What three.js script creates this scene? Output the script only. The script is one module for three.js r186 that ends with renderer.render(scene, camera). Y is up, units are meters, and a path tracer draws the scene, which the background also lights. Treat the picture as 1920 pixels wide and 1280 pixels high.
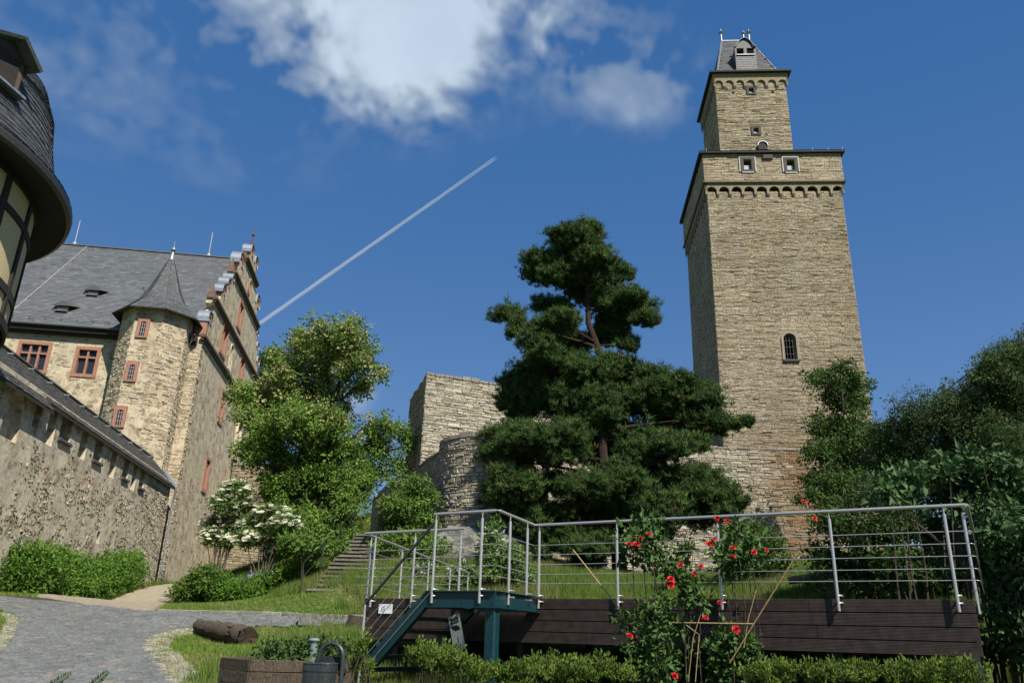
import * as THREE from 'three';
import { mergeGeometries } from 'three/addons/utils/BufferGeometryUtils.js';
import { createNoise2D, createNoise3D } from 'simplex-noise';

// ---------- camera, sky, sun, exposure ----------
const R = Math.PI / 180;
const scene = new THREE.Scene();
const camera = new THREE.PerspectiveCamera(46.22, 1.5, 0.1, 4000);
camera.rotation.order = 'YXZ';
camera.position.set(0, 1.6, 0);
camera.rotation.set(20.4 * R, 0, 1.7 * R);
const renderer = new THREE.WebGLRenderer();
renderer.toneMapping = THREE.LinearToneMapping;
renderer.toneMappingExposure = 1.62;
renderer.shadowMap.enabled = true;
const sunDir = new THREE.Vector3(0.375, 0.727, 0.575).normalize();
const sun = new THREE.DirectionalLight(new THREE.Color().setRGB(1, 0.93, 0.82), 4.6);
sun.position.copy(sunDir).multiplyScalar(150).add(new THREE.Vector3(0, 5, -30));
sun.target.position.set(0, 5, -30);
sun.castShadow = true;
Object.assign(sun.shadow.camera, { left: -60, right: 60, top: 60, bottom: -60, near: 1, far: 400 });
sun.shadow.mapSize.set(2048, 2048);
scene.add(sun, sun.target);

function rng(seed) { let s = seed >>> 0; return () => { s = (s + 0x6d2b79f5) | 0; let t = Math.imul(s ^ (s >>> 15), 1 | s); t = (t + Math.imul(t ^ (t >>> 7), 61 | t)) ^ t; return ((t ^ (t >>> 14)) >>> 0) / 4294967296; }; }
const n2 = createNoise2D(rng(11)), n3 = createNoise3D(rng(12));
const fbm2 = (x, y, o = 4) => { let s = 0, a = 0.5, f = 1; for (let i = 0; i < o; i++) { s += a * n2(x * f + i * 17.3, y * f - i * 9.1); a *= 0.5; f *= 2.03; } return s; };
const fbm3 = (x, y, z, o = 4) => { let s = 0, a = 0.5, f = 1; for (let i = 0; i < o; i++) { s += a * n3(x * f + i * 17.3, y * f - i * 9.1, z * f); a *= 0.5; f *= 2.03; } return s; };
const clamp = (x, a = 0, b = 1) => Math.min(b, Math.max(a, x));
const sstep = (a, b, x) => { const t = clamp((x - a) / (b - a)); return t * t * (3 - 2 * t); };
const lerp = (a, b, t) => a + (b - a) * t;

// deep blue summer sky with broken fair-weather cloud; air and clouds only
{
  const W = 2048, H = 1024, data = new Float32Array(W * H * 4);
  // cloud banks: azimuth (0 = forward, right positive), elevation, radii in degrees, strength
  const cores = [[-11.5, 44.5, 10, 6, 1.35], [-8.2, 40, 5.5, 4, 0.75], [-12.5, 38.2, 5, 3, 0.42], [-11.5, 15.6, 2.4, 1.5, 1.0], [-95, 38, 16, 7, 1.1], [-150, 30, 20, 6, 1.1], [75, 34, 18, 6, 1.1], [140, 42, 20, 8, 1.1], [-60, 22, 10, 3, 1], [110, 20, 18, 4, 1], [-170, 58, 24, 7, 1]];
  const wisps = [[-22, 39.5, 6, 3.5, 0.75], [-18.5, 36.2, 4.5, 2.4, 0.7], [-20, 42.5, 7, 3, 0.6], [-9, 36.5, 5, 2, 0.55], [6.2, 42.5, 5, 3.8, 0.7], [11.4, 37.7, 4, 1.9, 0.6], [7.5, 38.6, 5, 2, 0.5], [-31, 36.8, 8, 2.6, 0.16], [-36, 32.3, 8, 2.8, 0.2], [-24, 31, 9, 2, 0.12], [-120, 45, 20, 6, 0.6], [100, 45, 20, 6, 0.6], [170, 35, 20, 6, 0.6], [60, 62, 26, 8, 0.5]];
  const sum = (list, azd, eld, c) => { let d = 0; for (const [ba, be, ra, re, s] of list) { let da = azd - ba; if (da > 180) da -= 360; if (da < -180) da += 360; const q = (da * c / (ra * 0.77)) ** 2 + ((eld - be) / re) ** 2; if (q < 7) d += s * Math.exp(-q); } return d; };
  for (let j = 0; j < H; j++) {
    const el = ((j + 0.5) / H - 0.5) * Math.PI, y = Math.sin(el), c = Math.cos(el), eld = el / R;
    for (let i = 0; i < W; i++) {
      const a = ((i + 0.5) / W - 0.5) * 2 * Math.PI, x = Math.cos(a) * c, z = Math.sin(a) * c, azd = Math.atan2(x, -z) / R;
      const t = Math.pow(clamp(1 - Math.max(0, y)), 2.6);
      let r = lerp(0.020, 0.115, t), g = lerp(0.078, 0.225, t), b = lerp(0.215, 0.42, t);
      const hz = Math.pow(clamp(1 - Math.max(0, y)), 9); r = lerp(r, 0.27, hz * 0.7); g = lerp(g, 0.36, hz * 0.7); b = lerp(b, 0.47, hz * 0.7);
      if (y < 0) { const d = clamp(-y * 6); r = lerp(r, 0.07, d); g = lerp(g, 0.075, d); b = lerp(b, 0.06, d); }
      else if (eld > 4) {
        const dc = sum(cores, azd, eld, c), dw = sum(wisps, azd, eld, c);
        if (dc > 0.02 || dw > 0.02) {
          const wx = fbm3(x * 5, y * 5, z * 5, 3) * 0.25, f = fbm3(x * 6 + wx, y * 8, z * 6 - wx, 6), f2 = fbm3(x * 24 + wx * 3, y * 30, z * 24, 4);
          const thick = dc + 0.62 * f + 0.26 * f2, ac = 0.8 * sstep(0.12, 1.05, thick * clamp(dc * 6)), aw = 0.5 * (1 - Math.exp(-1.6 * Math.max(0, dw * (0.6 + 2.5 * f + 1.5 * f2))));
          const al = 1 - (1 - ac) * (1 - aw), lit = 0.62 + 0.36 * sstep(0.25, 1.3, thick + 0.35 * f2) + 0.1 * f;
          r = lerp(r, 0.40 * lit, al); g = lerp(g, 0.475 * lit, al); b = lerp(b, 0.55 * lit, al);
        }
      }
      const o = (j * W + i) * 4; data[o] = r; data[o + 1] = g; data[o + 2] = b; data[o + 3] = 1;
    }
  }
  const sky = new THREE.DataTexture(data, W, H, THREE.RGBAFormat, THREE.FloatType);
  sky.mapping = THREE.EquirectangularReflectionMapping; sky.magFilter = THREE.LinearFilter; sky.wrapS = THREE.RepeatWrapping; sky.needsUpdate = true;
  scene.background = sky; scene.environment = sky;
}

// ---------- helpers ----------
const V = (x, y, z) => new THREE.Vector3(x, y, z);
const taken = new Map();
function numbered(n) { const k = taken.get(n) ?? 0; taken.set(n, k + 1); return k ? n + '_' + String(k).padStart(3, '0') : n; }
function thing(name, label, category, pos = [0, 0, 0], ry = 0, group) {
  const o = new THREE.Group(); o.name = numbered(name); o.position.set(...pos); o.rotation.y = ry;
  o.userData = { label, category, kind: 'thing' }; if (group) o.userData.group = group; scene.add(o); return o;
}
const tmpA = V(), tmpB = V(), tmpN = V();
// collects faces with flat or given normals, box-projected uv in metres, one colour per face
class MB {
  constructor() { this.p = []; this.n = []; this.u = []; this.c = []; }
  vert(p, n, col, uv) {
    this.p.push(p.x, p.y, p.z); this.n.push(n.x, n.y, n.z); this.c.push(col[0], col[1], col[2]);
    if (uv) this.u.push(uv[0], uv[1]);
    else if (Math.abs(n.y) > 0.8) this.u.push(p.x, p.z);
    else { const l = Math.hypot(n.x, n.z) || 1; this.u.push((p.x * n.z - p.z * n.x) / l, p.y + (p.x * n.x + p.z * n.z) / l * (n.y > 0 ? -n.y : 0)); }
  }
  tri(a, b, c, col = [1, 1, 1], nn, uvs) {
    let n0, n1, n2_;
    if (nn) [n0, n1, n2_] = nn; else { tmpA.subVectors(b, a); tmpB.subVectors(c, a); tmpN.crossVectors(tmpA, tmpB).normalize(); n0 = n1 = n2_ = tmpN; }
    this.vert(a, n0, col, uvs?.[0]); this.vert(b, n1, col, uvs?.[1]); this.vert(c, n2_, col, uvs?.[2]);
    return this;
  }
  quad(a, b, c, d, col) { this.tri(a, b, c, col); return this.tri(a, c, d, col); }
  // hexahedron from a bottom loop and a top loop of 4 points (counter-clockwise seen from the top)
  hexa(b, t, col) {
    this.quad(t[0], t[1], t[2], t[3], col); this.quad(b[3], b[2], b[1], b[0], col);
    for (let i = 0; i < 4; i++) { const j = (i + 1) % 4; this.quad(b[i], b[j], t[j], t[i], col); }
    return this;
  }
  box(cx, cy, cz, w, h, d, col, ry = 0) {
    const cs = Math.cos(ry), sn = Math.sin(ry), q = (x, y, z) => V(cx + x * cs + z * sn, cy + y, cz - x * sn + z * cs), a = w / 2, e = d / 2, g = h / 2;
    return this.hexa([q(-a, -g, e), q(a, -g, e), q(a, -g, -e), q(-a, -g, -e)], [q(-a, g, e), q(a, g, e), q(a, g, -e), q(-a, g, -e)], col);
  }
  // box with chamfered long edges between two points, w across, h along "up"
  bar(p0, p1, w, h, col, up = V(0, 1, 0)) {
    const d = p1.clone().sub(p0).normalize(); let s = d.clone().cross(up); if (s.lengthSq() < 1e-6) s = V(1, 0, 0); s.normalize(); const t = s.clone().cross(d).normalize();
    const k = Math.min(w, h) * 0.12, pts = [[-w / 2 + k, -h / 2], [w / 2 - k, -h / 2], [w / 2, -h / 2 + k], [w / 2, h / 2 - k], [w / 2 - k, h / 2], [-w / 2 + k, h / 2], [-w / 2, h / 2 - k], [-w / 2, -h / 2 + k]];
    const at = (p, [x, y]) => p.clone().addScaledVector(s, x).addScaledVector(t, y);
    for (let i = 0; i < 8; i++) { const j = (i + 1) % 8; this.quad(at(p0, pts[j]), at(p0, pts[i]), at(p1, pts[i]), at(p1, pts[j]), col); }
    for (let i = 1; i < 7; i++) { this.tri(at(p0, pts[0]), at(p0, pts[i]), at(p0, pts[i + 1]), col); this.tri(at(p1, pts[0]), at(p1, pts[i + 1]), at(p1, pts[i]), col); }
    return this;
  }
  // smooth tube through points with radii
  tube(pts, rad, seg = 8, col = [1, 1, 1], caps = true, wob = 0) {
    const n = pts.length, rings = []; let s = null, acc = 0; const r0 = Array.isArray(rad) ? rad : pts.map(() => rad);
    for (let i = 0; i < n; i++) {
      const d = pts[Math.min(i + 1, n - 1)].clone().sub(pts[Math.max(i - 1, 0)]).normalize();
      if (!s) { s = Math.abs(d.y) < 0.9 ? V(0, 1, 0).cross(d) : V(1, 0, 0).cross(d); } s.addScaledVector(d, -s.dot(d)).normalize();
      const t = d.clone().cross(s); if (i) acc += pts[i].distanceTo(pts[i - 1]);
      const ring = [];
      for (let k = 0; k <= seg; k++) { const a = (k / seg) * Math.PI * 2, nn = s.clone().multiplyScalar(Math.cos(a)).addScaledVector(t, Math.sin(a)); const rr = r0[i] * (1 + (wob && k % seg !== 0 ? wob * n3(nn.x * 2, acc * 1.3, nn.z * 2) : wob * n3(2 * s.x, acc * 1.3, 2 * s.z) * (wob ? 1 : 0))); ring.push([pts[i].clone().addScaledVector(nn, rr), nn, [k / seg * r0[i] * 6.28, acc]]); }
      rings.push(ring);
    }
    for (let i = 0; i < n - 1; i++) for (let k = 0; k < seg; k++) { const a = rings[i][k], b = rings[i][k + 1], c = rings[i + 1][k + 1], d = rings[i + 1][k]; this.tri(a[0], b[0], c[0], col, [a[1], b[1], c[1]], [a[2], b[2], c[2]]); this.tri(a[0], c[0], d[0], col, [a[1], c[1], d[1]], [a[2], c[2], d[2]]); }
    if (caps) { for (const [ring, p, f] of [[rings[0], pts[0], 1], [rings[n - 1], pts[n - 1], 0]]) for (let k = 0; k < seg; k++) f ? this.tri(p, ring[k + 1][0], ring[k][0], col) : this.tri(p, ring[k][0], ring[k + 1][0], col); }
    return this;
  }
  // surface of revolution about a vertical axis at (cx, cz)
  lathe(cx, cz, prof, seg, col, a0 = 0, a1 = Math.PI * 2) {
    for (let i = 0; i < prof.length - 1; i++) {
      const [r0, y0] = prof[i], [r1, y1] = prof[i + 1], dl = Math.hypot(r1 - r0, y1 - y0) || 1, nr = (y1 - y0) / dl, ny = -(r1 - r0) / dl;
      for (let k = 0; k < seg; k++) {
        const A = a0 + (a1 - a0) * k / seg, B = a0 + (a1 - a0) * (k + 1) / seg, q = (r, y, t) => V(cx + r * Math.cos(t), y, cz - r * Math.sin(t)), nn = (t) => V(nr * Math.cos(t), ny, -nr * Math.sin(t));
        const a = q(r0, y0, A), b = q(r0, y0, B), c = q(r1, y1, B), d = q(r1, y1, A), rm = (r0 + r1) / 2, uv = (t, y) => [t * Math.max(rm, 0.3), y * 1];
        this.tri(a, b, c, col, [nn(A), nn(B), nn(B)], [uv(A, y0), uv(B, y0), uv(B, y1)]); this.tri(a, c, d, col, [nn(A), nn(B), nn(A)], [uv(A, y0), uv(B, y1), uv(A, y1)]);
      }
    }
    return this;
  }
  get count() { return this.p.length / 9; }
  geo() {
    const g = new THREE.BufferGeometry();
    g.setAttribute('position', new THREE.Float32BufferAttribute(this.p, 3)); g.setAttribute('normal', new THREE.Float32BufferAttribute(this.n, 3));
    g.setAttribute('uv', new THREE.Float32BufferAttribute(this.u, 2)); g.setAttribute('color', new THREE.Float32BufferAttribute(this.c, 3)); return g;
  }
  build(name, mat, parent, kind) { const m = new THREE.Mesh(this.geo(), mat); if (parent) { m.name = name; parent.add(m); } else { m.name = numbered(name); scene.add(m); } m.castShadow = m.receiveShadow = true; if (kind) m.userData.kind = kind; return m; }
}
function tag(o, label, category, group) { o.userData.label = label; o.userData.category = category; if (group) o.userData.group = group; return o; }
function structure(o) { o.userData.kind = 'structure'; return o; }
function shapeGeo(shape, depth, bevel = 0) {
  const g = new THREE.ExtrudeGeometry(shape, { depth, bevelEnabled: bevel > 0, bevelSize: bevel, bevelThickness: bevel, bevelSegments: 1, curveSegments: 10 });
  const n = g.attributes.position.count, c = new Float32Array(n * 3).fill(1); g.setAttribute('color', new THREE.BufferAttribute(c, 3)); return g;
}
function meshOf(name, g, mat, parent) { if (!g.attributes.color) g.setAttribute('color', new THREE.BufferAttribute(new Float32Array(g.attributes.position.count * 3).fill(1), 3)); const m = new THREE.Mesh(g, mat); m.name = parent ? name : numbered(name); m.castShadow = m.receiveShadow = true; (parent ?? scene).add(m); return m; }

// ---------- textures and materials ----------
function tex(size, fn, srgb = true) {   // fn(u, v) on a torus-free unit square -> grey or [r,g,b] 0..1
  const d = new Uint8Array(size * size * 4);
  for (let j = 0; j < size; j++) for (let i = 0; i < size; i++) { const v = fn(i / size, j / size), o = (j * size + i) * 4; const q = Array.isArray(v) ? v : [v, v, v]; for (let k = 0; k < 3; k++) d[o + k] = clamp(q[k]) * 255; d[o + 3] = 255; }
  const t = new THREE.DataTexture(d, size, size); t.wrapS = t.wrapT = THREE.RepeatWrapping; t.magFilter = THREE.LinearFilter; t.minFilter = THREE.LinearMipmapLinearFilter; t.generateMipmaps = true; if (srgb) t.colorSpace = THREE.SRGBColorSpace; t.needsUpdate = true; return t;
}
// tileable noise: blend of shifted copies
const tileN = (u, v, f, o, s = 0) => { const a = fbm2(u * f + s, v * f + s, o), b = fbm2((u - 1) * f + s, v * f + s, o), c = fbm2(u * f + s, (v - 1) * f + s, o), d = fbm2((u - 1) * f + s, (v - 1) * f + s, o); const x = sstep(0.6, 1, u), y = sstep(0.6, 1, v); return lerp(lerp(a, b, x), lerp(c, d, x), y); };
const rep = (t, k) => { const c = t.clone(); c.repeat.set(k, k); c.needsUpdate = true; return c; };
const grainTex = tex(512, (u, v) => 0.86 + 0.22 * tileN(u, v, 6, 5) + 0.2 * tileN(u, v, 40, 3, 5));
const grainBump = tex(512, (u, v) => 0.5 + 0.5 * tileN(u, v, 10, 5, 9) + 0.35 * tileN(u, v, 60, 2, 3), false);
const streakTex = tex(512, (u, v) => 0.85 + 0.2 * tileN(u, v * 0.2, 60, 3) + 0.16 * tileN(u, v, 6, 3, 4));
const plasterTex = tex(1024, (u, v) => { const a = tileN(u, v, 5, 6), b = tileN(u, v, 30, 4, 7), s = tileN(u, v, 9, 4, 13); const k = 0.88 + 0.2 * a + 0.16 * b; const st = sstep(0.08, 0.42, s) * 0.2; return [k - st * 0.9, k - st, k * 0.985 - st * 1.15]; });
const plasterBump = tex(1024, (u, v) => 0.5 + 0.4 * tileN(u, v, 8, 5, 2) + 0.4 * tileN(u, v, 50, 3, 8), false);
const grassTex = tex(1024, (u, v) => { const a = tileN(u, v, 6, 5), b = tileN(u, v, 60, 3, 3), dry = sstep(0.08, 0.45, tileN(u, v, 10, 4, 21)); const g = 0.36 + 0.1 * a + 0.16 * b; return [lerp(g * 0.78, g * 1.25, dry), lerp(g * 1.05, g * 1.12, dry), lerp(g * 0.32, g * 0.62, dry)]; });
const gravelTex = tex(1024, (u, v) => { const a = tileN(u, v, 5, 4), b = tileN(u, v, 90, 2, 3), c = tileN(u, v, 160, 2, 6); const k = 0.60 + 0.1 * a + 0.15 * b + 0.14 * c; return [k * 1.03, k * 0.96, k * 0.83]; });
const barkTex = tex(512, (u, v) => 0.72 + 0.3 * tileN(u, v * 0.25, 22, 4) + 0.2 * tileN(u, v, 50, 2, 4));
const barkBump = tex(512, (u, v) => 0.5 + 0.7 * tileN(u, v * 0.25, 22, 4), false);
const std = (o) => new THREE.MeshStandardMaterial({ roughness: 0.92, vertexColors: true, ...o });
const lin = (r, g, b) => new THREE.Color().setRGB(r, g, b);
const M = {
  stone: std({ map: rep(grainTex, 0.9), bumpMap: rep(grainBump, 0.9), bumpScale: 0.012 }),
  mortar: std({ color: lin(0.36, 0.31, 0.22), map: rep(grainTex, 0.5), bumpMap: rep(grainBump, 0.7), bumpScale: 0.02 }),
  plaster: std({ color: lin(0.56, 0.48, 0.35), map: rep(plasterTex, 0.16), bumpMap: rep(plasterBump, 0.33), bumpScale: 0.014 }),
  plasterGrey: std({ color: lin(0.58, 0.52, 0.405), map: rep(plasterTex, 0.13), bumpMap: rep(plasterBump, 0.3), bumpScale: 0.02 }),
  slate: std({ roughness: 0.55, map: rep(grainTex, 1.3), bumpMap: rep(grainBump, 1.5), bumpScale: 0.004 }),
  underlay: std({ color: lin(0.02, 0.02, 0.022) }),
  zinc: std({ color: lin(0.42, 0.47, 0.52), roughness: 0.42, metalness: 0.55, map: rep(grainTex, 1) }),
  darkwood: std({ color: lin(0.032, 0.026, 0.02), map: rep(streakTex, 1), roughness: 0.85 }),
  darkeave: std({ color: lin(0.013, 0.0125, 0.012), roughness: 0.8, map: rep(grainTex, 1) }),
  redstone: std({ color: lin(0.42, 0.215, 0.15), map: rep(grainTex, 1.2), bumpMap: rep(grainBump, 1.2), bumpScale: 0.01 }),
  brownstone: std({ color: lin(0.13, 0.085, 0.06), map: rep(grainTex, 1.2), bumpMap: rep(grainBump, 1.2), bumpScale: 0.01 }),
  frameStone: std({ color: lin(0.10, 0.088, 0.085), map: rep(grainTex, 1.5) }),
  white: std({ color: lin(0.62, 0.6, 0.55), map: rep(grainTex, 2) }),
  glass: std({ color: lin(0.03, 0.035, 0.045), roughness: 0.08, metalness: 0, vertexColors: false }),
  skyReflectGlass: std({ color: lin(0.42, 0.47, 0.5), roughness: 0.12, vertexColors: false }),  // pale tone is the reflected sky, put into the pane colour
  dark: std({ color: lin(0.012, 0.011, 0.01), roughness: 1 }),
  iron: std({ color: lin(0.05, 0.05, 0.052), roughness: 0.5, metalness: 0.6 }),
  steel: std({ color: lin(0.60, 0.585, 0.56), roughness: 0.34, metalness: 0.72 }),
  teal: std({ color: lin(0.006, 0.046, 0.058), roughness: 0.42, map: rep(grainTex, 2) }),
  deck: std({ color: lin(0.066, 0.045, 0.039), roughness: 0.62, map: rep(grainTex, 0.7) }),
  timber: std({ color: lin(0.03, 0.024, 0.018), roughness: 0.85, map: rep(streakTex, 1.5) }),
  cream: std({ color: lin(0.76, 0.62, 0.33), map: rep(grainTex, 3) }),
  ground: std({ map: rep(grassTex, 0.22), bumpMap: rep(grainBump, 0.8), bumpScale: 0.05, roughness: 1 }),
  gravel: std({ map: rep(gravelTex, 0.5), bumpMap: rep(grainBump, 3), bumpScale: 0.02, roughness: 1 }),
  joint: std({ color: lin(0.10, 0.105, 0.09), map: rep(gravelTex, 1), roughness: 1 }),
  bark: std({ color: lin(0.11, 0.085, 0.062), map: rep(barkTex, 1.2), bumpMap: rep(barkBump, 1.2), bumpScale: 0.03, roughness: 1 }),
  pineBark: std({ color: lin(0.085, 0.048, 0.032), map: rep(barkTex, 1.2), bumpMap: rep(barkBump, 1.2), bumpScale: 0.04, roughness: 1 }),
  oldwood: std({ color: lin(0.105, 0.082, 0.06), map: rep(streakTex, 1.2), bumpMap: rep(barkBump, 1.5), bumpScale: 0.02, roughness: 1 }),
  cane: std({ color: lin(0.42, 0.31, 0.15), roughness: 0.6, map: rep(grainTex, 3) }),
  plastic: std({ color: lin(0.045, 0.055, 0.062), roughness: 0.38, map: rep(grainTex, 3) }),
};
const leafMat = (t = 0.35, rough = 0.75) => new THREE.MeshPhysicalMaterial({ color: 0xffffff, roughness: rough, transmission: t, thickness: 0, side: THREE.DoubleSide, vertexColors: true, specularIntensity: 0.35 });
const LEAF = leafMat(0.32, 0.85), GLOSSY = leafMat(0.25, 0.6), NEEDLE = leafMat(0.12, 0.9), PETAL = leafMat(0.3, 0.9);

// ---------- masonry, slates ----------
// stones over a patch described by P(u, v, d): u along, v up, d outwards. Largest stones become parts, the rest one part.
function masonry(parent, o) {
  const rnd = rng(o.seed), list = [];
  let v = 0, row = 0;
  while (v < o.H - 0.02) {
    const big = rnd() < (o.bigRows ?? 0) ? 1.8 : 1, ch = Math.min(lerp(o.ch[0], o.ch[1], rnd()) * big, o.H - v);
    let u = -rnd() * o.sl[0] * 0.8;
    while (u < o.W) {
      const sl = lerp(o.sl[0], o.sl[1], rnd() ** 1.6) * (big > 1 ? 1.1 : 1), u0 = Math.max(0, u), u1 = Math.min(o.W, u + sl);
      if (u1 - u0 > 0.05) {
        const jj = o.jit ?? 0.018, g = o.gap ?? 0.012, w = (x, y) => (o.wave ?? 0.03) * n2(x * 0.8 + o.seed, y * 3.1);
        const vs = rnd() < 0.18 ? 0.5 : 1; // sometimes two thin stones on top of one another
        for (let k = 0; k < (vs < 1 ? 2 : 1); k++) {
          const a = v + ch * k * vs, b = a + ch * vs;
          if (!o.keep || o.keep(u0, u1, a, b)) {
            const e0 = u0 === 0 ? 0 : g * rnd(), e1 = u1 === o.W ? 0 : g * rnd();
            const q = [[u0 + e0, a + g * rnd()], [u1 - e1, a + g * rnd()], [u1 - e1 - jj * rnd(), b - g * rnd()], [u0 + e0 + jj * rnd(), b - g * rnd()]].map(([x, y]) => [x, y + w(x, y)]);
            const d = o.relief[0] + (o.relief[1] - o.relief[0]) * rnd(), col = o.color(u0 + sl / 2, a, rnd);
            list.push({ q, d, tilt: (rnd() - 0.5) * (o.tilt ?? 0.02), col, area: (u1 - u0) * (b - a) });
          }
        }
      }
      u += sl;
    }
    v += ch; row++;
  }
  const emit = (mb, s) => {
    const ins = Math.min(0.013, Math.abs(s.d) * 0.5 + 0.003), [a, b, c, d] = s.q, back = -0.02;
    const B = s.q.map(([x, y]) => o.P(x, y, back));
    const F = [[a[0] + ins, a[1] + ins * 0.7, s.d - s.tilt], [b[0] - ins, b[1] + ins * 0.7, s.d - s.tilt * 0.5], [c[0] - ins, c[1] - ins * 0.7, s.d + s.tilt], [d[0] + ins, d[1] - ins * 0.7, s.d + s.tilt * 0.5]].map((x) => o.P(...x));
    mb.quad(F[0], F[1], F[2], F[3], s.col);
    for (let i = 0; i < 4; i++) { const j = (i + 1) % 4; mb.quad(B[i], B[j], F[j], F[i], s.col); }
  };
  const N = o.single ?? 0;
  if (N) list.sort((x, y) => y.area - x.area);
  const rest = new MB();
  list.forEach((s, i) => { if (i < N) { const mb = new MB(); emit(mb, s); mb.build('stone', o.mat ?? M.stone, parent); } else emit(rest, s); });
  if (rest.count) rest.build(o.name ?? 'stonework', o.mat ?? M.stone, parent, 'stuff');
  return list.length;
}
// slates over P(u, v) with outward normal Nn(u, v): rows go up v
function slates(parent, o) {
  const rnd = rng(o.seed), rows = Math.ceil(o.H / o.h), list = [];
  for (let r = 0; r < rows; r++) {
    const v0 = r * o.h, v1 = Math.min(o.H, v0 + o.h * 1.28); let u = (r % 2 ? -o.w / 2 : 0) - rnd() * o.w * 0.3;
    while (u < o.W) {
      const w = o.w * (0.8 + 0.4 * rnd()), a = Math.max(0, u), b = Math.min(o.W, u + w); u += w;
      if (b - a < 0.03 || (o.keep && !o.keep(a, b, v0, v1))) continue;
      const t = 0.85 + 0.35 * rnd() + (rnd() < 0.05 ? 0.35 : 0), c = o.color ? o.color(a, v0, rnd) : [0.088 * t, 0.098 * t, 0.108 * t];
      list.push([a + (o.gapu ?? 0.004), b - (o.gapu ?? 0.004), v0 + (rnd() - 0.5) * 0.02, v1, 0.012 + rnd() * 0.012, c]);
    }
  }
  const emit = (mb, [a, b, v0, v1, d, c]) => {
    const q = (u, v, k) => o.P(u, v).addScaledVector(o.N(u, v), k), A = q(a, v0, d + 0.008), Bq = q(b, v0, d + 0.008), C = q(b, v1, 0.002), D = q(a, v1, 0.002), A0 = q(a, v0, -0.004), B0 = q(b, v0, -0.004);
    mb.quad(A, Bq, C, D, c); mb.quad(A0, B0, Bq, A, c); mb.tri(A0, A, D, c); mb.tri(Bq, B0, C, c);
  };
  const rest = new MB(), N = o.single ?? 0;
  const order = N && o.pick ? list.slice().sort((x, y) => o.pick(x) - o.pick(y)) : list;
  order.forEach((s, i) => { if (i < N) { const mb = new MB(); emit(mb, s); mb.build('slate', o.mat ?? M.slate, parent); } else emit(rest, s); });
  if (rest.count) rest.build(o.name ?? 'slate_courses', o.mat ?? M.slate, parent, 'stuff');
}
// hollow square storey: front wall with real openings, the other walls solid; closed inside
function hollowCore(parent, name, W, D, y0, y1, holes, mat) {
  const sh = new THREE.Shape([[-W / 2, y0], [W / 2, y0], [W / 2, y1], [-W / 2, y1]].map((q) => new THREE.Vector2(...q))); for (const h of holes) sh.holes.push(h);
  const g = shapeGeo(sh, 0.6); g.translate(0, 0, D / 2 - 0.6); meshOf(name, g, mat, parent);
  const mb = new MB(), h = y1 - y0, ym = (y0 + y1) / 2; mb.box(0, ym, -D / 2 + 0.3, W, h, 0.6); for (const s of [-1, 1]) mb.box(s * (W / 2 - 0.3), ym, 0, 0.6, h, D - 1.202); mb.box(0, y0 + 0.1, 0, W - 1.202, 0.2, D - 1.202); mb.box(0, y1 - 0.1, 0, W - 1.202, 0.2, D - 1.202); mb.build('inner_wall', mat, parent);
}
const rectPath = (x, y, w, h) => new THREE.Path([[x - w / 2, y - h / 2], [x - w / 2, y + h / 2], [x + w / 2, y + h / 2], [x + w / 2, y - h / 2]].map((q) => new THREE.Vector2(...q)));
const mixc = (a, b, t) => [lerp(a[0], b[0], t), lerp(a[1], b[1], t), lerp(a[2], b[2], t)];
const mul = (a, k) => [a[0] * k, a[1] * k, a[2] * k];

// ---------- terrain ----------
const CP = [[0.0,6.0,0.0], [-12.0,6.0,0.0], [12.0,6.0,0.0], [0.0,0.0,0.0], [-4.0,-2.0,0.0], [5.0,-2.0,0.0], [-10.0,-2.0,0.1], [12.0,-3.0,0.1], [-2.2,-10.5,0.45], [-5.5,-14.0,0.79], [-9.9,-17.0,1.06], [-13.0,-22.0,1.85], [-11.0,-9.0,0.5], [-16.0,-29.0,2.6], [-17.5,-38.0,3.1], [-15.0,-34.0,2.44], [-19.0,-46.0,3.7], [-18.5,-50.0,3.75], [-13.2,-34.0,2.68], [-7.9,-20.0,1.35], [-6.4,-20.5,1.25], [-5.2,-24.0,1.92], [-10.0,-33.0,2.85], [-10.2,-35.0,3.1], [-12.0,-40.0,3.9], [-15.0,-42.0,4.0], [-7.6,-30.0,3.0], [-5.1,-27.0,3.2], [-4.6,-30.0,4.4], [-4.3,-34.0,6.0], [-7.5,-35.0,4.0], [-9.0,-40.0,5.2], [-8.0,-42.0,7.0], [-3.3,-18.0,1.45], [-2.3,-13.7,0.8], [-1.2,-29.0,3.55], [-0.7,-31.0,4.6], [2.6,-27.0,3.3], [3.8,-27.0,3.0], [8.7,-25.0,3.5], [1.5,-24.5,2.0], [7.0,-21.0,2.0], [3.0,-36.0,4.2], [8.0,-36.0,4.2], [12.0,-43.5,4.7], [4.0,-43.5,4.9], [-1.0,-46.0,6.5], [16.2,-38.0,5.6], [24.0,-40.0,6.0], [20.0,-55.0,8.0], [0.0,-60.0,8.0], [-20.0,-70.0,7.0], [0.4,-13.0,0.75], [5.0,-9.0,0.35], [8.0,-12.0,0.7], [12.0,-17.0,2.3], [20.0,-20.0,3.0], [14.0,-28.0,4.0], [2.0,-8.5,0.3], [-40.0,-30.0,3.0], [-40.0,-60.0,5.0], [40.0,-40.0,5.0]];
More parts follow.
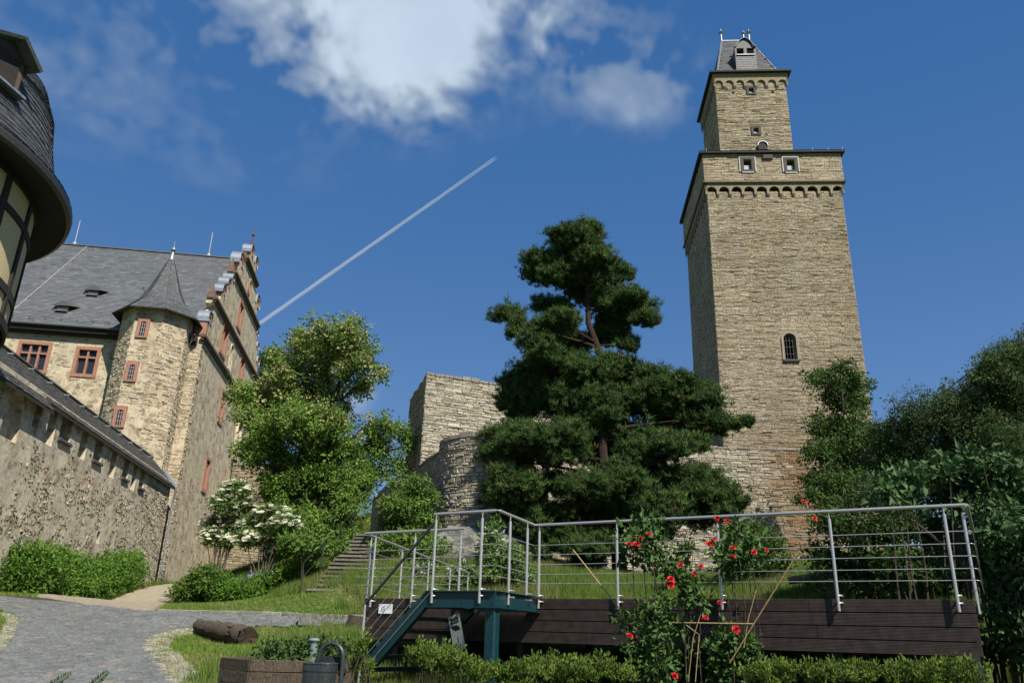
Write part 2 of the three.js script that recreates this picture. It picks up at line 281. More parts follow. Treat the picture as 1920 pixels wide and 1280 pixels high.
const TPS = (() => {
  const n = CP.length, m = n + 3, A = Array.from({ length: m }, () => new Float64Array(m + 1)), phi = (r) => (r > 1e-9 ? r * r * Math.log(r) : 0);
  for (let i = 0; i < n; i++) {
    for (let j = 0; j < n; j++) A[i][j] = phi(Math.hypot(CP[i][0] - CP[j][0], CP[i][1] - CP[j][1])) + (i === j ? 0.5 : 0);
    A[i][n] = 1; A[i][n + 1] = CP[i][0]; A[i][n + 2] = CP[i][1]; A[n][i] = 1; A[n + 1][i] = CP[i][0]; A[n + 2][i] = CP[i][1]; A[i][m] = CP[i][2];
  }
  for (let c = 0; c < m; c++) { let p = c; for (let r = c; r < m; r++) if (Math.abs(A[r][c]) > Math.abs(A[p][c])) p = r; [A[c], A[p]] = [A[p], A[c]]; for (let r = 0; r < m; r++) if (r !== c) { const f = A[r][c] / A[c][c]; if (f) for (let k = c; k <= m; k++) A[r][k] -= f * A[c][k]; } }
  const w = A.map((r, i) => r[m] / r[i]);
  return (x, z) => { let s = w[n] + w[n + 1] * x + w[n + 2] * z; for (let i = 0; i < n; i++) s += w[i] * phi(Math.hypot(x - CP[i][0], z - CP[i][1])); return s; };
})();
function ground(x, z) { const d = Math.hypot(x, z + 30), f = sstep(38, 62, d); return f >= 1 ? 3 : lerp(TPS(x, z), 3, f); }
{
  const ax = (a, b, s, far) => { const o = []; for (let t = a; t <= b + 1e-6; t += s) o.push(t); return [...far.map((f) => a - f).reverse(), ...o, ...far.map((f) => b + f)]; };
  const X = ax(-30, 30, 0.4, [4, 10, 20, 40, 90, 200, 500, 1200]), Z = ax(-60, 6, 0.4, [4, 10, 20, 40, 90, 200, 500, 1200]);
  const p = [], c = [], u = [], idx = [];
  Z.forEach((z) => X.forEach((x) => { p.push(x, ground(x, z) + 0.03 * fbm2(x * 0.7, z * 0.7, 3), z); u.push(x, z); c.push(1, 1, 1); }));
  const w = X.length; for (let j = 0; j < Z.length - 1; j++) for (let i = 0; i < w - 1; i++) { const a = j * w + i; idx.push(a, a + w, a + 1, a + 1, a + w, a + w + 1); }
  const g = new THREE.BufferGeometry(); g.setAttribute('position', new THREE.Float32BufferAttribute(p, 3)); g.setAttribute('uv', new THREE.Float32BufferAttribute(u, 2)); g.setAttribute('color', new THREE.Float32BufferAttribute(c, 3)); g.setIndex(idx); g.computeVertexNormals();
  structure(meshOf('ground', g, M.ground));
}
const inPoly = (pts, x, z) => { let s = false; for (let i = 0, j = pts.length - 1; i < pts.length; j = i++) { const [xi, zi] = pts[i], [xj, zj] = pts[j]; if ((zi > z) !== (zj > z) && x < ((xj - xi) * (z - zi)) / (zj - zi) + xi) s = !s; } return s; };
const ROAD = [[-1.5, -6], [-4.2, -10.5], [-5.32, -14.0], [-6.2, -15.6], [-6.92, -17.0], [-7.6, -18.3], [-8.05, -19.4], [-8.5, -20.8], [-8.4, -22.0], [-8.0, -22.9], [-6.5, -23.3], [-4.5, -23.6], [-2.5, -23.7], [-2.5, -24.2], [-4.6, -24.1], [-7, -24.4], [-10.2, -24.85], [-12.4, -25.6], [-14.67, -26.6], [-15.6, -26.4], [-15.6, -24], [-14.2, -23], [-12.6, -21.9], [-11.9, -20.9], [-11.3, -19.8], [-10.9, -19.1], [-10.3, -17.9], [-9.86, -16.95], [-8.9, -14], [-8.5, -10], [-8, -6]];
const GRAVEL = [[-10.3, -24.9], [-12.4, -25.65], [-14.8, -26.7], [-15.8, -28.5], [-16.2, -32], [-16.8, -37], [-17.2, -41], [-16, -42], [-14.2, -38.5], [-13.2, -34], [-12, -30], [-10.9, -27]];
function sheet(name, poly, step, lift, mat) {
  const mb = new MB(), xs = poly.map((p) => p[0]), zs = poly.map((p) => p[1]);
  // terrain-following triangulated polygon
  const sh = new THREE.Shape(poly.map(([x, z]) => new THREE.Vector2(x, -z))), base = THREE.ShapeUtils.triangulateShape(sh.getPoints(), []);
  const pt = sh.getPoints().map((q) => V(q.x, 0, -q.y));
  const put = (a, b, c, d) => {
    const L = Math.max(a.distanceTo(b), b.distanceTo(c), c.distanceTo(a));
    if (L > step && d < 9) { const e = [[a, b, c], [b, c, a], [c, a, b]].find(([p, q]) => Math.abs(p.distanceTo(q) - L) < 1e-6), m = e[0].clone().lerp(e[1], 0.5); put(e[0], m, e[2], d + 1); put(m, e[1], e[2], d + 1); return; }
    const k = [a, b, c].map((p) => V(p.x, ground(p.x, p.z) + 0.03 * fbm2(p.x * 0.7, p.z * 0.7, 3) + lift, p.z));
    const up = (k[1].x - k[0].x) * (k[2].z - k[0].z) - (k[1].z - k[0].z) * (k[2].x - k[0].x) < 0; up ? mb.tri(k[0], k[1], k[2]) : mb.tri(k[0], k[2], k[1]);
  };
  for (const [i, j, k] of base) put(pt[i], pt[j], pt[k], 0);
  return structure(mb.build(name, mat));
}
const roadObj = sheet('road', ROAD, 0.6, 0.03, M.joint);
sheet('gravel_path', GRAVEL, 0.6, 0.034, M.gravel);
// cobbles: real setts in rows, each with its own height and tone
{
  const rnd = rng(77), rest = new MB(), all = [];
  let z = -25.6;
  while (z < -10) {
    const d = 0.13 + rnd() * 0.05; let x = -16;
    while (x < -2) {
      const w = 0.13 + rnd() * 0.12, cx = x + w / 2, cz = z + d / 2 + 0.05 * n2(x * 0.5, z * 0.5);
      x += w + 0.012; if (!inPoly(ROAD, cx, cz)) continue;
      const t = 0.78 + 0.32 * rnd() + 0.14 * fbm2(cx * 0.5, cz * 0.5), warm = rnd() < 0.06 ? 1 : 0;
      all.push([cx, cz, w, d, t, warm, rnd() * 0.012, (rnd() - 0.5) * 0.2]);
    }
    z += d + 0.012;
  }
  all.sort((a, b) => b[1] - a[1]);
  const emit = (mb, [cx, cz, w, d, t, warm, lift, ry]) => {
    const y = ground(cx, cz) + 0.03 * fbm2(cx * 0.7, cz * 0.7, 3) + 0.03, cs = Math.cos(ry), sn = Math.sin(ry), sx = (ground(cx + 0.1, cz) - ground(cx - 0.1, cz)) / 0.2, sz = (ground(cx, cz + 0.1) - ground(cx, cz - 0.1)) / 0.2;
    const q = (a, h, b) => { const X = a * cs + b * sn, Z = -a * sn + b * cs; return V(cx + X, y + h + X * sx + Z * sz, cz + Z); };
    const a = w / 2, b = d / 2, i = 0.022, h = 0.02 + lift, col = warm ? [0.25 * t, 0.23 * t, 0.19 * t] : [0.175 * t, 0.188 * t, 0.19 * t];
    const lo = [q(-a, 0, b), q(a, 0, b), q(a, 0, -b), q(-a, 0, -b)], hi = [q(-a + i, h, b - i), q(a - i, h, b - i), q(a - i, h, -b + i), q(-a + i, h, -b + i)];
    mb.quad(hi[0], hi[1], hi[2], hi[3], col); for (let k = 0; k < 4; k++) { const j = (k + 1) % 4; mb.quad(lo[k], lo[j], hi[j], hi[k], col); }
  };
  const vis = all.filter((c) => c[1] < -13.4 && c[1] > -17.5);
  const single = new Set(vis.slice(0, 290));
  for (const c of all) if (single.has(c)) { const mb = new MB(); emit(mb, c); mb.build('cobble', M.stone, roadObj); } else emit(rest, c);
  rest.build('cobbles', M.stone, roadObj, 'stuff');
  // border of pale rubble setts between road and lawn
  const border = new MB(), bp = [[-4.6, -11.5], [-5.45, -14.0], [-6.3, -15.55], [-7.0, -16.95], [-7.68, -18.25], [-8.1, -19.4], [-8.52, -20.8], [-8.35, -22.0], [-7.9, -22.85]];
  const curve = new THREE.CatmullRomCurve3(bp.map(([x, z]) => V(x, 0, z)));
  const n = Math.ceil(curve.getLength() / 0.1);
  for (let i = 0; i < n; i++) for (let k = 0; k < 6; k++) {
    const p = curve.getPointAt(i / n), t = curve.getTangentAt(i / n), sd = V(-t.z, 0, t.x).multiplyScalar(-1), off = 0.05 + k * 0.085 + rnd() * 0.05; p.addScaledVector(sd, -off).addScaledVector(t, rnd() * 0.06);
    const k2 = 0.75 + 0.5 * rnd(); emit2(border, p.x, p.z, 0.05 + rnd() * 0.06, 0.05 + rnd() * 0.05, [0.36 * k2, 0.33 * k2, 0.28 * k2], rnd() * 3, rnd);
  }
  function emit2(mb, cx, cz, w, d, col, ry, r) { const y = ground(cx, cz) + 0.03 * fbm2(cx * 0.7, cz * 0.7, 3) - 0.01, cs = Math.cos(ry), sn = Math.sin(ry), q = (a, h, b) => V(cx + a * cs + b * sn, y + h, cz - a * sn + b * cs), h = 0.05 + r() * 0.02; const lo = [q(-w, 0, d), q(w, 0, d), q(w, 0, -d), q(-w, 0, -d)], hi = [q(-w * 0.6, h, d * 0.6), q(w * 0.55, h, d * 0.65), q(w * 0.6, h, -d * 0.6), q(-w * 0.65, h, -d * 0.55)]; mb.quad(hi[0], hi[1], hi[2], hi[3], col); for (let k = 0; k < 4; k++) { const j = (k + 1) % 4; mb.quad(lo[k], lo[j], hi[j], hi[k], col); } }
  border.build('rubble_edging', M.stone, roadObj, 'stuff');
  const b2 = new MB(), c2 = new THREE.CatmullRomCurve3([[-12.7, -21.8], [-11.95, -20.9], [-11.35, -19.8], [-10.95, -19.1], [-10.35, -17.9], [-9.9, -16.95], [-9, -14.2]].map(([x, z]) => V(x, 0, z))), m2 = Math.ceil(c2.getLength() / 0.11);
  for (let i = 0; i < m2; i++) for (let k = 0; k < 3; k++) { const p = c2.getPointAt(i / m2), k2 = 0.75 + 0.5 * rnd(); emit2(b2, p.x - 0.08 * k - rnd() * 0.04, p.z, 0.05 + rnd() * 0.05, 0.05 + rnd() * 0.05, [0.33 * k2, 0.31 * k2, 0.26 * k2], rnd() * 3, rnd); }
  b2.build('rubble_edging', M.stone, roadObj, 'stuff');
  // stone kerb along the upper edge of the side path
  const kb = [[-2.5, -24.3], [-4.6, -24.2], [-7, -24.5], [-10.2, -24.95]];
  const kc = new THREE.CatmullRomCurve3(kb.map(([x, z]) => V(x, 0, z))), kn = Math.floor(kc.getLength() / 0.62);
  for (let i = 0; i < kn; i++) { const a = kc.getPointAt((i + 0.03) / kn), b = kc.getPointAt((i + 0.97) / kn); a.y = ground(a.x, a.z) + 0.03; b.y = ground(b.x, b.z) + 0.03 + rnd() * 0.02; const k2 = 0.8 + rnd() * 0.4; new MB().bar(a, b, 0.12, 0.14, [0.30 * k2, 0.29 * k2, 0.26 * k2]).build('kerb_stone', M.stone, roadObj); }
}

// ---------- the keep: square stone tower with corbelled parapet and narrower top ----------
const tw = thing('stone_tower', 'tall square stone keep with arched corbel frieze and narrower slate-roofed top', 'tower', [16.89, 0, -49.09], -4 * R);
const towerCol = (stain) => (u, v, r) => {
  const y = v, n = fbm2(u * 0.25 + 3, y * 0.2, 4), k = 0.94 + 0.2 * r() + 0.2 * n;
  let c = mixc([0.445, 0.378, 0.26], [0.385, 0.318, 0.212], sstep(-0.3, 0.4, fbm2(u * 0.18 + 9, y * 0.1 + 4, 4)));
  if (r() < 0.1) c = mixc(c, [0.46, 0.44, 0.37], 0.6); if (r() < 0.05) c = mixc(c, [0.33, 0.22, 0.13], 0.5);
  return mul(stain ? stain(c, u, y, r) : c, k);
};
function squareWalls(parent, W, D, y0, y1, opt) {
  // four faces: front (+z), right (+x), back (-z), left (-x)
  const faces = [[W, (u, v, d) => V(u - W / 2, y0 + v, D / 2 + d), 'f'], [D, (u, v, d) => V(W / 2 + d, y0 + v, D / 2 - u), 'r'], [W, (u, v, d) => V(W / 2 - u, y0 + v, -D / 2 - d), 'b'], [D, (u, v, d) => V(-W / 2 - d, y0 + v, u - D / 2), 'l']];
  faces.forEach(([w, P, id], i) => masonry(parent, { W: w, H: y1 - y0, P, seed: opt.seed + i, ch: opt.ch, sl: opt.sl, relief: opt.relief, tilt: opt.tilt, wave: opt.wave, jit: opt.jit, gap: opt.gap, bigRows: opt.bigRows, single: id === 'f' ? opt.single : 0, keep: id === 'f' ? opt.keep : opt.keepSide?.[id], color: (u, v, r) => opt.color(u, v + y0, r, id) }));
}
{
  const W = 8.5, D = 8.8, archHole = new THREE.Path(); archHole.moveTo(-0.31, 17.62); archHole.lineTo(-0.31, 18.9); archHole.absarc(0.05, 18.9, 0.36, Math.PI, 0, true); archHole.lineTo(0.41, 17.62); archHole.closePath();
  hollowCore(tw, 'wall_core', W - 0.02, D - 0.02, 4.55, 29.05, [archHole, rectPath(3.28, 17.46, 0.46, 0.24)], M.mortar);
  const stain = (c, u, y, r) => { const du = (u - 4.2) / 2.6, s = sstep(15, 11.5, y) * sstep(5.5, 9.5, y) * Math.exp(-du * du) * (0.7 + 0.6 * fbm2(u * 0.7, y * 0.5)); return mixc(c, [0.20, 0.125, 0.065], clamp(s * 0.95)); };
  const hole = (x0, x1, a, b) => (u0, u1, v0, v1) => !(u1 > x0 + W / 2 && u0 < x1 + W / 2 && v1 + 6 > a && v0 + 6 < b);
  const k1 = hole(-0.46, 0.56, 17.5, 19.5), k2 = hole(3.0, 3.55, 17.3, 17.62);
  squareWalls(tw, W, D, 6, 29, { seed: 100, ch: [0.055, 0.12], sl: [0.16, 0.62], relief: [-0.002, 0.024], tilt: 0.018, wave: 0.07, jit: 0.03, gap: 0.009, bigRows: 0.05, single: 300, keep: (...a) => k1(...a) && k2(...a), color: (u, y, r, id) => towerCol(id === 'f' ? stain : null)(u, y, r) });
  // corner quoins
  const q = new MB(), rq = rng(8);
  // arched window with iron grille
  const wx = 0.05, wy0 = 17.62, wh = 1.28, ww = 0.36;
  const sur = new THREE.Shape(); sur.moveTo(wx - 0.5, wy0 - 0.12); sur.lineTo(wx + 0.5, wy0 - 0.12); sur.lineTo(wx + 0.5, wy0 + wh); sur.absarc(wx, wy0 + wh, 0.5, 0, Math.PI); sur.closePath();
  const hp = new THREE.Path(); hp.moveTo(wx - ww, wy0); hp.lineTo(wx - ww, wy0 + wh); hp.absarc(wx, wy0 + wh, ww, Math.PI, 0, true); hp.lineTo(wx + ww, wy0); hp.closePath(); sur.holes.push(hp);
  const win = new THREE.Group(); win.name = 'window'; tw.add(win); win.userData.label = 'round-arched window with iron grille';
  const sg = shapeGeo(sur, 0.1); sg.translate(0, 0, D / 2 - 0.04); meshOf('surround', sg, std({ color: lin(0.36, 0.32, 0.23), map: rep(grainTex, 1) }), win);
  
  const gr = new MB(); for (const x of [-0.18, 0, 0.18]) gr.box(wx + x, wy0 + 0.72, D / 2 - 0.1, 0.025, 1.44, 0.025); for (const y of [0.35, 0.8, 1.2]) gr.box(wx, wy0 + y, D / 2 - 0.075, ww * 2, 0.025, 0.02); gr.build('grille', M.iron, win);
  new MB().box(wx, wy0 - 0.09, D / 2 + 0.06, 0.95, 0.12, 0.16).build('sill', M.frameStone, win);
  
  // corbel frieze of round arches under the parapet, all four sides
  const frieze = (W2, D2, y0, y1, n, th, r, fn) => {
    for (let s = 0; s < 4; s++) {
      const L = (s % 2 ? D2 : W2) + 2 * th, sh = new THREE.Shape(), pitch = L / n;
      sh.moveTo(-L / 2, y1); sh.lineTo(-L / 2, y0 + 0.18);
      for (let i = 0; i < n; i++) { const c = -L / 2 + (i + 0.5) * pitch, k = y1 - 0.24 - r; sh.lineTo(c - r, y0 + (i ? 0 : 0.18)); sh.lineTo(c - r, k); sh.absarc(c, k, r, Math.PI, 0, true); sh.lineTo(c + r, y0); if (i < n - 1) sh.lineTo(c + pitch - r, y0); }
      sh.lineTo(L / 2, y0); sh.lineTo(L / 2, y1); sh.closePath();
      const g = new THREE.ExtrudeGeometry(sh, { depth: th, bevelEnabled: false, curveSegments: 8 }); const rot = s * Math.PI / 2, off = (s % 2 ? W2 : D2) / 2;
      g.translate(0, 0, off); g.rotateY(rot); meshOf('corbel_frieze', g, M.friezeStone ?? (M.friezeStone = std({ color: lin(0.35, 0.30, 0.19), map: rep(grainTex, 1), bumpMap: rep(grainBump, 1.2), bumpScale: 0.02 })), tw);
      const cm = new MB(); for (let i = 0; i <= n; i++) { const c = -L / 2 + i * pitch; if (i === 0 || i === n) continue; const a = rot, x = c, p = (xx, yy, zz) => V(xx * Math.cos(a) + zz * Math.sin(a), yy, -xx * Math.sin(a) + zz * Math.cos(a)), hw = pitch / 2 - r; cm.hexa([p(x - hw * 0.8, y0 - 0.2, off + th * 0.25), p(x + hw * 0.8, y0 - 0.2, off + th * 0.25), p(x + hw * 0.8, y0 - 0.2, off - 0.02), p(x - hw * 0.8, y0 - 0.2, off - 0.02)], [p(x - hw, y0, off + th), p(x + hw, y0, off + th), p(x + hw, y0, off - 0.02), p(x - hw, y0, off - 0.02)], [1, 1, 1]); }
      cm.build('corbels', M.brownTone ?? (M.brownTone = std({ color: lin(0.20, 0.155, 0.11), map: rep(grainTex, 1) })), tw);
    }
  };
  frieze(W, D, 28.8, 29.6, 11, 0.13, 0.32);
  // parapet storey
  const PW = W + 0.34, PD = D + 0.34; hollowCore(tw, 'parapet_core', PW - 0.02, PD - 0.02, 29.67, 31.76, [rectPath(-1.58, 30.97, 0.5, 0.75), rectPath(1.17, 30.92, 0.5, 0.75)], M.mortar);
  const pk = (u0, u1, v0, v1) => ![[-1.58, 30.97], [1.17, 30.92]].some(([x, y]) => u1 > x - 0.5 + PW / 2 && u0 < x + 0.5 + PW / 2 && v1 + 29.72 > y - 0.62 && v0 + 29.72 < y + 0.62);
  squareWalls(tw, PW, PD, 29.72, 31.75, { seed: 140, ch: [0.08, 0.17], sl: [0.3, 1.1], relief: [0.004, 0.03], single: 60, keep: pk, color: (u, y, r) => mul(towerCol()(u, y, r), 1.04) });
  const st = new MB(); for (let s = 0; s < 4; s++) { const L = (s % 2 ? PD : PW) + 0.2, off = (s % 2 ? PW : PD) / 2 + 0.03, a = s * Math.PI / 2, p = (x) => V(x * Math.cos(a) + off * Math.sin(a), 29.66, -x * Math.sin(a) + off * Math.cos(a)); st.bar(p(-L / 2), p(L / 2), 0.14, 0.13, [1, 1, 1]); } st.build('string_course', M.brownTone, tw);
  for (const [x, y] of [[-1.58, 30.97], [1.17, 30.92]]) {
    const w = new THREE.Group(); w.name = 'window'; tw.add(w); const z = PD / 2;
    const ml = new MB(); for (const [a, b, c, d] of [[0, 0.58, 1.0, 0.075], [0, -0.6, 0.75, 0.075], [-0.505, 0, 0.075, 1.1], [0.505, 0, 0.075, 1.1]]) ml.box(x + a, y + b, z + 0.03, c, d, 0.06); ml.build('mortar_edge', M.white, w);
    const f = new MB(); f.box(x - 0.36, y, z + 0.02, 0.22, 1.08, 0.09); f.box(x + 0.36, y, z + 0.02, 0.22, 1.08, 0.09); f.box(x, y + 0.45, z + 0.02, 0.496, 0.18, 0.085); f.box(x, y - 0.48, z + 0.025, 0.496, 0.12, 0.1); f.build('frame', M.frameStone, w);
    new MB().box(x - 0.03, y - 0.17, z - 0.16, 0.42, 0.4, 0.012).build('pane', M.skyReflectGlass, w);
  }
  new MB().box(-0.25, 31.5, PD / 2 + 0.06, 0.62, 0.3, 0.16).build('stone_block', M.frameStone, tw);
  // flat dark eave and low roof round the narrower top
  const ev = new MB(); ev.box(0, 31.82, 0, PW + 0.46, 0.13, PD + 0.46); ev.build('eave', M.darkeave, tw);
  const lr = new MB(), a = PW / 2 + 0.25, b = PD / 2 + 0.25, y0 = 31.9, y1 = 32.6; lr.hexa([V(-a, y0, b), V(a, y0, b), V(a, y0, -b), V(-a, y0, -b)], [V(-2.9, y1, 2.5), V(2.2, y1, 2.5), V(2.2, y1, -2.5), V(-2.9, y1, -2.5)], [0.09, 0.1, 0.11]); lr.build('lower_roof', M.slate, tw);
  const sp = new MB(); for (const x of [-4.2, -3.1, 0.2, 2.6, 3.6, 4.5]) sp.tube([V(x, 31.85, b - 0.02), V(x, 32.1, b - 0.02)], 0.012, 5); sp.build('snow_hook', M.zinc, tw);
  // narrower upper tower, offset to the left
  const ux = -0.38, UW = 4.9, UD = 5.2; const up = new THREE.Group(); up.name = 'upper_storey'; up.position.set(ux, 0, 0); tw.add(up);
  hollowCore(up, 'upper_core', UW - 0.02, UD - 0.02, 32.1, 39.7, [rectPath(0.02, 38.3, 0.34, 0.45), rectPath(0.1, 34.95, 0.34, 0.45), rectPath(-1.25, 38.13, 0.16, 0.18), rectPath(1.5, 38.13, 0.16, 0.18)], M.mortar);
  const uk = (u0, u1, v0, v1) => ![[0.02, 38.3, 0.36], [0.1, 34.95, 0.36], [-1.25, 38.13, 0.1], [1.5, 38.13, 0.1]].some(([x, y, h]) => u1 > x - h + UW / 2 && u0 < x + h + UW / 2 && v1 + 32.4 > y - h && v0 + 32.4 < y + h);
  squareWalls(up, UW, UD, 32.4, 39.3, { seed: 160, ch: [0.06, 0.12], sl: [0.2, 0.7], relief: [-0.002, 0.022], tilt: 0.035, wave: 0.04, single: 80, keep: uk, color: (u, y, r) => towerCol()(u, y, r) });
  { const holder = tw; const g0 = holder.children.length; frieze(UW, UD, 38.62, 39.35, 7, 0.13, 0.275); holder.children.slice(g0).forEach((m) => { m.position.x += ux; }); }
  const ub = new MB(); ub.box(ux, 39.5, 0, UW + 0.32, 0.3, UD + 0.32); ub.build('upper_band', M.friezeStone, tw);
  for (const [x, y] of [[0.02, 38.3], [0.1, 34.95]]) { const w = new THREE.Group(); w.name = 'window'; tw.add(w); const z = UD / 2, X = x + ux, f = new MB(); f.box(X - 0.25, y, z + 0.02, 0.16, 0.7, 0.08); f.box(X + 0.25, y, z + 0.02, 0.16, 0.7, 0.08); f.box(X, y + 0.28, z + 0.02, 0.336, 0.14, 0.075); f.box(X, y - 0.29, z + 0.02, 0.336, 0.12, 0.085); f.build('frame', M.frameStone, w); new MB().box(X - 0.02, y - 0.12, z - 0.12, 0.3, 0.2, 0.012).build('pane', M.skyReflectGlass, w); }
  // small arched hatch where the upper tower meets the low roof
  const hatch = new THREE.Group(); hatch.name = 'arched_hatch'; tw.add(hatch); const hs = new THREE.Shape(); hs.moveTo(-0.3, 0); hs.lineTo(0.3, 0); hs.lineTo(0.3, 0.3); hs.absarc(0, 0.3, 0.3, 0, Math.PI); hs.closePath(); const hg = shapeGeo(hs, 0.35); hg.translate(-0.02, 33.2, UD / 2); meshOf('hatch_body', hg, M.darkeave, hatch);
  const hood = new MB(); for (let i = 0; i < 8; i++) { const t0 = Math.PI * i / 8, t1 = Math.PI * (i + 1) / 8, p = (t, r, z) => V(-0.02 + r * 0.83 * Math.cos(t), 33.5 + r * 0.83 * Math.sin(t), z); hood.hexa([p(t0, 0.38, UD / 2 + 0.42), p(t0, 0.38, UD / 2), p(t1, 0.38, UD / 2), p(t1, 0.38, UD / 2 + 0.42)], [p(t0, 0.43, UD / 2 + 0.42), p(t0, 0.43, UD / 2), p(t1, 0.43, UD / 2), p(t1, 0.43, UD / 2 + 0.42)], [1, 1, 1]); } hood.build('hatch_hood', M.zinc, hatch);
  // top eave and hipped slate roof with dormer and finials
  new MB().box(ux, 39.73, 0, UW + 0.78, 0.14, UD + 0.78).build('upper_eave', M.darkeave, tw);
  const roof = new THREE.Group(); roof.name = 'roof'; roof.position.set(ux, 0, 0); tw.add(roof); roof.userData.label = 'steep hipped slate roof with dormer and ball finials';
  const e = UW / 2 - 0.2, f = UD / 2 - 0.2, yb = 39.8, yt = 44.9, rl = 1.05; const corners = [V(-e, yb, f), V(e, yb, f), V(e, yb, -f), V(-e, yb, -f)], r0 = V(-rl - 0.1, yt, 0), r1 = V(rl - 0.1, yt, 0);
  const cr = new MB(); cr.quad(corners[0], corners[1], r1, r0, [1, 1, 1]); cr.tri(corners[1], corners[2], r1); cr.quad(corners[2], corners[3], r0, r1); cr.tri(corners[3], corners[0], r0); cr.build('roof_boards', M.underlay, roof);
  const hipFace = (A, B, T0, T1, seed) => { const uL = A.distanceTo(B), m = T0.clone().lerp(T1, 0.5), bm = A.clone().lerp(B, 0.5), H = m.distanceTo(bm), nrm = B.clone().sub(A).cross(m.clone().sub(A)).normalize(); const ud = B.clone().sub(A).normalize(), vd = m.clone().sub(bm).addScaledVector(ud, -m.clone().sub(bm).dot(ud)).normalize(); const t0u = T0.clone().sub(A).dot(ud), t1u = T1.clone().sub(A).dot(ud); slates(roof, { W: uL, H, w: 0.3, h: 0.2, seed, P: (u, v) => A.clone().addScaledVector(ud, u).addScaledVector(vd, v), N: () => nrm, keep: (u0, u1, v0) => u0 > t0u * v0 / H - 0.05 && u1 < uL - (uL - t1u) * v0 / H + 0.05, color: (u, v, r) => mul([0.115, 0.118, 0.122], 0.8 + 0.4 * r()) }); };
  hipFace(corners[0], corners[1], r0, r1, 201); hipFace(corners[1], corners[2], r1, r1, 202); hipFace(corners[3], corners[0], r0, r0, 203); hipFace(corners[2], corners[3], r1, r0, 204);
  const fl = new MB(); fl.bar(corners[0], r0, 0.14, 0.05, [1, 1, 1]); fl.bar(corners[1], r1, 0.14, 0.05, [1, 1, 1]); fl.bar(r0, r1, 0.16, 0.06, [1, 1, 1]); fl.bar(corners[2], r1, 0.14, 0.05); fl.bar(corners[3], r0, 0.14, 0.05); fl.build('ridge_flashing', M.zinc, roof);
  const finial = (p, h) => { const mb = new MB(); mb.lathe(p.x, p.z, [[0.09, p.y - 0.2], [0.06, p.y], [0.045, p.y + h * 0.55], [0.05, p.y + h * 0.6], [0.16, p.y + h * 0.66], [0.2, p.y + h * 0.72], [0.12, p.y + h * 0.8], [0.03, p.y + h * 0.84], [0.01, p.y + h]], 10, [1, 1, 1]); mb.build('finial', M.zinc, roof); };
  finial(r0, 1.15); finial(r1, 1.1);
  const d = new THREE.Group(); d.name = 'dormer'; d.position.set(ux, 0, 0); tw.add(d); const dz = f - 0.15, dw = 0.74, dx = -0.05, ds = new THREE.Shape(); ds.moveTo(-dw, 0); ds.lineTo(dw, 0); ds.lineTo(dw, 2.35); ds.quadraticCurveTo(0.56, 2.42, 0.5, 2.62); ds.quadraticCurveTo(0.34, 3.05, 0, 3.15); ds.quadraticCurveTo(-0.34, 3.05, -0.5, 2.62); ds.quadraticCurveTo(-0.56, 2.42, -dw, 2.35); ds.closePath(); ds.holes.push(rectPath(-0.36, 2.0, 0.5, 0.6), rectPath(0.36, 2.0, 0.5, 0.6));
  const dg = shapeGeo(ds, 2.2); dg.translate(dx, 40.0, dz - 2.2); meshOf('dormer_body', dg, std({ color: lin(0.10, 0.103, 0.108), map: rep(grainTex, 1.5), roughness: 0.6 }), d);
  slates(d, { W: dw * 2, H: 1.7, w: 0.2, h: 0.16, seed: 210, P: (u, v) => V(dx - dw + u, 40.0 + v, dz + 0.004), N: () => V(0, 0, 1), color: (u, v, r) => mul([0.12, 0.123, 0.127], 0.8 + 0.4 * r()) });
  const rimPts = []; for (const q of ds.getPoints(8)) if (q.y > 2.3) rimPts.push(q); const rim = new MB(); for (let i = 0; i < rimPts.length - 1; i++) { const A = rimPts[i], B = rimPts[i + 1]; rim.bar(V(dx + A.x * 1.06, 40.0 + A.y + 0.02, dz + 0.06), V(dx + B.x * 1.06, 40.0 + B.y + 0.02, dz + 0.06), 0.14, 0.05, [1, 1, 1]); } rim.build('dormer_rim', std({ color: lin(0.16, 0.165, 0.17), roughness: 0.5, map: rep(grainTex, 2) }), d);
  for (const x of [-0.36, 0.36]) { if (x > 0) { const lv = new MB(); for (let i = 0; i < 4; i++) lv.box(dx + x, 41.8 + i * 0.14, dz - 0.1, 0.48, 0.03, 0.05); lv.build('louvres', M.darkwood, d); } }
  new MB().box(dx, 41.67, dz + 0.05, 1.3, 0.05, 0.1).build('dormer_sill', M.zinc, d); const cap = new MB(); cap.lathe(dx, dz - 0.1, [[0.06, 43.1], [0.045, 43.6], [0.14, 43.7], [0.16, 43.77], [0.05, 43.86], [0.01, 44.0]], 9, [1, 1, 1]); cap.build('dormer_finial', M.zinc, d);
}

// ---------- palace wing: front wall (local z = 0), gable wall (local x = 0), stair turret ----------
const PAL_RY = 7.5 * R, CORNER = [-18.95, 0, -46];
const pal = thing('palace_wing', 'sandstone palace wing with stepped scroll gable, slate roof and octagonal stair turret', 'building', CORNER, PAL_RY);
const rubbleCol = (u, v, r) => { const k = 0.78 + 0.36 * r(); let c = mixc([0.57, 0.48, 0.335], [0.52, 0.43, 0.29], r()); if (r() < 0.06) c = [0.40, 0.28, 0.18]; if (r() < 0.12) c = [0.58, 0.52, 0.40]; return mul(c, k); };
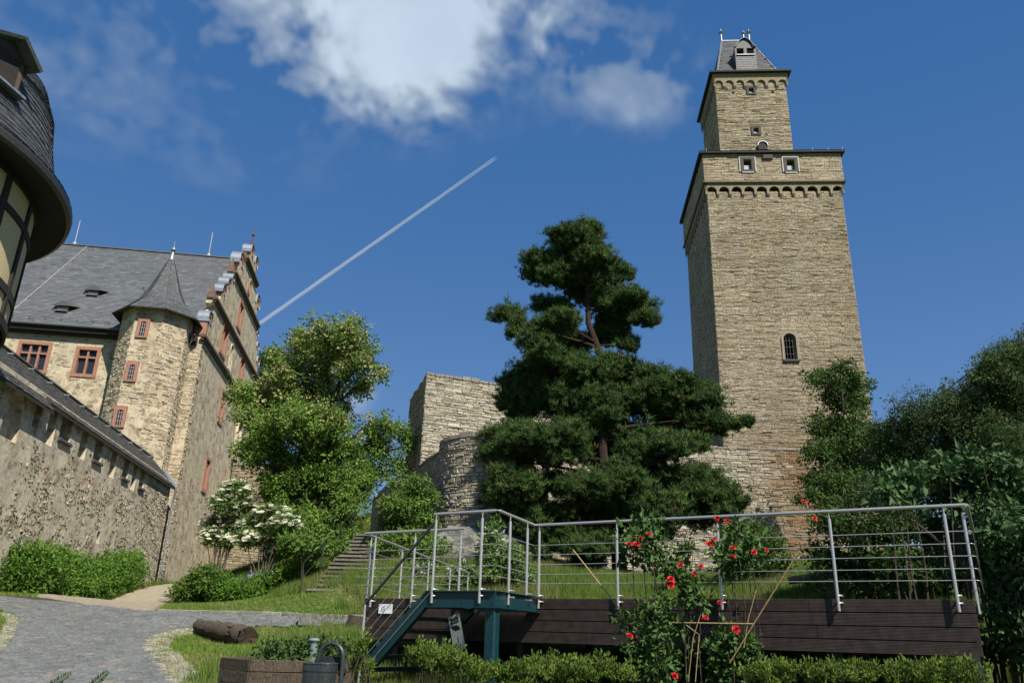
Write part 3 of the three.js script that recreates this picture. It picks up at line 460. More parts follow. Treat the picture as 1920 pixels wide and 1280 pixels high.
// panes, mullions and red stone frame; centre (x, y) on a face at depth z
function crossWindow(parent, F, w, h, nx, trans, label) {   // F(x, y, d) -> point, centred on the window
  const g = new THREE.Group(); g.name = 'window'; parent.add(g); if (label) g.userData.label = label;
  const fw = 0.2, mbx = (mb, x, y, ww, hh, d0, d1, c = [1, 1, 1]) => mb.hexa([F(x - ww / 2, y - hh / 2, d1), F(x + ww / 2, y - hh / 2, d1), F(x + ww / 2, y - hh / 2, d0), F(x - ww / 2, y - hh / 2, d0)], [F(x - ww / 2, y + hh / 2, d1), F(x + ww / 2, y + hh / 2, d1), F(x + ww / 2, y + hh / 2, d0), F(x - ww / 2, y + hh / 2, d0)], c);
  const f = new MB(); mbx(f, -w / 2 - fw / 2, 0, fw, h + fw * 2, -0.3, 0.05); mbx(f, w / 2 + fw / 2, 0, fw, h + fw * 2, -0.3, 0.05); mbx(f, 0, h / 2 + fw / 2, w - 0.004, fw, -0.3, 0.047); mbx(f, 0, -h / 2 - fw / 2, w - 0.004, fw, -0.3, 0.06);
  for (let i = 1; i < nx; i++) mbx(f, -w / 2 + (w * i) / nx, 0, 0.11, h - 0.004, -0.26, -0.03);
  if (trans) mbx(f, 0, h * trans, w - 0.006, 0.1, -0.255, -0.036);
  f.build('frame', M.redstone, g);
  const pw = w / nx, spans = trans ? [[-h / 2, h * trans - 0.05], [h * trans + 0.05, h / 2]] : [[-h / 2, h / 2]];
  for (let i = 0; i < nx; i++) for (const [a, b] of spans) { const p = new MB(); mbx(p, -w / 2 + pw * (i + 0.5), (a + b) / 2, pw - 0.1, b - a - 0.004, -0.215, -0.2); p.build('pane', M.leaded, g); }
  const bars = new MB(); for (let i = 0; i < nx; i++) for (const [a, b] of spans) { const cx = -w / 2 + pw * (i + 0.5); mbx(bars, cx, (a + b) / 2, 0.018, b - a, -0.2, -0.188); const nb = Math.max(1, Math.round((b - a) / 0.32)); for (let k = 1; k < nb; k++) mbx(bars, cx, a + ((b - a) * k) / nb, pw - 0.12, 0.016, -0.2, -0.19); } bars.build('glazing_bars', M.iron, g);
  return g;
}
M.leaded = std({ color: lin(0.02, 0.024, 0.034), roughness: 0.14, vertexColors: false });
{
  const L = 24, Dp = 20.6, eave = 18.35;
  // body of the wing
  new MB().box(-L / 2 - 0.25, 10.2, -Dp / 2 - 0.25, L - 0.502, 16.2, Dp - 0.502).build('wall_core', M.plaster, pal);
  // windows on the front: [x, y, w, h, lights, transom]
  const fronts = [[-9.35, 16.38, 1.5, 1.55, 3, 0.17], [-6.35, 16.3, 1.02, 1.5, 2, 0.2], [-14.2, 16.38, 1.5, 1.55, 3, 0.17], [-18.6, 16.38, 1.5, 1.55, 3, 0.17]];
  for (const [x, y, w, h, n, t] of fronts) crossWindow(pal, (a, b, d) => V(x + a, y + b, d + 0.012), w, h, n, t);
  const clear = (u0, u1, v0, v1) => !fronts.some(([x, y, w, h]) => u1 > x + L - w / 2 - 0.25 && u0 < x + L + w / 2 + 0.25 && v1 + 2 > y - h / 2 - 0.25 && v0 + 2 < y + h / 2 + 0.25);
  const slab = (name, pts, holes, turn, off) => { const sh = new THREE.Shape(pts.map((q) => new THREE.Vector2(...q))); for (const h of holes) sh.holes.push(h); const g = shapeGeo(sh, 0.5); g.translate(0, 0, -0.5); if (turn) g.rotateY(Math.PI / 2); return meshOf(name, g, M.plaster, pal); };
  slab('wall', [[-L, 2.1], [-0.502, 2.1], [-0.502, 18.3], [-L, 18.3]], fronts.map(([x, y, w, h]) => rectPath(x, y, w + 0.3, h + 0.3)), false);
  // patches of bare rubble showing through the render
  masonry(pal, { W: L, H: 16.2, P: (u, v, d) => V(u - L, 2.1 + v, d + 0.004), seed: 300, ch: [0.09, 0.2], sl: [0.18, 0.6], relief: [0.0, 0.026], tilt: 0.022, wave: 0.08, jit: 0.06, gap: 0.03, single: 120, color: rubbleCol, keep: (u0, u1, v0, v1) => { const x = (u0 + u1) / 2 - L, y = (v0 + v1) / 2 + 2; if (y > 18.05 || !clear(u0, u1, v0, v1)) return false; if (x > -1.9) return y > 12.2 + fbm2(x, y * 0.7) || y < 11 || fbm2(x * 2, y * 2 + 5) > 0.15; return fbm2(x * 0.55 + 8, y * 0.6, 4) + (y > 17 ? 0.25 : 0) - sstep(16, 13, y) * 0.25 > 0.15; } });
  // gable wall: rubble quoin strip near the corner
  masonry(pal, { W: 1.3, H: 16, P: (u, v, d) => V(d + 0.004, 2.1 + v, -u), seed: 305, ch: [0.12, 0.26], sl: [0.14, 0.5], relief: [0.0, 0.04], tilt: 0.03, wave: 0.1, jit: 0.08, gap: 0.03, color: rubbleCol, keep: (u0, u1, v0) => (u0 + u1) / 2 < 0.45 + 0.5 * fbm2(v0 * 0.5, 3) + 0.12 });
  // scattered bare patches on the gable
  masonry(pal, { W: 18, H: 14, P: (u, v, d) => V(d + 0.003, 3 + v, -u), seed: 306, ch: [0.1, 0.22], sl: [0.14, 0.5], relief: [-0.012, 0.015], tilt: 0.02, wave: 0.1, jit: 0.08, gap: 0.04, color: (u, v, r) => mul(rubbleCol(u, v, r), 0.85), keep: (u0, u1, v0) => fbm2(u0 * 0.4 + 30, v0 * 0.35, 4) > 0.40 - 0.32 * sstep(6, 4, v0) * sstep(3, 5, v0) * sstep(5, 1, u0) });
  // gable windows: [z behind corner, y, w, h, lights, transom]
  const gw = [[5.35, 20.2, 1.5, 2.0, 2, 0], [11.95, 20.25, 1.3, 1.7, 2, 0], [8.9, 23.35, 1.25, 1.8, 2, 0], [7.7, 16.05, 1.1, 2.0, 2, 0.14], [6.35, 11.1, 1.0, 1.9, 2, 0]];
  for (const [z, y, w, h, n, t] of gw) crossWindow(pal, (a, b, d) => V(d + 0.012, y + b, -z - a), w, h, n, t);
  // blind niche, door arch and oculus on the gable
  const archPath = (z, y, w, h) => { const q = new THREE.Path(); q.moveTo(z - w / 2, y); q.lineTo(z - w / 2, y + h - w / 2); q.absarc(z, y + h - w / 2, w / 2, Math.PI, 0, true); q.lineTo(z + w / 2, y); q.closePath(); return q; };
  slab('gable_wall', [[0, 2.1], [Dp, 2.1], [Dp, 18.3], [0, 18.3]], [...gw.filter((q) => q[1] < 18).map(([z, y, w, h]) => rectPath(z, y, w + 0.3, h + 0.3)), archPath(14.1, 13.6, 1.3, 3.0)], true);
  const archShape = (w, h) => { const s = new THREE.Shape(); s.moveTo(-w / 2, 0); s.lineTo(w / 2, 0); s.lineTo(w / 2, h - w / 2); s.absarc(0, h - w / 2, w / 2, 0, Math.PI); s.closePath(); return s; };
  const faceGable = (g, z, y, d) => { g.rotateY(Math.PI / 2); g.translate(d, y, -z); return g; };
  new MB().box(-0.3, 19.8, -8.0, 0.1, 2.0, 0.9).build('blind_niche', M.plasterGrey, pal);
  const rimA = (w, h, z, y, t, mat, nm, depth = 0.06) => { const o = archShape(w + t * 2, h + t), i = archShape(w, h); o.holes.push(new THREE.Path(i.getPoints(10))); meshOf(nm, faceGable(shapeGeo(o, depth), z, y, 0.005), mat, pal); };
  rimA(0.75, 1.9, 8.0, 18.85, 0.1, M.plasterGrey, 'niche_rim');
  rimA(1.3, 3.0, 14.1, 13.6, 0.22, M.plaster, 'doorway_rim', 0.2);
  const oc = new THREE.Shape(); oc.absellipse(0, 0, 0.42, 0.72, 0, Math.PI * 2); const och = new THREE.Path(); och.absellipse(0, 0, 0.27, 0.5, 0, Math.PI * 2); oc.holes.push(och); meshOf('oculus_frame', faceGable(shapeGeo(oc, 0.08), 10.4, 26.35, 0.005), M.redstone, pal); 
  // stepped gable with scrolls, one slab behind the gable face; d = distance behind the corner
  const half = [[0.0, 18.2], [0.15, 19.1], [0.75, 19.25], [0.55, 19.9], [1.2, 20.35], [1.75, 21.0], [1.3, 21.2], [1.3, 21.75], [2.5, 21.8], [2.75, 22.5], [3.45, 22.7], [3.5, 23.4], [4.35, 23.7], [4.5, 24.4], [5.3, 24.6], [5.2, 24.85], [5.2, 25.35], [6.1, 25.45], [6.15, 26.4], [6.9, 27.0], [8.0, 27.2], [7.95, 27.4], [7.95, 27.85], [8.8, 27.95], [9.0, 28.7], [9.6, 29.25], [10.3, 29.4]];
  const prof = [...half, ...half.slice(0, -1).reverse().map(([d, y]) => [20.6 - d, y])];
  const gs = new THREE.Shape(prof.map(([d, y]) => new THREE.Vector2(d, y))); gs.holes.push(archPath(8.0, 18.85, 0.75, 1.9)); for (const [z, y, w, h] of gw) if (y > 18) gs.holes.push(rectPath(z, y, w + 0.3, h + 0.3)); const ocp = new THREE.Path(); ocp.absellipse(10.4, 26.35, 0.27, 0.5, 0, Math.PI * 2); gs.holes.push(ocp); const gg = shapeGeo(gs, 0.55); gg.rotateY(Math.PI / 2); gg.translate(-0.55, 0, 0); // shape x -> local -z
  meshOf('gable', gg, M.plaster, pal);
  // string courses along the gable
  const course = (y, d0, d1, name = 'cornice') => { const mb = new MB(); mb.bar(V(0.09, y, -d0 + 0.15), V(0.09, y, -d1), 0.3, 0.2, [1, 1, 1]); mb.bar(V(0.05, y - 0.17, -d0 + 0.08), V(0.05, y - 0.17, -d1), 0.18, 0.14, [1, 1, 1]); mb.build(name, M.brownstone, pal); };
  course(18.42, -0.15, 20.8); course(21.45, 1.1, 19.5); course(25.1, 5.0, 15.6); course(27.6, 7.8, 12.8);
  // red stone pedestals, obelisks, scroll stones and pale metal covers
  const side = (f) => { f(1); f(-1); };
  side((s) => {
    const D = (d) => (s > 0 ? -d : -20.6 + d);
    for (const [d, y] of [[1.35, 21.62], [5.25, 25.27], [8.0, 27.75]]) { const o = new MB(); o.box(-0.25, y + 0.12, D(d), 0.44, 0.4, 0.34); if (y < 27) o.hexa([V(-0.37, y + 0.32, D(d) + 0.12), V(-0.13, y + 0.32, D(d) + 0.12), V(-0.13, y + 0.32, D(d) - 0.12), V(-0.37, y + 0.32, D(d) - 0.12)], [V(-0.28, y + 1.05, D(d) + 0.03), V(-0.22, y + 1.05, D(d) + 0.03), V(-0.22, y + 1.05, D(d) - 0.03), V(-0.28, y + 1.05, D(d) - 0.03)], [1, 1, 1]); o.build('obelisk', M.redbrown ?? (M.redbrown = std({ color: lin(0.20, 0.12, 0.09), map: rep(grainTex, 1) })), pal); }
    for (const [d, y, r] of [[0.75, 19.75, 0.6], [2.95, 22.7, 0.5], [3.95, 23.7, 0.42], [4.85, 24.5, 0.34], [6.5, 26.5, 0.78], [9.3, 28.75, 0.6]]) {
      const rim = new MB(), cv = new MB(); const n = 9; for (let i = 0; i < n; i++) { const t0 = -0.3 + (Math.PI * 1.15 * i) / n, t1 = -0.3 + (Math.PI * 1.15 * (i + 1)) / n, p = (t, q, x) => V(x, y + q * Math.sin(t), D(d - q * Math.cos(t) * 1)); rim.hexa([p(t0, r * 0.55, 0.05), p(t1, r * 0.55, 0.05), p(t1, r * 0.55, -0.5), p(t0, r * 0.55, -0.5)], [p(t0, r, 0.05), p(t1, r, 0.05), p(t1, r, -0.5), p(t0, r, -0.5)], [1, 1, 1]); cv.hexa([p(t0, r + 0.004, 0.12), p(t1, r + 0.004, 0.12), p(t1, r + 0.004, -0.58), p(t0, r + 0.004, -0.58)], [p(t0, r + 0.05, 0.12), p(t1, r + 0.05, 0.12), p(t1, r + 0.05, -0.58), p(t0, r + 0.05, -0.58)], [1, 1, 1]); }
      rim.build('scroll', M.redstone, pal); cv.build('metal_cover', M.zinc, pal);
    }
    new MB().box(-0.2, 18.95, D(0.12), 0.7, 0.9, 0.35).build('gable_foot', M.redstone, pal); new MB().box(-0.2, 19.48, D(0.12), 0.85, 0.12, 0.5).build('metal_cover', M.zinc, pal);
  });
  const fin = new MB(); fin.lathe(-0.27, -10.3, [[0.3, 29.3], [0.3, 29.6], [0.16, 29.8], [0.2, 29.95], [0.08, 30.1], [0.04, 30.6], [0.13, 30.75], [0.1, 30.9], [0.02, 31.1], [0.01, 31.5]], 10, [1, 1, 1]); fin.build('gable_finial', M.brownstone, pal);
  // roof: eave overhang in front, ridge at half depth
  const ez = 0.5, ey = 18.35, ry = 28.55, rz = -10.3, sl = Math.hypot(ez - rz, ry - ey), vd = V(0, ry - ey, rz - ez).normalize(), nn = V(0, -vd.z, vd.y);
  const roof = new THREE.Group(); roof.name = 'roof'; pal.add(roof); roof.userData.label = 'long grey slate roof with small dormer vents';
  const bd = new MB(); bd.hexa([V(-L, ey - 0.12, ez), V(-0.56, ey - 0.12, ez), V(-0.56, ry - 0.12, rz), V(-L, ry - 0.12, rz)], [V(-L, ey, ez), V(-0.56, ey, ez), V(-0.56, ry, rz), V(-L, ry, rz)], [1, 1, 1]); bd.hexa([V(-L, ry - 0.12, rz), V(-0.56, ry - 0.12, rz), V(-0.56, ey - 0.12, -21.1), V(-L, ey - 0.12, -21.1)], [V(-L, ry, rz), V(-0.56, ry, rz), V(-0.56, ey, -21.1), V(-L, ey, -21.1)], [0.1, 0.11, 0.12]); bd.build('roof_boards', M.underlay, roof);
  slates(roof, { W: L - 0.56, H: sl, w: 0.36, h: 0.22, seed: 320, single: 220, pick: (s) => s[2] * 3 + Math.abs(s[0] - 17), P: (u, v) => V(-L + u, ey, ez).addScaledVector(vd, v), N: () => nn, color: (u, v, r) => mul([0.155, 0.168, 0.175], 0.82 + 0.32 * r() + 0.22 * fbm2(u * 0.35, v * 0.9) + (r() < 0.05 ? 0.35 : 0)) });
  new MB().bar(V(-L, ry + 0.04, rz), V(-0.5, ry + 0.04, rz), 0.3, 0.1, [1, 1, 1]).build('ridge_cap', std({ color: lin(0.12, 0.125, 0.13), map: rep(grainTex, 1), roughness: 0.6 }), roof);
  // gutter, dark boxed eave and its cornice
  const gt = new MB(); gt.tube([V(-L, ey - 0.06, ez + 0.1), V(-0.3, ey - 0.06, ez + 0.1)], 0.085, 8); gt.build('gutter', M.gutterDark ?? (M.gutterDark = std({ color: lin(0.10, 0.11, 0.115), roughness: 0.5, metalness: 0.3 })), pal);
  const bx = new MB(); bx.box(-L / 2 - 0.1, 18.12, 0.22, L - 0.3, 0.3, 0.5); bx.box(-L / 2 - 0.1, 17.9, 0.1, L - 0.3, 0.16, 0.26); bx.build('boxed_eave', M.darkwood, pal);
  const sg = new MB(); for (let x = -L + 0.5; x < -0.8; x += 0.9) sg.box(x, ey + 0.42, ez - 0.3, 0.02, 0.12, 0.05); sg.bar(V(-L, ey + 0.5, ez - 0.32), V(-0.8, ey + 0.5, ez - 0.32), 0.02, 0.02, [1, 1, 1]); sg.build('snow_guard', M.iron, roof);
  // lightning conductors on the ridge and the wire down the slope
  for (const x of [-13.15, -3.35]) { const r = new MB(); r.lathe(x, rz, [[0.14, ry], [0.12, ry + 0.25], [0.03, ry + 0.3], [0.025, ry + 1.9], [0.005, ry + 2.2]], 8, [1, 1, 1]); r.build('lightning_rod', M.white, roof); }
  const wire = []; for (let i = 0; i <= 10; i++) { const v = sl * (1 - i / 10), p = V(-12.2 + 0.9 * (i / 10), ey, ez).addScaledVector(vd, v).addScaledVector(nn, 0.05); wire.push(p); } const wr = new MB(); wr.tube(wire, 0.016, 5); wr.build('conductor_wire', M.white, roof);
  // little dormer vents
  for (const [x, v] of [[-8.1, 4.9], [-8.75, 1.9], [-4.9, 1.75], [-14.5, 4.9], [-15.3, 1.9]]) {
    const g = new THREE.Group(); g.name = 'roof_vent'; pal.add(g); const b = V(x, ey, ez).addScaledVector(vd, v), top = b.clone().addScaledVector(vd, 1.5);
    const f = new MB(); f.hexa([V(b.x - 0.32, b.y, b.z + 0.02), V(b.x + 0.32, b.y, b.z + 0.02), V(b.x + 0.32, b.y, b.z - 0.9), V(b.x - 0.32, b.y, b.z - 0.9)], [V(b.x - 0.32, b.y + 0.42, b.z + 0.02), V(b.x + 0.32, b.y + 0.42, b.z + 0.02), V(b.x + 0.32, b.y + 0.42, b.z - 0.9), V(b.x - 0.32, b.y + 0.42, b.z - 0.9)], [1, 1, 1]); f.build('vent_shade_box', M.ventShade ?? (M.ventShade = std({ color: lin(0.055, 0.045, 0.036), map: rep(streakTex, 2) })), g);  // dark box: shade of the open vent under its hood, painted in
    const rf = new MB(), apex = V(b.x, b.y + 0.78, b.z + 0.1), back = V(b.x, b.y + 1.15, b.z - 1.2); for (const s of [-1, 1]) { const A = V(b.x + s * 0.55, b.y + 0.4, b.z + 0.12), B = V(b.x + s * 0.75, b.y + 0.62, b.z - 0.6); if (s < 0) { rf.tri(A, apex, back); rf.tri(A, back, B); } else { rf.tri(A, back, apex); rf.tri(A, B, back); } } rf.tri(V(b.x - 0.55, b.y + 0.4, b.z + 0.12), V(b.x + 0.55, b.y + 0.4, b.z + 0.12), apex); rf.build('vent_hood', std({ color: lin(0.09, 0.095, 0.09), roughness: 0.8, map: rep(grainTex, 2) }), g);
    new MB().box(b.x, b.y + 0.03, b.z + 0.12, 0.72, 0.05, 0.3).build('vent_sill', M.zinc, g);
  }
  // ---- stair turret, an octagon half set into the front wall ----
  const T = new THREE.Group(); T.name = 'stair_turret'; T.position.set(-2.5, 0, 0.55); pal.add(T); T.userData.label = 'octagonal stair turret with pointed slate roof';
  const ro = 2.02, oct = (i, r = ro) => { const a = (i + 0.5) * Math.PI / 4; return [Math.sin(a) * r, Math.cos(a) * r]; };
  const body = new MB(); for (let i = 0; i < 8; i++) { const [x0, z0] = oct(i - 1), [x1, z1] = oct(i); body.quad(V(x0, 3, z0), V(x1, 3, z1), V(x1, 19.5, z1), V(x0, 19.5, z0), [1, 1, 1]); } body.build('turret_wall', M.plaster, T);
  for (let i = -2; i <= 2; i++) {
    const [x0, z0] = oct(i - 1), [x1, z1] = oct(i), A = V(x0, 3, z0), ud = V(x1 - x0, 0, z1 - z0), W = ud.length(); ud.normalize(); const nd = V(ud.z, 0, -ud.x).multiplyScalar(-1); if (nd.dot(V(x0 + x1, 0, z0 + z1)) < 0) nd.negate();
    masonry(T, { W, H: 15.9, P: (u, v, d) => A.clone().addScaledVector(ud, u).addScaledVector(nd, d + 0.003).setY(3 + v), seed: 330 + i, ch: [0.09, 0.2], sl: [0.16, 0.6], relief: [0.0, 0.032], tilt: 0.026, wave: 0.08, jit: 0.06, gap: 0.03, single: i === 0 ? 120 : 40, color: rubbleCol, keep: (u0, u1, v0, v1) => { const y = v0 + 3, u = (u0 + u1) / 2; if (i === 0 && [17.95, 15.3, 12.65].some((wy) => v1 + 3 > wy - 0.72 && v0 + 3 < wy + 0.72 && u < 1.25)) return false; const top = 18.0 + 0.5 * fbm2(u * 2 + i * 5, 1); if (y > top) return false; return fbm2(u * 0.9 + i * 3, y * 0.45 + 2, 3) > -0.22 - sstep(11, 14, y) * 0.1 + (y < 12.6 ? 0.15 : 0); } });
  }
  // three small arched turret windows with red stone surrounds on the facet facing the yard
  { const [x0, z0] = oct(-1), [x1, z1] = oct(0), ud = V(x1 - x0, 0, z1 - z0).normalize(), ang = Math.atan2(-ud.z, ud.x), mid = V((x0 + x1) / 2, 0, (z0 + z1) / 2);
    for (const [y, sh] of [[17.95, 0.22], [15.3, 0.36], [12.65, 0.5]]) {
      const g = new THREE.Group(); g.name = 'turret_window'; g.position.set(mid.x - ud.x * sh, y - 0.62, mid.z - ud.z * sh); g.rotation.y = ang; T.add(g);
      const o = new THREE.Shape(); o.moveTo(-0.33, -0.1); o.lineTo(0.33, -0.1); o.lineTo(0.33, 1.12); o.lineTo(-0.33, 1.12); o.closePath(); const ip = archShape(0.3, 0.9); o.holes.push(new THREE.Path(ip.getPoints(8)));
      const geos = [shapeGeo(o, 0.1), shapeGeo(ip, 0.02)]; const bars = []; for (const x of [-0.06, 0.06]) { const bgeo = new THREE.BoxGeometry(0.015, 0.95, 0.015); bgeo.translate(x, 0.48, 0.05); bars.push(bgeo); } for (const yy of [0.25, 0.5, 0.75]) { const bgeo = new THREE.BoxGeometry(0.36, 0.015, 0.012); bgeo.translate(0, yy, 0.06); bars.push(bgeo); }
      geos[0].translate(0, 0, 0.0); const fm = meshOf('surround', geos[0], M.redstone, g); meshOf('pane', geos[1], M.leaded, g); meshOf('grille', mergeGeometries(bars), M.white, g);
    } }
  // pointed octagonal roof with flared eave
  const tp = [[2.62, 18.95], [2.05, 19.45], [1.42, 20.1], [0.98, 20.9], [0.64, 21.8], [0.32, 22.7], [0.08, 23.3]];
  const so = new MB(); for (let i = 0; i < 8; i++) { const f = (k, r, y) => { const [x, z] = oct(k, r); return V(x, y, z); }; so.quad(f(i, 2.62, 18.9), f(i - 1, 2.62, 18.9), f(i - 1, 1.98, 19.2), f(i, 1.98, 19.2)); so.quad(f(i - 1, 2.62, 18.9), f(i, 2.62, 18.9), f(i, 2.62, 18.97), f(i - 1, 2.62, 18.97)); } so.build('turret_soffit', M.darkwood, T);
  const und = new MB(), sl2 = new MB(), rr = rng(5); for (let i = 0; i < 8; i++) for (let k = 0; k < tp.length - 1; k++) {
    const f = (q, r, y) => { const [x, z] = oct(q, r); return V(x, y, z); }, a = f(i - 1, tp[k][0], tp[k][1]), b = f(i, tp[k][0], tp[k][1]), c = f(i, tp[k + 1][0], tp[k + 1][1]), d = f(i - 1, tp[k + 1][0], tp[k + 1][1]); und.quad(a, b, c, d);
    const nrm = b.clone().sub(a).cross(c.clone().sub(a)).normalize(), rows = Math.max(2, Math.round(a.distanceTo(d) / 0.17)); for (let r = 0; r < rows; r++) { const t0 = r / rows, t1 = Math.min(1, (r + 1.25) / rows), l0 = a.clone().lerp(d, t0), r0 = b.clone().lerp(c, t0), l1 = a.clone().lerp(d, t1), r1 = b.clone().lerp(c, t1), n = Math.max(1, Math.round(l0.distanceTo(r0) / 0.24)); for (let q = 0; q < n; q++) { const u0 = q / n, u1 = (q + 0.96) / n, col = mul([0.125, 0.133, 0.138], 0.75 + 0.5 * rr()); const A = l0.clone().lerp(r0, u0).addScaledVector(nrm, 0.025), B = l0.clone().lerp(r0, u1).addScaledVector(nrm, 0.025), C = l1.clone().lerp(r1, u1).addScaledVector(nrm, 0.004), E = l1.clone().lerp(r1, u0).addScaledVector(nrm, 0.004); sl2.quad(A, B, C, E, col); sl2.quad(A.clone().addScaledVector(nrm, -0.024), B.clone().addScaledVector(nrm, -0.024), B, A, col); } } }
  und.build('turret_roof', M.underlay, T); sl2.build('turret_slates', M.slate, T, 'stuff');
  const tf = new MB(); tf.lathe(0, 0, [[0.2, 22.9], [0.1, 23.5], [0.05, 23.65], [0.17, 23.8], [0.12, 23.92], [0.02, 24.0], [0.01, 24.4]], 9, [1, 1, 1]); tf.build('turret_finial', M.zinc, T);
  const hk = new MB(); hk.tube([V(-0.95, 20.7, 0.3), V(-1.15, 20.8, 0.35), V(-1.2, 21.05, 0.35)], 0.03, 5); hk.build('roof_hook', M.iron, T);
  // rain hopper beside the turret
  const hp = new MB(); hp.tube([V(-0.45, 18.2, 0.6), V(-0.5, 17.9, 0.45), V(-0.75, 17.6, 0.25), V(-0.8, 16.9, 0.12), V(-0.8, 3.8, 0.12)], 0.055, 8); hp.build('downpipe', M.zinc, pal);
}

// ---------- covered wall walk on the left: plastered rubble wall with loopholes under a slate pent roof ----------
const cw = thing('covered_wall', 'old plastered rubble wall with small openings under a narrow slate roof', 'wall', CORNER, PAL_RY);
{
  const z0 = 1.2, z1 = 36, top = 9.3;    // runs along local +z towards the yard, face at local x = 0
  // openings: [z, y0, y1, width, depth kind]
  const opens = [[6.35, 8.08, 9.2, 0.8], [8.95, 8.08, 9.2, 0.85], [12.75, 8.1, 9.2, 0.95], [16.35, 8.15, 9.2, 1.05]];
  const niches = [[7.6, 7.75, 9.1, 0.62], [10.75, 7.8, 9.1, 0.7], [14.45, 7.85, 9.1, 0.75], [17.65, 7.7, 9.1, 0.7], [18.9, 8.0, 9.1, 0.6]];
  const shape = new THREE.Shape(); shape.moveTo(z0, 1); shape.lineTo(z1, 1); shape.lineTo(z1, top); shape.lineTo(z0, top); shape.closePath();
  for (const [z, a, b, w] of [...opens, ...niches, [10.72, 4.95, 5.45, 0.42]]) { const h = new THREE.Path(); h.moveTo(z - w / 2, a); h.lineTo(z - w / 2, b); h.lineTo(z + w / 2, b); h.lineTo(z + w / 2, a); h.closePath(); shape.holes.push(h); }
  const ap = new THREE.Path(), az = 20.6; ap.moveTo(az - 0.62, 7.2); ap.lineTo(az - 0.62, 8.2); ap.absarc(az, 8.2, 0.62, Math.PI, 0, true); ap.lineTo(az + 0.62, 7.2); ap.closePath(); shape.holes.push(ap);
  const g = new THREE.ExtrudeGeometry(shape, { depth: 0.75, bevelEnabled: true, bevelSize: 0.02, bevelThickness: 0.02, bevelSegments: 1, curveSegments: 12 }); g.rotateY(-Math.PI / 2); g.translate(-0.02, 0, 0); // shape x -> local +z, depth -> -x
  meshOf('wall_face', g, M.plasterGrey, cw);
  const zb = (z0 + z1) / 2, zl = z1 - z0 - 0.02, wb = new MB(); wb.box(-1.63, 4.2, zb, 1.6, 6.4, zl); wb.box(-2.3, 8.42, zb, 0.26, 2.03, zl); for (const z of [z0 + 0.15, z1 - 0.15]) wb.box(-1.47, 8.42, z, 1.39, 2.03, 0.28); wb.build('wall_back', M.plasterGrey, cw);
  // niche backs with a slit, lintel sills of openings
  for (const [z, a, b, w] of niches) { const n = new THREE.Group(); n.name = 'niche'; cw.add(n); new MB().box(-0.42, (a + b) / 2, z, 0.1, b - a - 0.01, w + 0.1).build('niche_back', M.plasterGrey, n);  }
  for (const [z, a, b, w] of opens) { const n = new THREE.Group(); n.name = 'loophole'; cw.add(n); new MB().bar(V(-0.02, a - 0.06, z - w / 2 - 0.08), V(-0.02, a - 0.06, z + w / 2 + 0.08), 0.26, 0.12, [1, 1, 1]).build('stone_sill', M.frameStone, n); }
  // round-arched bay with a spout stone below it
  new MB().box(-0.4, 8.0, az, 0.1, 1.7, 1.3).build('arched_niche_back', M.plasterGrey, cw);
  // rubble breaking through the render
  masonry(cw, { W: z1 - z0, H: 7.4, P: (u, v, d) => V(d + 0.004, 1.2 + v, z1 - u), seed: 400, ch: [0.07, 0.15], sl: [0.08, 0.3], relief: [-0.002, 0.03], tilt: 0.025, wave: 0.12, jit: 0.08, gap: 0.05, single: 150, color: (u, v, r) => { const k = 0.45 + 0.9 * r(); const c = r() < 0.08 ? [0.34, 0.18, 0.11] : r() < 0.4 ? [0.36, 0.33, 0.25] : [0.46, 0.39, 0.27]; return mul(c, k); }, keep: (u0, u1, v0, v1) => { const z = z1 - u0, y = v0 + 1.2; if ([...opens, ...niches, [10.72, 4.9, 5.5, 0.5], [az, 5.6, 9.2, 1.4]].some(([q, a, b, w]) => z > q - w / 2 - 0.35 && z < q + w / 2 + 0.35 && y + 0.2 > a - 0.25 && y < b)) return false; return fbm2(u0 * 0.45, y * 0.55, 4) + 0.55 * n2(u0 * 4.1, y * 4.7) > 0.06 - 0.25 * sstep(7, 4, z); } });
  // pent roof: right part, then a lower, deeper eave towards the yard
  const roof = new THREE.Group(); roof.name = 'roof'; cw.add(roof);
  const ridge = [-1.15, 10.5];
  const slope = (za, zb, ex, ey, seed) => { const A = V(ex, ey, za), vd = V(ridge[0] - ex, ridge[1] - ey, 0), H = vd.length(); vd.normalize(); const nn = V(-vd.y, vd.x, 0); if (nn.y < 0) nn.negate();
    const bd = new MB(); bd.hexa([V(ex, ey - 0.14, zb), V(ex, ey - 0.14, za), V(ridge[0], ridge[1] - 0.14, za), V(ridge[0], ridge[1] - 0.14, zb)], [V(ex, ey, zb), V(ex, ey, za), V(ridge[0], ridge[1], za), V(ridge[0], ridge[1], zb)], [1, 1, 1]); bd.hexa([V(ridge[0], ridge[1] - 0.14, zb), V(ridge[0], ridge[1] - 0.14, za), V(-2.6, 9.3, za), V(-2.6, 9.3, zb)], [V(ridge[0], ridge[1], zb), V(ridge[0], ridge[1], za), V(-2.6, 9.39, za), V(-2.6, 9.39, zb)], [1, 1, 1]); bd.build('roof_boards', M.darkwood, roof);
    slates(roof, { W: zb - za, H, w: 0.24, h: 0.15, seed, single: seed === 410 ? 200 : 60, pick: (s) => s[2] * 4 + s[0] * 0.5, P: (u, v) => V(ex, ey, zb - u).addScaledVector(vd, v), N: () => nn, color: (u, v, r) => mul([0.105, 0.105, 0.095], 0.7 + 0.5 * r() + 0.2 * fbm2(u, v)) }); };
  slope(1.0, 18.6, 0.2, 9.0, 410); slope(18.6, z1, 0.36, 8.72, 411);
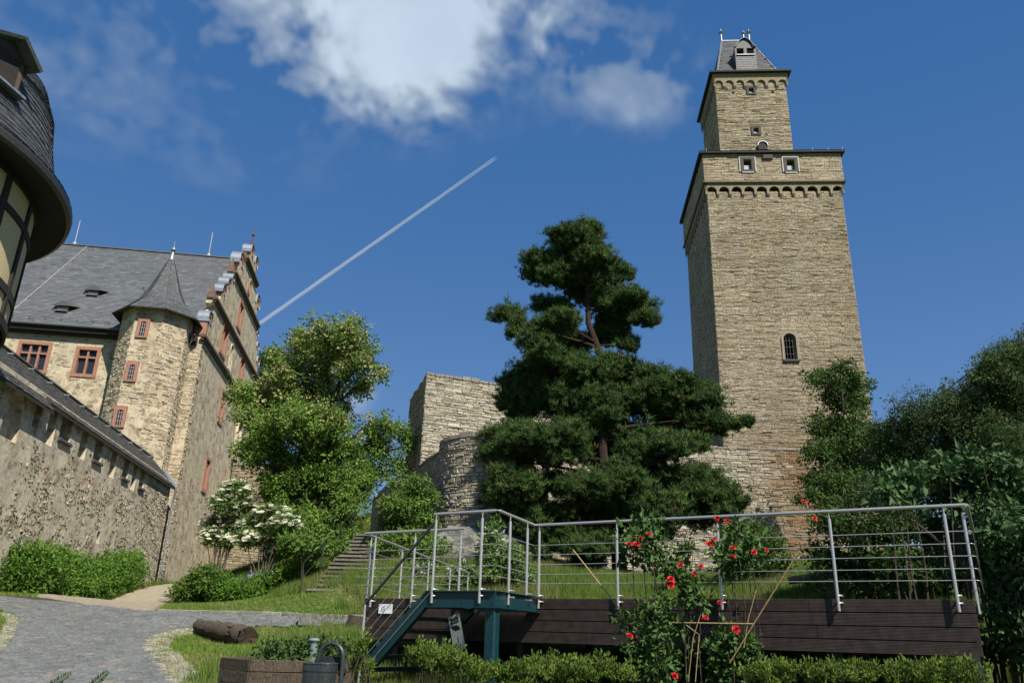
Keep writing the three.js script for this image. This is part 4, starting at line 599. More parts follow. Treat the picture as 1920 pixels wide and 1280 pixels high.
  new MB().bar(V(ridge[0], ridge[1] + 0.02, 1.0), V(ridge[0], ridge[1] + 0.02, z1), 0.22, 0.06, [1, 1, 1]).build('ridge_flashing', std({ color: lin(0.15, 0.15, 0.14), roughness: 0.6, map: rep(grainTex, 1) }), roof);
  const hooks = new MB(); for (let z = 3; z < z1; z += 1.7) hooks.box(ridge[0] + 0.28, ridge[1] - 0.2, z, 0.2, 0.05, 0.06); hooks.build('roof_hooks', M.zinc, roof);
  const rk = new MB(); rk.bar(V(0.26, 9.0, 0.98), V(-1.15, 10.57, 0.98), 0.12, 0.2, [1, 1, 1]); rk.bar(V(-1.15, 10.45, 1.0), V(-1.15, 10.45, 4.2), 0.06, 0.35, [1, 1, 1]); rk.build('verge_flashing', M.zinc, roof);
  // gutter pipe at the end of the roof
  const dp = new MB(); dp.tube([V(0.24, 8.98, 1.05), V(0.24, 8.7, 1.0), V(0.18, 8.4, 0.85), V(0.16, 8.0, 0.85), V(0.16, 3.5, 0.85)], 0.06, 9); dp.build('downpipe', M.zinc, cw); const cl = new MB(); for (const y of [4.4, 6.1, 7.7]) cl.lathe(0.16, 0.85, [[0.062, y], [0.075, y], [0.075, y + 0.05], [0.062, y + 0.05]], 10, [1, 1, 1]); cl.build('pipe_clip', M.zinc, cw);
}
// ---------- half-timbered round tower, mostly outside the frame on the left ----------
const TC = [-17.11, -16.24];
const ht = thing('timbered_tower', 'round half-timbered tower with cream panels and wide dark slate eave', 'tower', [TC[0], 0, TC[1]]);
{
  const Rb = 5.1, H = 11.6;
  new MB().lathe(0, 0, [[Rb, 8.3], [Rb, 11.75]], 72, [1, 1, 1]).build('panel', M.cream, ht);
  new MB().lathe(0, 0, [[Rb - 0.12, 0], [Rb - 0.12, 8.32]], 64, [1, 1, 1]).build('stone_base', M.plasterGrey, ht);
  const arc = (y0, y1, a0, a1, w, name) => { const mb = new MB(), n = Math.max(2, Math.ceil(Math.abs(a1 - a0) / 4)); for (let i = 0; i < n; i++) { const t0 = lerp(a0, a1, i / n) * R, t1 = lerp(a0, a1, (i + 1) / n) * R, ya = lerp(y0, y1, i / n), yb = lerp(y0, y1, (i + 1) / n); const p = (t, y, r) => V(r * Math.cos(t), y, r * Math.sin(t)); const dx = (t1 - t0) * Rb, dy = yb - ya, L = Math.hypot(dx, dy), oy = (Math.abs(dx) / L) * w / 2, ot = (Math.abs(dy) / L) * w / 2 / Rb * Math.sign(dx * dy || 1); const q = (t, y, s, r) => p(t - s * ot * (dx * dy > 0 ? 1 : 1), y + s * oy, r); const b = [q(t0, ya, -1, Rb - 0.03), q(t1, yb, -1, Rb - 0.03), q(t1, yb, 1, Rb - 0.03), q(t0, ya, 1, Rb - 0.03)], f = [q(t0, ya, -1, Rb + 0.05), q(t1, yb, -1, Rb + 0.05), q(t1, yb, 1, Rb + 0.05), q(t0, ya, 1, Rb + 0.05)]; mb.hexa(b, f, [1, 1, 1]); } mb.build(name, M.timber, ht); };
  for (const [y, w] of [[8.42, 0.22], [9.12, 0.2], [10.82, 0.17], [11.62, 0.2]]) arc(y, y, 0, 360, w, 'rail');
  for (let a = -3; a < 350; a += 16.4) { const mb = new MB(), t = a * R; mb.bar(V((Rb + 0.01) * Math.cos(t), 8.5, (Rb + 0.01) * Math.sin(t)), V((Rb + 0.01) * Math.cos(t), 11.6, (Rb + 0.01) * Math.sin(t)), 0.09, 0.2, [1, 1, 1], V(-Math.sin(t), 0, Math.cos(t))); mb.build('post', M.timber, ht); }
  for (let a = 30; a < 300; a += 66) { const mb = new MB(), pts = []; for (let i = 0; i <= 6; i++) { const t = (a + 1 + i * 2.1) * R; pts.push(V((Rb + 0.02) * Math.cos(t), 9.15 + 1.6 * Math.pow(i / 6, 0.75), (Rb + 0.02) * Math.sin(t))); } for (let i = 0; i < 6; i++) mb.bar(pts[i], pts[i + 1], 0.08, 0.17, [1, 1, 1], V(0, 1, 0)); mb.build('brace', M.timber, ht); }
  // soffit, rim, bell-shaped slate roof
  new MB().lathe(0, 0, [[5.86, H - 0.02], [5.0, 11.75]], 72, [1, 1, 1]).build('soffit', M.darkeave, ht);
  new MB().lathe(0, 0, [[5.85, H - 0.03], [5.94, H + 0.02], [5.96, H + 0.16], [5.9, H + 0.24]], 72, [1, 1, 1]).build('eave_rim', std({ color: lin(0.05, 0.055, 0.05), roughness: 0.5, map: rep(grainTex, 1) }), ht);
  // rings of the roof: radius, height, shift of the ring's centre towards the back of the tower, where the peak stands
  const prof = [[5.92, 11.82, 0], [5.62, 12.1, 0], [5.35, 12.6, 0], [5.12, 13.5, 0], [4.8, 13.95, 0.25], [4.4, 14.25, 0.62], [3.8, 14.55, 1.2], [3.05, 14.92, 1.85], [2.2, 15.6, 2.5], [1.3, 16.2, 3.0], [0.12, 17.2, 3.4]];
  const cum = [0]; for (let i = 1; i < prof.length; i++) cum.push(cum[i - 1] + Math.hypot(prof[i][0] - prof[i - 1][0], prof[i][1] - prof[i - 1][1]));
  const ringP = (u, v) => { let i = 0; while (i < cum.length - 2 && cum[i + 1] < v) i++; const t = clamp((v - cum[i]) / (cum[i + 1] - cum[i]), 0, 1.1), q = (k) => lerp(prof[i][k], prof[i + 1][k], t), a = (u - 30) * R; return V(q(0) * Math.cos(a) + q(2) * 0.7, q(1), -q(0) * Math.sin(a) - q(2) * 0.71); };
  const ringN = (u, v) => { const a = ringP(u - 0.5, v), b = ringP(u + 0.5, v), c = ringP(u, Math.max(0, v - 0.05)), d = ringP(u, v + 0.05); return b.sub(a).cross(d.sub(c)).normalize(); };
  const bds = new MB(); for (let k = 0; k < prof.length - 1; k++) for (let u = 0; u < 360; u += 5) bds.quad(...[[u, cum[k]], [u + 5, cum[k]], [u + 5, cum[k + 1] - 1e-4], [u, cum[k + 1] - 1e-4]].map(([a, b]) => ringP(a, b).addScaledVector(ringN(a, b), -0.02))); bds.build('roof_boards', M.underlay, ht);
  const roof = new THREE.Group(); roof.name = 'roof'; ht.add(roof); roof.userData.label = 'bell-shaped roof of dark slates';
  slates(roof, { W: 360, H: cum[cum.length - 1] * 0.95, w: 2.5, h: 0.19, gapu: 0.1, seed: 450, single: 250, pick: (s) => Math.abs(s[0] - 10) * 0.02 + Math.abs(s[2] - 2), P: ringP, N: ringN, color: (u, v, r) => mul([0.07, 0.077, 0.08], 0.55 + 0.8 * r()) });
  // dormer on the side facing the yard
  const dm = new THREE.Group(); dm.name = 'dormer'; dm.position.set(4.4 * Math.cos(-10 * R), 13.2, -4.4 * Math.sin(-10 * R)); dm.rotation.y = -10 * R; ht.add(dm);
  const dws = std({ color: lin(0.13, 0.095, 0.07), map: rep(streakTex, 1.5), roughness: 0.9 });
  const db = new MB(); db.hexa([V(-0.8, 0.1, 0.5), V(0.8, 0.1, 0.5), V(0.8, 0.1, -0.5), V(-0.8, 0.1, -0.5)], [V(-0.8, 1.0, 0.5), V(0.8, 1.0, 0.5), V(0.8, 1.0, -0.5), V(-0.8, 1.0, -0.5)], [1, 1, 1]); db.build('dormer_box', dws, dm);
  new MB().box(0.81, 0.58, 0, 0.03, 0.65, 0.7).build('dormer_shutter', M.darkwood, dm); new MB().box(0.86, 0.06, 0, 0.3, 0.06, 1.15).build('dormer_flashing', M.zinc, dm);
  const dr = new MB(); for (const s of [-1, 1]) dr.hexa([V(-0.9, 1.28, 0), V(1.15, 1.28, 0), V(1.08, 0.9, s * 0.7), V(-0.9, 0.9, s * 0.7)], [V(-0.9, 1.36, 0), V(1.18, 1.36, 0), V(1.11, 0.97, s * 0.74), V(-0.9, 0.97, s * 0.74)], [0.11, 0.125, 0.115]); dr.tri(V(0.82, 0.95, 0.6), V(0.82, 0.95, -0.6), V(0.85, 1.28, 0), [0.06, 0.05, 0.04]); dr.build('dormer_roof', M.slate, dm);
}
// ---------- ruined shield wall block, round wall tower, curtain wall ----------
const paleCol = (u, v, r) => { const k = 0.84 + 0.3 * r(); let c = mixc([0.49, 0.45, 0.35], [0.44, 0.40, 0.30], r()); if (r() < 0.12) c = [0.53, 0.50, 0.42]; if (r() < 0.07) c = [0.36, 0.32, 0.24]; return mul(c, k + 0.2 * fbm2(u * 0.3, v * 0.4)); };
{
  const sw = thing('shield_wall', 'pale ruined block of coursed rubble rising behind the round tower', 'ruin', [-4.43, 0, -40]), ud = V(0.917, 0, -0.398), bk = V(-0.278, 0, -0.96), W = 9, D = 5, y0 = 5, y1 = 14.5, A = V(0, 0, 0);
  const q = (a, b, y) => V(0, y, 0).addScaledVector(ud, a).addScaledVector(bk, b);
  new MB().hexa([q(0.02, 0.02, y0), q(W, 0.02, y0), q(W, D, y0), q(0.02, D, y0)], [q(0.02, 0.02, y1 - 0.05), q(W, 0.02, y1 - 0.05), q(W, D, y1 - 0.05), q(0.02, D, y1 - 0.05)], [1, 1, 1]).build('wall_core', M.mortar, sw);
  const nf = V(0.398, 0, 0.917), nl = V(-0.96, 0, 0.278);
  masonry(sw, { W, H: y1 - y0, P: (u, v, d) => q(u, 0, y0 + v).addScaledVector(nf, d), seed: 500, ch: [0.1, 0.19], sl: [0.22, 0.75], relief: [-0.002, 0.042], tilt: 0.03, wave: 0.05, jit: 0.05, gap: 0.015, single: 220, color: (u, v, r) => { const c = paleCol(u, v, r); return v < 5.5 ? mixc(c, [0.45, 0.36, 0.22], 0.35 * sstep(5.8, 3.5, v)) : c; } });
  masonry(sw, { W: D, H: y1 - y0, P: (u, v, d) => q(0, D - u, y0 + v).addScaledVector(nl, d), seed: 501, ch: [0.1, 0.19], sl: [0.22, 0.75], relief: [-0.002, 0.036], tilt: 0.04, wave: 0.05, jit: 0.05, gap: 0.015, color: paleCol });
  const cp = new MB(), r = rng(51); for (let u = 0; u < W; u += 0.5) { const k = 0.85 + 0.3 * r(), hh = 0.1 + 0.1 * r(); const p0 = q(u + 0.01, -0.05, y1), p1 = q(u + 0.48, -0.05, y1), p2 = q(u + 0.48, 0.7, y1), p3 = q(u + 0.01, 0.7, y1), t = (p) => p.clone().setY(y1 + hh); cp.hexa([p0, p1, p2, p3], [t(p0), t(p1), t(p2), t(p3)], [0.3 * k, 0.28 * k, 0.23 * k]); } cp.build('coping', M.stone, sw);
}
{
  const rt = thing('round_wall_tower', 'squat round tower stump of pale rubble beside the pine', 'tower', [-0.62, 0, -33.4]), Rr = 2.3, y0 = 3.2, y1 = 9.15;
  new MB().lathe(0, 0, [[Rr - 0.02, y0], [Rr - 0.02, y1 - 0.05], [Rr - 0.7, y1], [0, y1 - 0.2]], 40, [1, 1, 1]).build('wall_core', M.mortar, rt);
  const a0 = -1.15 * Math.PI; masonry(rt, { W: 1.35 * Math.PI * Rr, H: y1 - y0, P: (u, v, d) => { const t = -0.2 * Math.PI + u / Rr - Math.PI; const rr = Rr + d; return V(rr * Math.cos(-t - Math.PI) * -1, y0 + v, rr * Math.sin(-t - Math.PI)).setX(rr * Math.cos(t)).setZ(-rr * Math.sin(t)); }, seed: 520, ch: [0.09, 0.17], sl: [0.16, 0.5], relief: [-0.002, 0.036], tilt: 0.03, wave: 0.04, jit: 0.04, gap: 0.02, single: 200, color: paleCol });
  const cp = new MB(), r = rng(52); for (let i = 0; i < 26; i++) { const t0 = (i / 26) * 6.283, t1 = ((i + 0.95) / 26) * 6.283, h = 0.08 + 0.12 * r(), k = 0.8 + 0.4 * r(), p = (t, rr, y) => V(rr * Math.cos(t), y, -rr * Math.sin(t)); cp.hexa([p(t0, Rr + 0.04, y1 - 0.02), p(t1, Rr + 0.04, y1 - 0.02), p(t1, Rr - 0.5, y1 - 0.02), p(t0, Rr - 0.5, y1 - 0.02)], [p(t0, Rr + 0.03, y1 + h), p(t1, Rr + 0.03, y1 + h), p(t1, Rr - 0.5, y1 + h), p(t0, Rr - 0.5, y1 + h)], [0.32 * k, 0.30 * k, 0.24 * k]); } cp.build('coping', M.stone, rt);
  // rock it stands on
  const rk = new THREE.IcosahedronGeometry(1, 5), ps = rk.attributes.position; for (let i = 0; i < ps.count; i++) { const v = V(ps.getX(i), ps.getY(i), ps.getZ(i)); const st = (q) => Math.round(q * 5) / 5, k = 0.92 + 0.2 * st(fbm3(v.x * 2.2, v.y * 2.2, v.z * 2.2, 3)) + 0.14 * fbm3(v.x * 4, v.y * 6, v.z * 4, 4) + 0.1 * Math.abs(n3(v.x * 3, v.y * 9, v.z * 3)); ps.setXYZ(i, -0.5 + v.x * 2.5 * k, 4.2 + v.y * 1.5 * k, 1.7 + v.z * 2.0 * k); } rk.computeVertexNormals(); rk.setAttribute('uv', new THREE.Float32BufferAttribute(Array.from({ length: ps.count }, (_, i) => [ps.getX(i), ps.getY(i)]).flat(), 2));
  meshOf('rock_base', rk, std({ color: lin(0.33, 0.33, 0.30), map: rep(plasterTex, 0.35), bumpMap: rep(plasterBump, 0.6), bumpScale: 0.08 }), rt);
}
// straight walls: [name, label, from, to, y0, y1, thickness, seed, colour, singles]
function stoneWall(name, label, a, b, y0, y1, th, seed, color, single, o = {}) {
  const w = thing(name, label, 'wall', [a[0], 0, a[1]]), ud = V(b[0] - a[0], 0, b[1] - a[1]), W = ud.length(); ud.normalize(); const nd = V(-ud.z, 0, ud.x); // outward = right-hand side towards the camera
  if (o.flip) nd.negate(); const q = (u, d, y) => V(0, y, 0).addScaledVector(ud, u).addScaledVector(nd, d);
  const c = new MB(); c.hexa([q(0, -0.01, y0), q(W, -0.01, y0), q(W, -th, y0), q(0, -th, y0)], [q(0, -0.01, y1), q(W, -0.01, y1), q(W, -th, y1), q(0, -th, y1)], [1, 1, 1]); c.build('wall_core', M.mortar, w);
  masonry(w, { W, H: y1 - y0, P: (u, v, d) => q(u, d, y0 + v), seed, ch: o.ch ?? [0.1, 0.2], sl: o.sl ?? [0.2, 0.7], relief: [-0.002, 0.042], tilt: 0.03, wave: 0.06, jit: 0.05, gap: 0.015, single, color, keep: o.keep });
  const cp = new MB(), r = rng(seed + 1); for (let u = 0; u < W - 0.1; u += 0.55) { const k = 0.8 + 0.4 * r(), h = 0.06 + 0.1 * r(), e = Math.min(u + 0.53, W), p = [q(u, 0.05, y1 + 0.002), q(e, 0.05, y1 + 0.002), q(e, -th - 0.03, y1 + 0.002), q(u, -th - 0.03, y1 + 0.002)]; cp.hexa(p, p.map((x) => x.clone().setY(y1 + h)), [0.36 * k, 0.335 * k, 0.27 * k]); } cp.build('coping', M.stone, w);
  return w;
}
const curtainCol = (u, v, r) => { const c = paleCol(u, v, r), du = (u - 15.3) / 2.0, s = clamp(Math.exp(-du * du) * (0.95 + 0.7 * fbm2(u * 0.8, v * 0.6))); return mixc(mul(c, 1.08), [0.24, 0.135, 0.055], s * 0.92); };
stoneWall('curtain_wall', 'pale curtain wall of rough stone running behind the pine to the keep', [0.8, -44.4], [16.9, -44.15], 3.8, 12.0, 0.5, 540, curtainCol, 220);
stoneWall('linking_wall', 'short rubble wall linking the round tower stump to the ruined block', [-5.0, -40.2], [-2.75, -34.2], 5, 9.25, 0.6, 550, (u, v, r) => mul(paleCol(u, v, r), 0.85), 60);
stoneWall('garden_wall', 'low brown rubble wall beside the stone steps under the leafy tree', [-5.6, -36.5], [-3.9, -31.0], 4.6, 7.2, 0.5, 560, (u, v, r) => mul(mixc([0.30, 0.19, 0.115], [0.24, 0.19, 0.13], r()), 0.7 + 0.4 * r()), 60, { flip: true });
stoneWall('side_wall', 'crumbling rubble wall at the back of the gable behind the elder', [-20.6, -59.5], [-13.5, -58.0], 3, 13.2, 0.7, 570, (u, v, r) => mul(rubbleCol(u, v, r), 0.8), 40);

// ---------- timber deck, steel stair, railings ----------
const DECK = [0.44, 0, -13.21], DRY = -30.4 * R;   // local x along the front edge, local z towards the yard
const dpt = (s, y, t) => V(s, y, t).applyAxisAngle(V(0, 1, 0), DRY).add(V(...DECK));
{
  const dk = thing('deck', 'raised terrace with dark brown ribbed composite boards along its front', 'terrace', DECK, DRY);
  // fascia boards: rows with staggered butt joints, ribbed face
  const rows = [[2.057, 2.21], [1.892, 2.043], [1.727, 1.878], [1.56, 1.713]], cuts = [[-3.42, -0.6, 2.2, 4.16, 6.1], [-3.42, -1.7, 1.2, 3.28, 6.1], [-3.42, -0.3, 2.0, 4.23, 6.1], [-3.42, -1.2, 0.9, 3.35, 6.1]], rnd = rng(60);
  rows.forEach(([a, b], r) => { for (let i = 0; i < 4; i++) { const x0 = cuts[r][i] + 0.003, x1 = cuts[r][i + 1] - 0.003, n = 9, mb = new MB(), k = 0.9 + 0.2 * rnd(), col = [k, k * 0.98, k * 0.96]; mb.box((x0 + x1) / 2, (a + b) / 2, -0.085, x1 - x0, b - a, 0.02, col); for (let j = 0; j < n; j++) { const y = a + (b - a) * ((j + 0.5) / n); mb.box((x0 + x1) / 2, y, -0.071, x1 - x0 - 0.002, (b - a) / n * 0.62, 0.01, col); } mb.build('fascia_board', M.deck, dk); } });
  // left side fascia, deck planks, frame beams and posts below
  const sd = V(-0.348, 0, -0.938); for (const [a, b] of rows) { const p = V(-3.44, (a + b) / 2, -0.1), q = p.clone().addScaledVector(sd, 8.8); new MB().bar(p, q, 0.024, b - a, [1, 1, 1]).build('side_board', M.deck, dk); }
  for (let i = 0; i < 56; i++) { const t = -0.18 - i * 0.15, x0 = -3.42 + (t + 0.1) * 0.348 / 0.938, k = 0.9 + 0.2 * rnd(); const mb = new MB(); mb.box((x0 + 6.08) / 2, 2.2, t, 6.08 - x0, 0.024, 0.143, [k, k, k]); mb.build('deck_plank', M.deck, dk); }
  new MB().box(1.35, 1.88, -0.12, 9.4, 0.6, 0.03).build('backing_board', M.deck, dk);
  const fr = std({ color: lin(0.03, 0.032, 0.032), roughness: 0.7 });
  for (const t of [-0.35, -3, -6]) new MB().box(1.4, 2.05, t, 8.9, 0.2, 0.12).build('beam', fr, dk);
  for (const s of [-2.9, -0.4, 2.1, 4.4, 6.0]) for (const t of [-0.4, -3]) { const w = dpt(s, 0, t), g = ground(w.x, w.z); new MB().box(s, (g - 0.2 + 1.96) / 2, t, 0.1, 1.96 - g + 0.2, 0.1).build('support_post', fr, dk); }
  for (const [a, b] of [[1.2, 2.9], [3.6, 5.2]]) { const mb = new MB(); mb.tube([V(a, 1.0, -0.9), V((a + b) / 2, 1.3, -0.9), V(b, 1.5, -0.9)], 0.035, 7); mb.build('brace', M.teal, dk); }
}
const CY = [3.02, 2.87, 2.72, 2.57, 2.43];
function postMesh(parent, s, t, y0 = 2.06, y1 = 3.3, out = [0, 1]) {
  const p = new THREE.Group(); p.name = 'post'; parent.add(p); const mb = new MB(); mb.tube([V(s, y0, t), V(s, y1 - 0.06, t)], 0.021, 10); mb.tube([V(s, y1 - 0.07, t), V(s, y1 + 0.02, t)], 0.009, 7); mb.build('tube', M.steel, p);
  const b = new MB(); for (const dy of [0.1, 0.19]) b.tube([V(s - out[0] * 0.09 + out[1] * 0.045, y0 + dy, t - out[1] * 0.085 - out[0] * 0.0), V(s + out[1] * 0.045, y0 + dy, t), V(s, y0 + dy, t)], 0.014, 7); b.build('bracket', M.steel, p); return p;
}
{
  const rl = thing('terrace_railing', 'stainless steel railing along the terrace front and stair landing', 'railing', DECK, DRY, 'stainless steel railings on the terrace');
  const hr = new MB(); hr.tube([V(-0.86, 3.34, 1.57), V(0.24, 3.34, 1.57), V(0.27, 3.34, 1.54), V(0.03, 3.34, 0.03), V(0.06, 3.34, 0), V(6.17, 3.34, 0)], 0.0225, 12); hr.build('handrail', M.steel, rl);
  for (const s of [0.11, 1.45, 3.01, 4.54, 5.92]) postMesh(rl, s, 0);
  for (const s of [-0.8, 0.02]) postMesh(rl, s, 1.6); for (const [s, t] of [[0.23, 1.15], [0.1, 0.38]]) postMesh(rl, s, t, 2.06, 3.3, [-1, 0.1]);
  const sp = new MB(); sp.tube([V(6.12, 2.06, -0.55), V(6.12, 3.32, -0.55)], 0.021, 10); sp.build('end_post', M.steel, rl);
  for (const y of CY) { const c = new MB(); c.tube([V(-0.8, y, 1.57), V(0.22, y, 1.57), V(0.25, y, 1.54), V(0.02, y, 0.02), V(0.05, y, 0), V(6.16, y, 0), V(6.2, y, -0.1), V(6.2, y, -3)], 0.006, 6); c.build('rail_rod', M.steel, rl); }
  const er = new MB(); er.tube([V(6.17, 3.34, 0), V(6.19, 3.34, -0.05), V(6.19, 3.34, -3)], 0.0225, 10); er.build('end_handrail', M.steel, rl);
  const r2 = thing('side_railing', 'stainless steel railing round the far end of the terrace behind the stair', 'railing', DECK, DRY, 'stainless steel railings on the terrace');
  const sd = V(-0.348, 0, -0.938).normalize(), c0 = V(-3.42, 0, -0.02), at = (d, y) => c0.clone().addScaledVector(sd, d).setY(y);
  const h2 = new MB(); h2.tube([V(-1.33, 3.34, 0), V(-3.5, 3.34, 0)], 0.0225, 12); h2.build('handrail', M.steel, r2); const h3 = new MB(); h3.tube([at(0, 3.31), at(8.6, 3.31)], 0.0225, 10); h3.build('handrail', M.steel, r2);
  for (const s of [-1.4, -2.36, -3.25]) postMesh(r2, s, 0); for (const d of [0.12, 2.1, 4.2, 6.3, 8.4]) { const p = at(d, 0); postMesh(r2, p.x, p.z, 2.1, 3.28, [1, 0.1]); }
  for (const y of CY) { const c = new MB(); c.tube([V(-1.33, y, 0), V(-3.6, y, 0)], 0.006, 6); c.tube([at(-0.1, y), at(8.6, y)], 0.006, 6); c.build('rail_rod', M.steel, r2); }
}
{
  const st = thing('steel_stair', 'dark teal steel stair with open treads and a small landing', 'stair', DECK, DRY);
  const top = 2.235, T0 = 0.12, T1 = 1.56, k = 0.956, sB = -2.6, xr = 0.26;
  // landing frame: channel sections
  const ch = (p, q, h = 0.235) => { const mb = new MB(), m = p.clone(), d = q.clone().sub(p).normalize(), side = V(-d.z, 0, d.x); mb.bar(p, q, 0.02, h, [1, 1, 1]); for (const s of [-1, 1]) mb.bar(p.clone().addScaledVector(side, 0.03).setY(p.y + s * (h / 2 - 0.008)), q.clone().addScaledVector(side, 0.03).setY(q.y + s * (h / 2 - 0.008)), 0.05, 0.012, [1, 1, 1]); return mb; };
  ch(V(-0.93, top - 0.12, T1), V(xr, top - 0.12, T1)).build('landing_edge', M.teal, st); ch(V(xr - 0.012, top - 0.12, T1 - 0.012), V(xr - 0.19, top - 0.12, -0.055)).build('landing_edge', M.teal, st); ch(V(-0.93, top - 0.12, 0.1), V(xr - 0.2, top - 0.12, 0.1)).build('landing_edge', M.teal, st);
  const gr = new MB(); for (let i = 0; i < 26; i++) gr.box(-0.9 + i * 0.042, top - 0.03, 0.78, 0.006, 0.03, 1.48); for (let i = 0; i < 6; i++) gr.box(-0.37, top - 0.03, 0.12 + i * 0.27, 1.1, 0.012, 0.008); gr.build('landing_grating', M.iron, st);
  const w = dpt(0.16, 0, 1.47), gy = ground(w.x, w.z); new MB().bar(V(0.16, gy - 0.1, 1.46), V(0.16, top - 0.245, 1.46), 0.17, 0.15, [1, 1, 1], V(0, 0, 1)).build('support_leg', M.teal, st);
  // stringers
  for (const t of [T1, T0 + 0.12]) { const mb = new MB(), x0 = -0.93, q = (x, yy, d) => V(x, yy, t + d); const yAt = (x) => top - (x0 - x) * k, th = 0.27; mb.hexa([q(sB, yAt(sB) - th, 0.012), q(x0, top - 0.24, 0.012), q(x0, top - 0.24, -0.012), q(sB, yAt(sB) - th, -0.012)], [q(sB, yAt(sB), 0.012), q(x0, top, 0.012), q(x0, top, -0.012), q(sB, yAt(sB), -0.012)], [1, 1, 1]); for (const e of [0, 1]) mb.hexa([q(sB, yAt(sB) - e * th - 0.006, -0.07), q(x0, top - e * 0.24 - 0.006, -0.07), q(x0, top - e * 0.24 - 0.006, -0.013), q(sB, yAt(sB) - e * th - 0.006, -0.013)].reverse(), [q(sB, yAt(sB) - e * th + 0.006, -0.07), q(x0, top - e * 0.24 + 0.006, -0.07), q(x0, top - e * 0.24 + 0.006, -0.013), q(sB, yAt(sB) - e * th + 0.006, -0.013)].reverse(), [1, 1, 1]); mb.build('stringer', M.teal, st); }
  for (let i = 1; i <= 8; i++) { const y = top - i * 0.185, x = -0.93 - i * 0.185 / k + 0.02, mb = new MB(); mb.box(x, y, (T0 + 0.12 + T1) / 2, 0.26, 0.03, T1 - T0 - 0.18); mb.box(x + 0.125, y - 0.015, (T0 + 0.12 + T1) / 2, 0.012, 0.06, T1 - T0 - 0.18); for (const t of [T0 + 0.16, T1 - 0.04]) mb.box(x, y - 0.03, t, 0.24, 0.07, 0.03); mb.build('tread', std({ color: lin(0.05, 0.07, 0.075), roughness: 0.5, map: rep(grainTex, 3) }), st); }
  // stair railing: sloping handrail, newel, rods
  const sr = thing('stair_railing', 'sloping handrail with steel newel post beside the teal stair', 'railing', DECK, DRY);
  const yh = (x) => 3.22 - (-0.82 - x) * 0.975; const h = new MB(); h.tube([V(-0.82, yh(-0.82), 1.6), V(-2.06, yh(-2.06), 1.6)], 0.0225, 10); h.build('handrail', std({ color: lin(0.12, 0.125, 0.13), roughness: 0.4, metalness: 0.8 }), sr);
  const nw = new MB(); nw.tube([V(-2.03, 0.75, 1.6), V(-2.03, 2.04, 1.6)], 0.021, 10); nw.build('newel', M.steel, sr); const nb = new MB(); nb.box(-2.0, 1.0, 1.57, 0.06, 0.05, 0.06); nb.box(-2.02, 1.98, 1.58, 0.05, 0.1, 0.05); nb.build('newel_bracket', M.iron, sr);
  for (let i = 1; i <= 5; i++) { const c = new MB(), o = i * 0.175 + 0.12; c.tube([V(-0.82, yh(-0.82) - o, 1.6), V(-2.03, yh(-2.03) - o, 1.6)], 0.005, 6); c.build('rail_rod', M.steel, sr); }
}
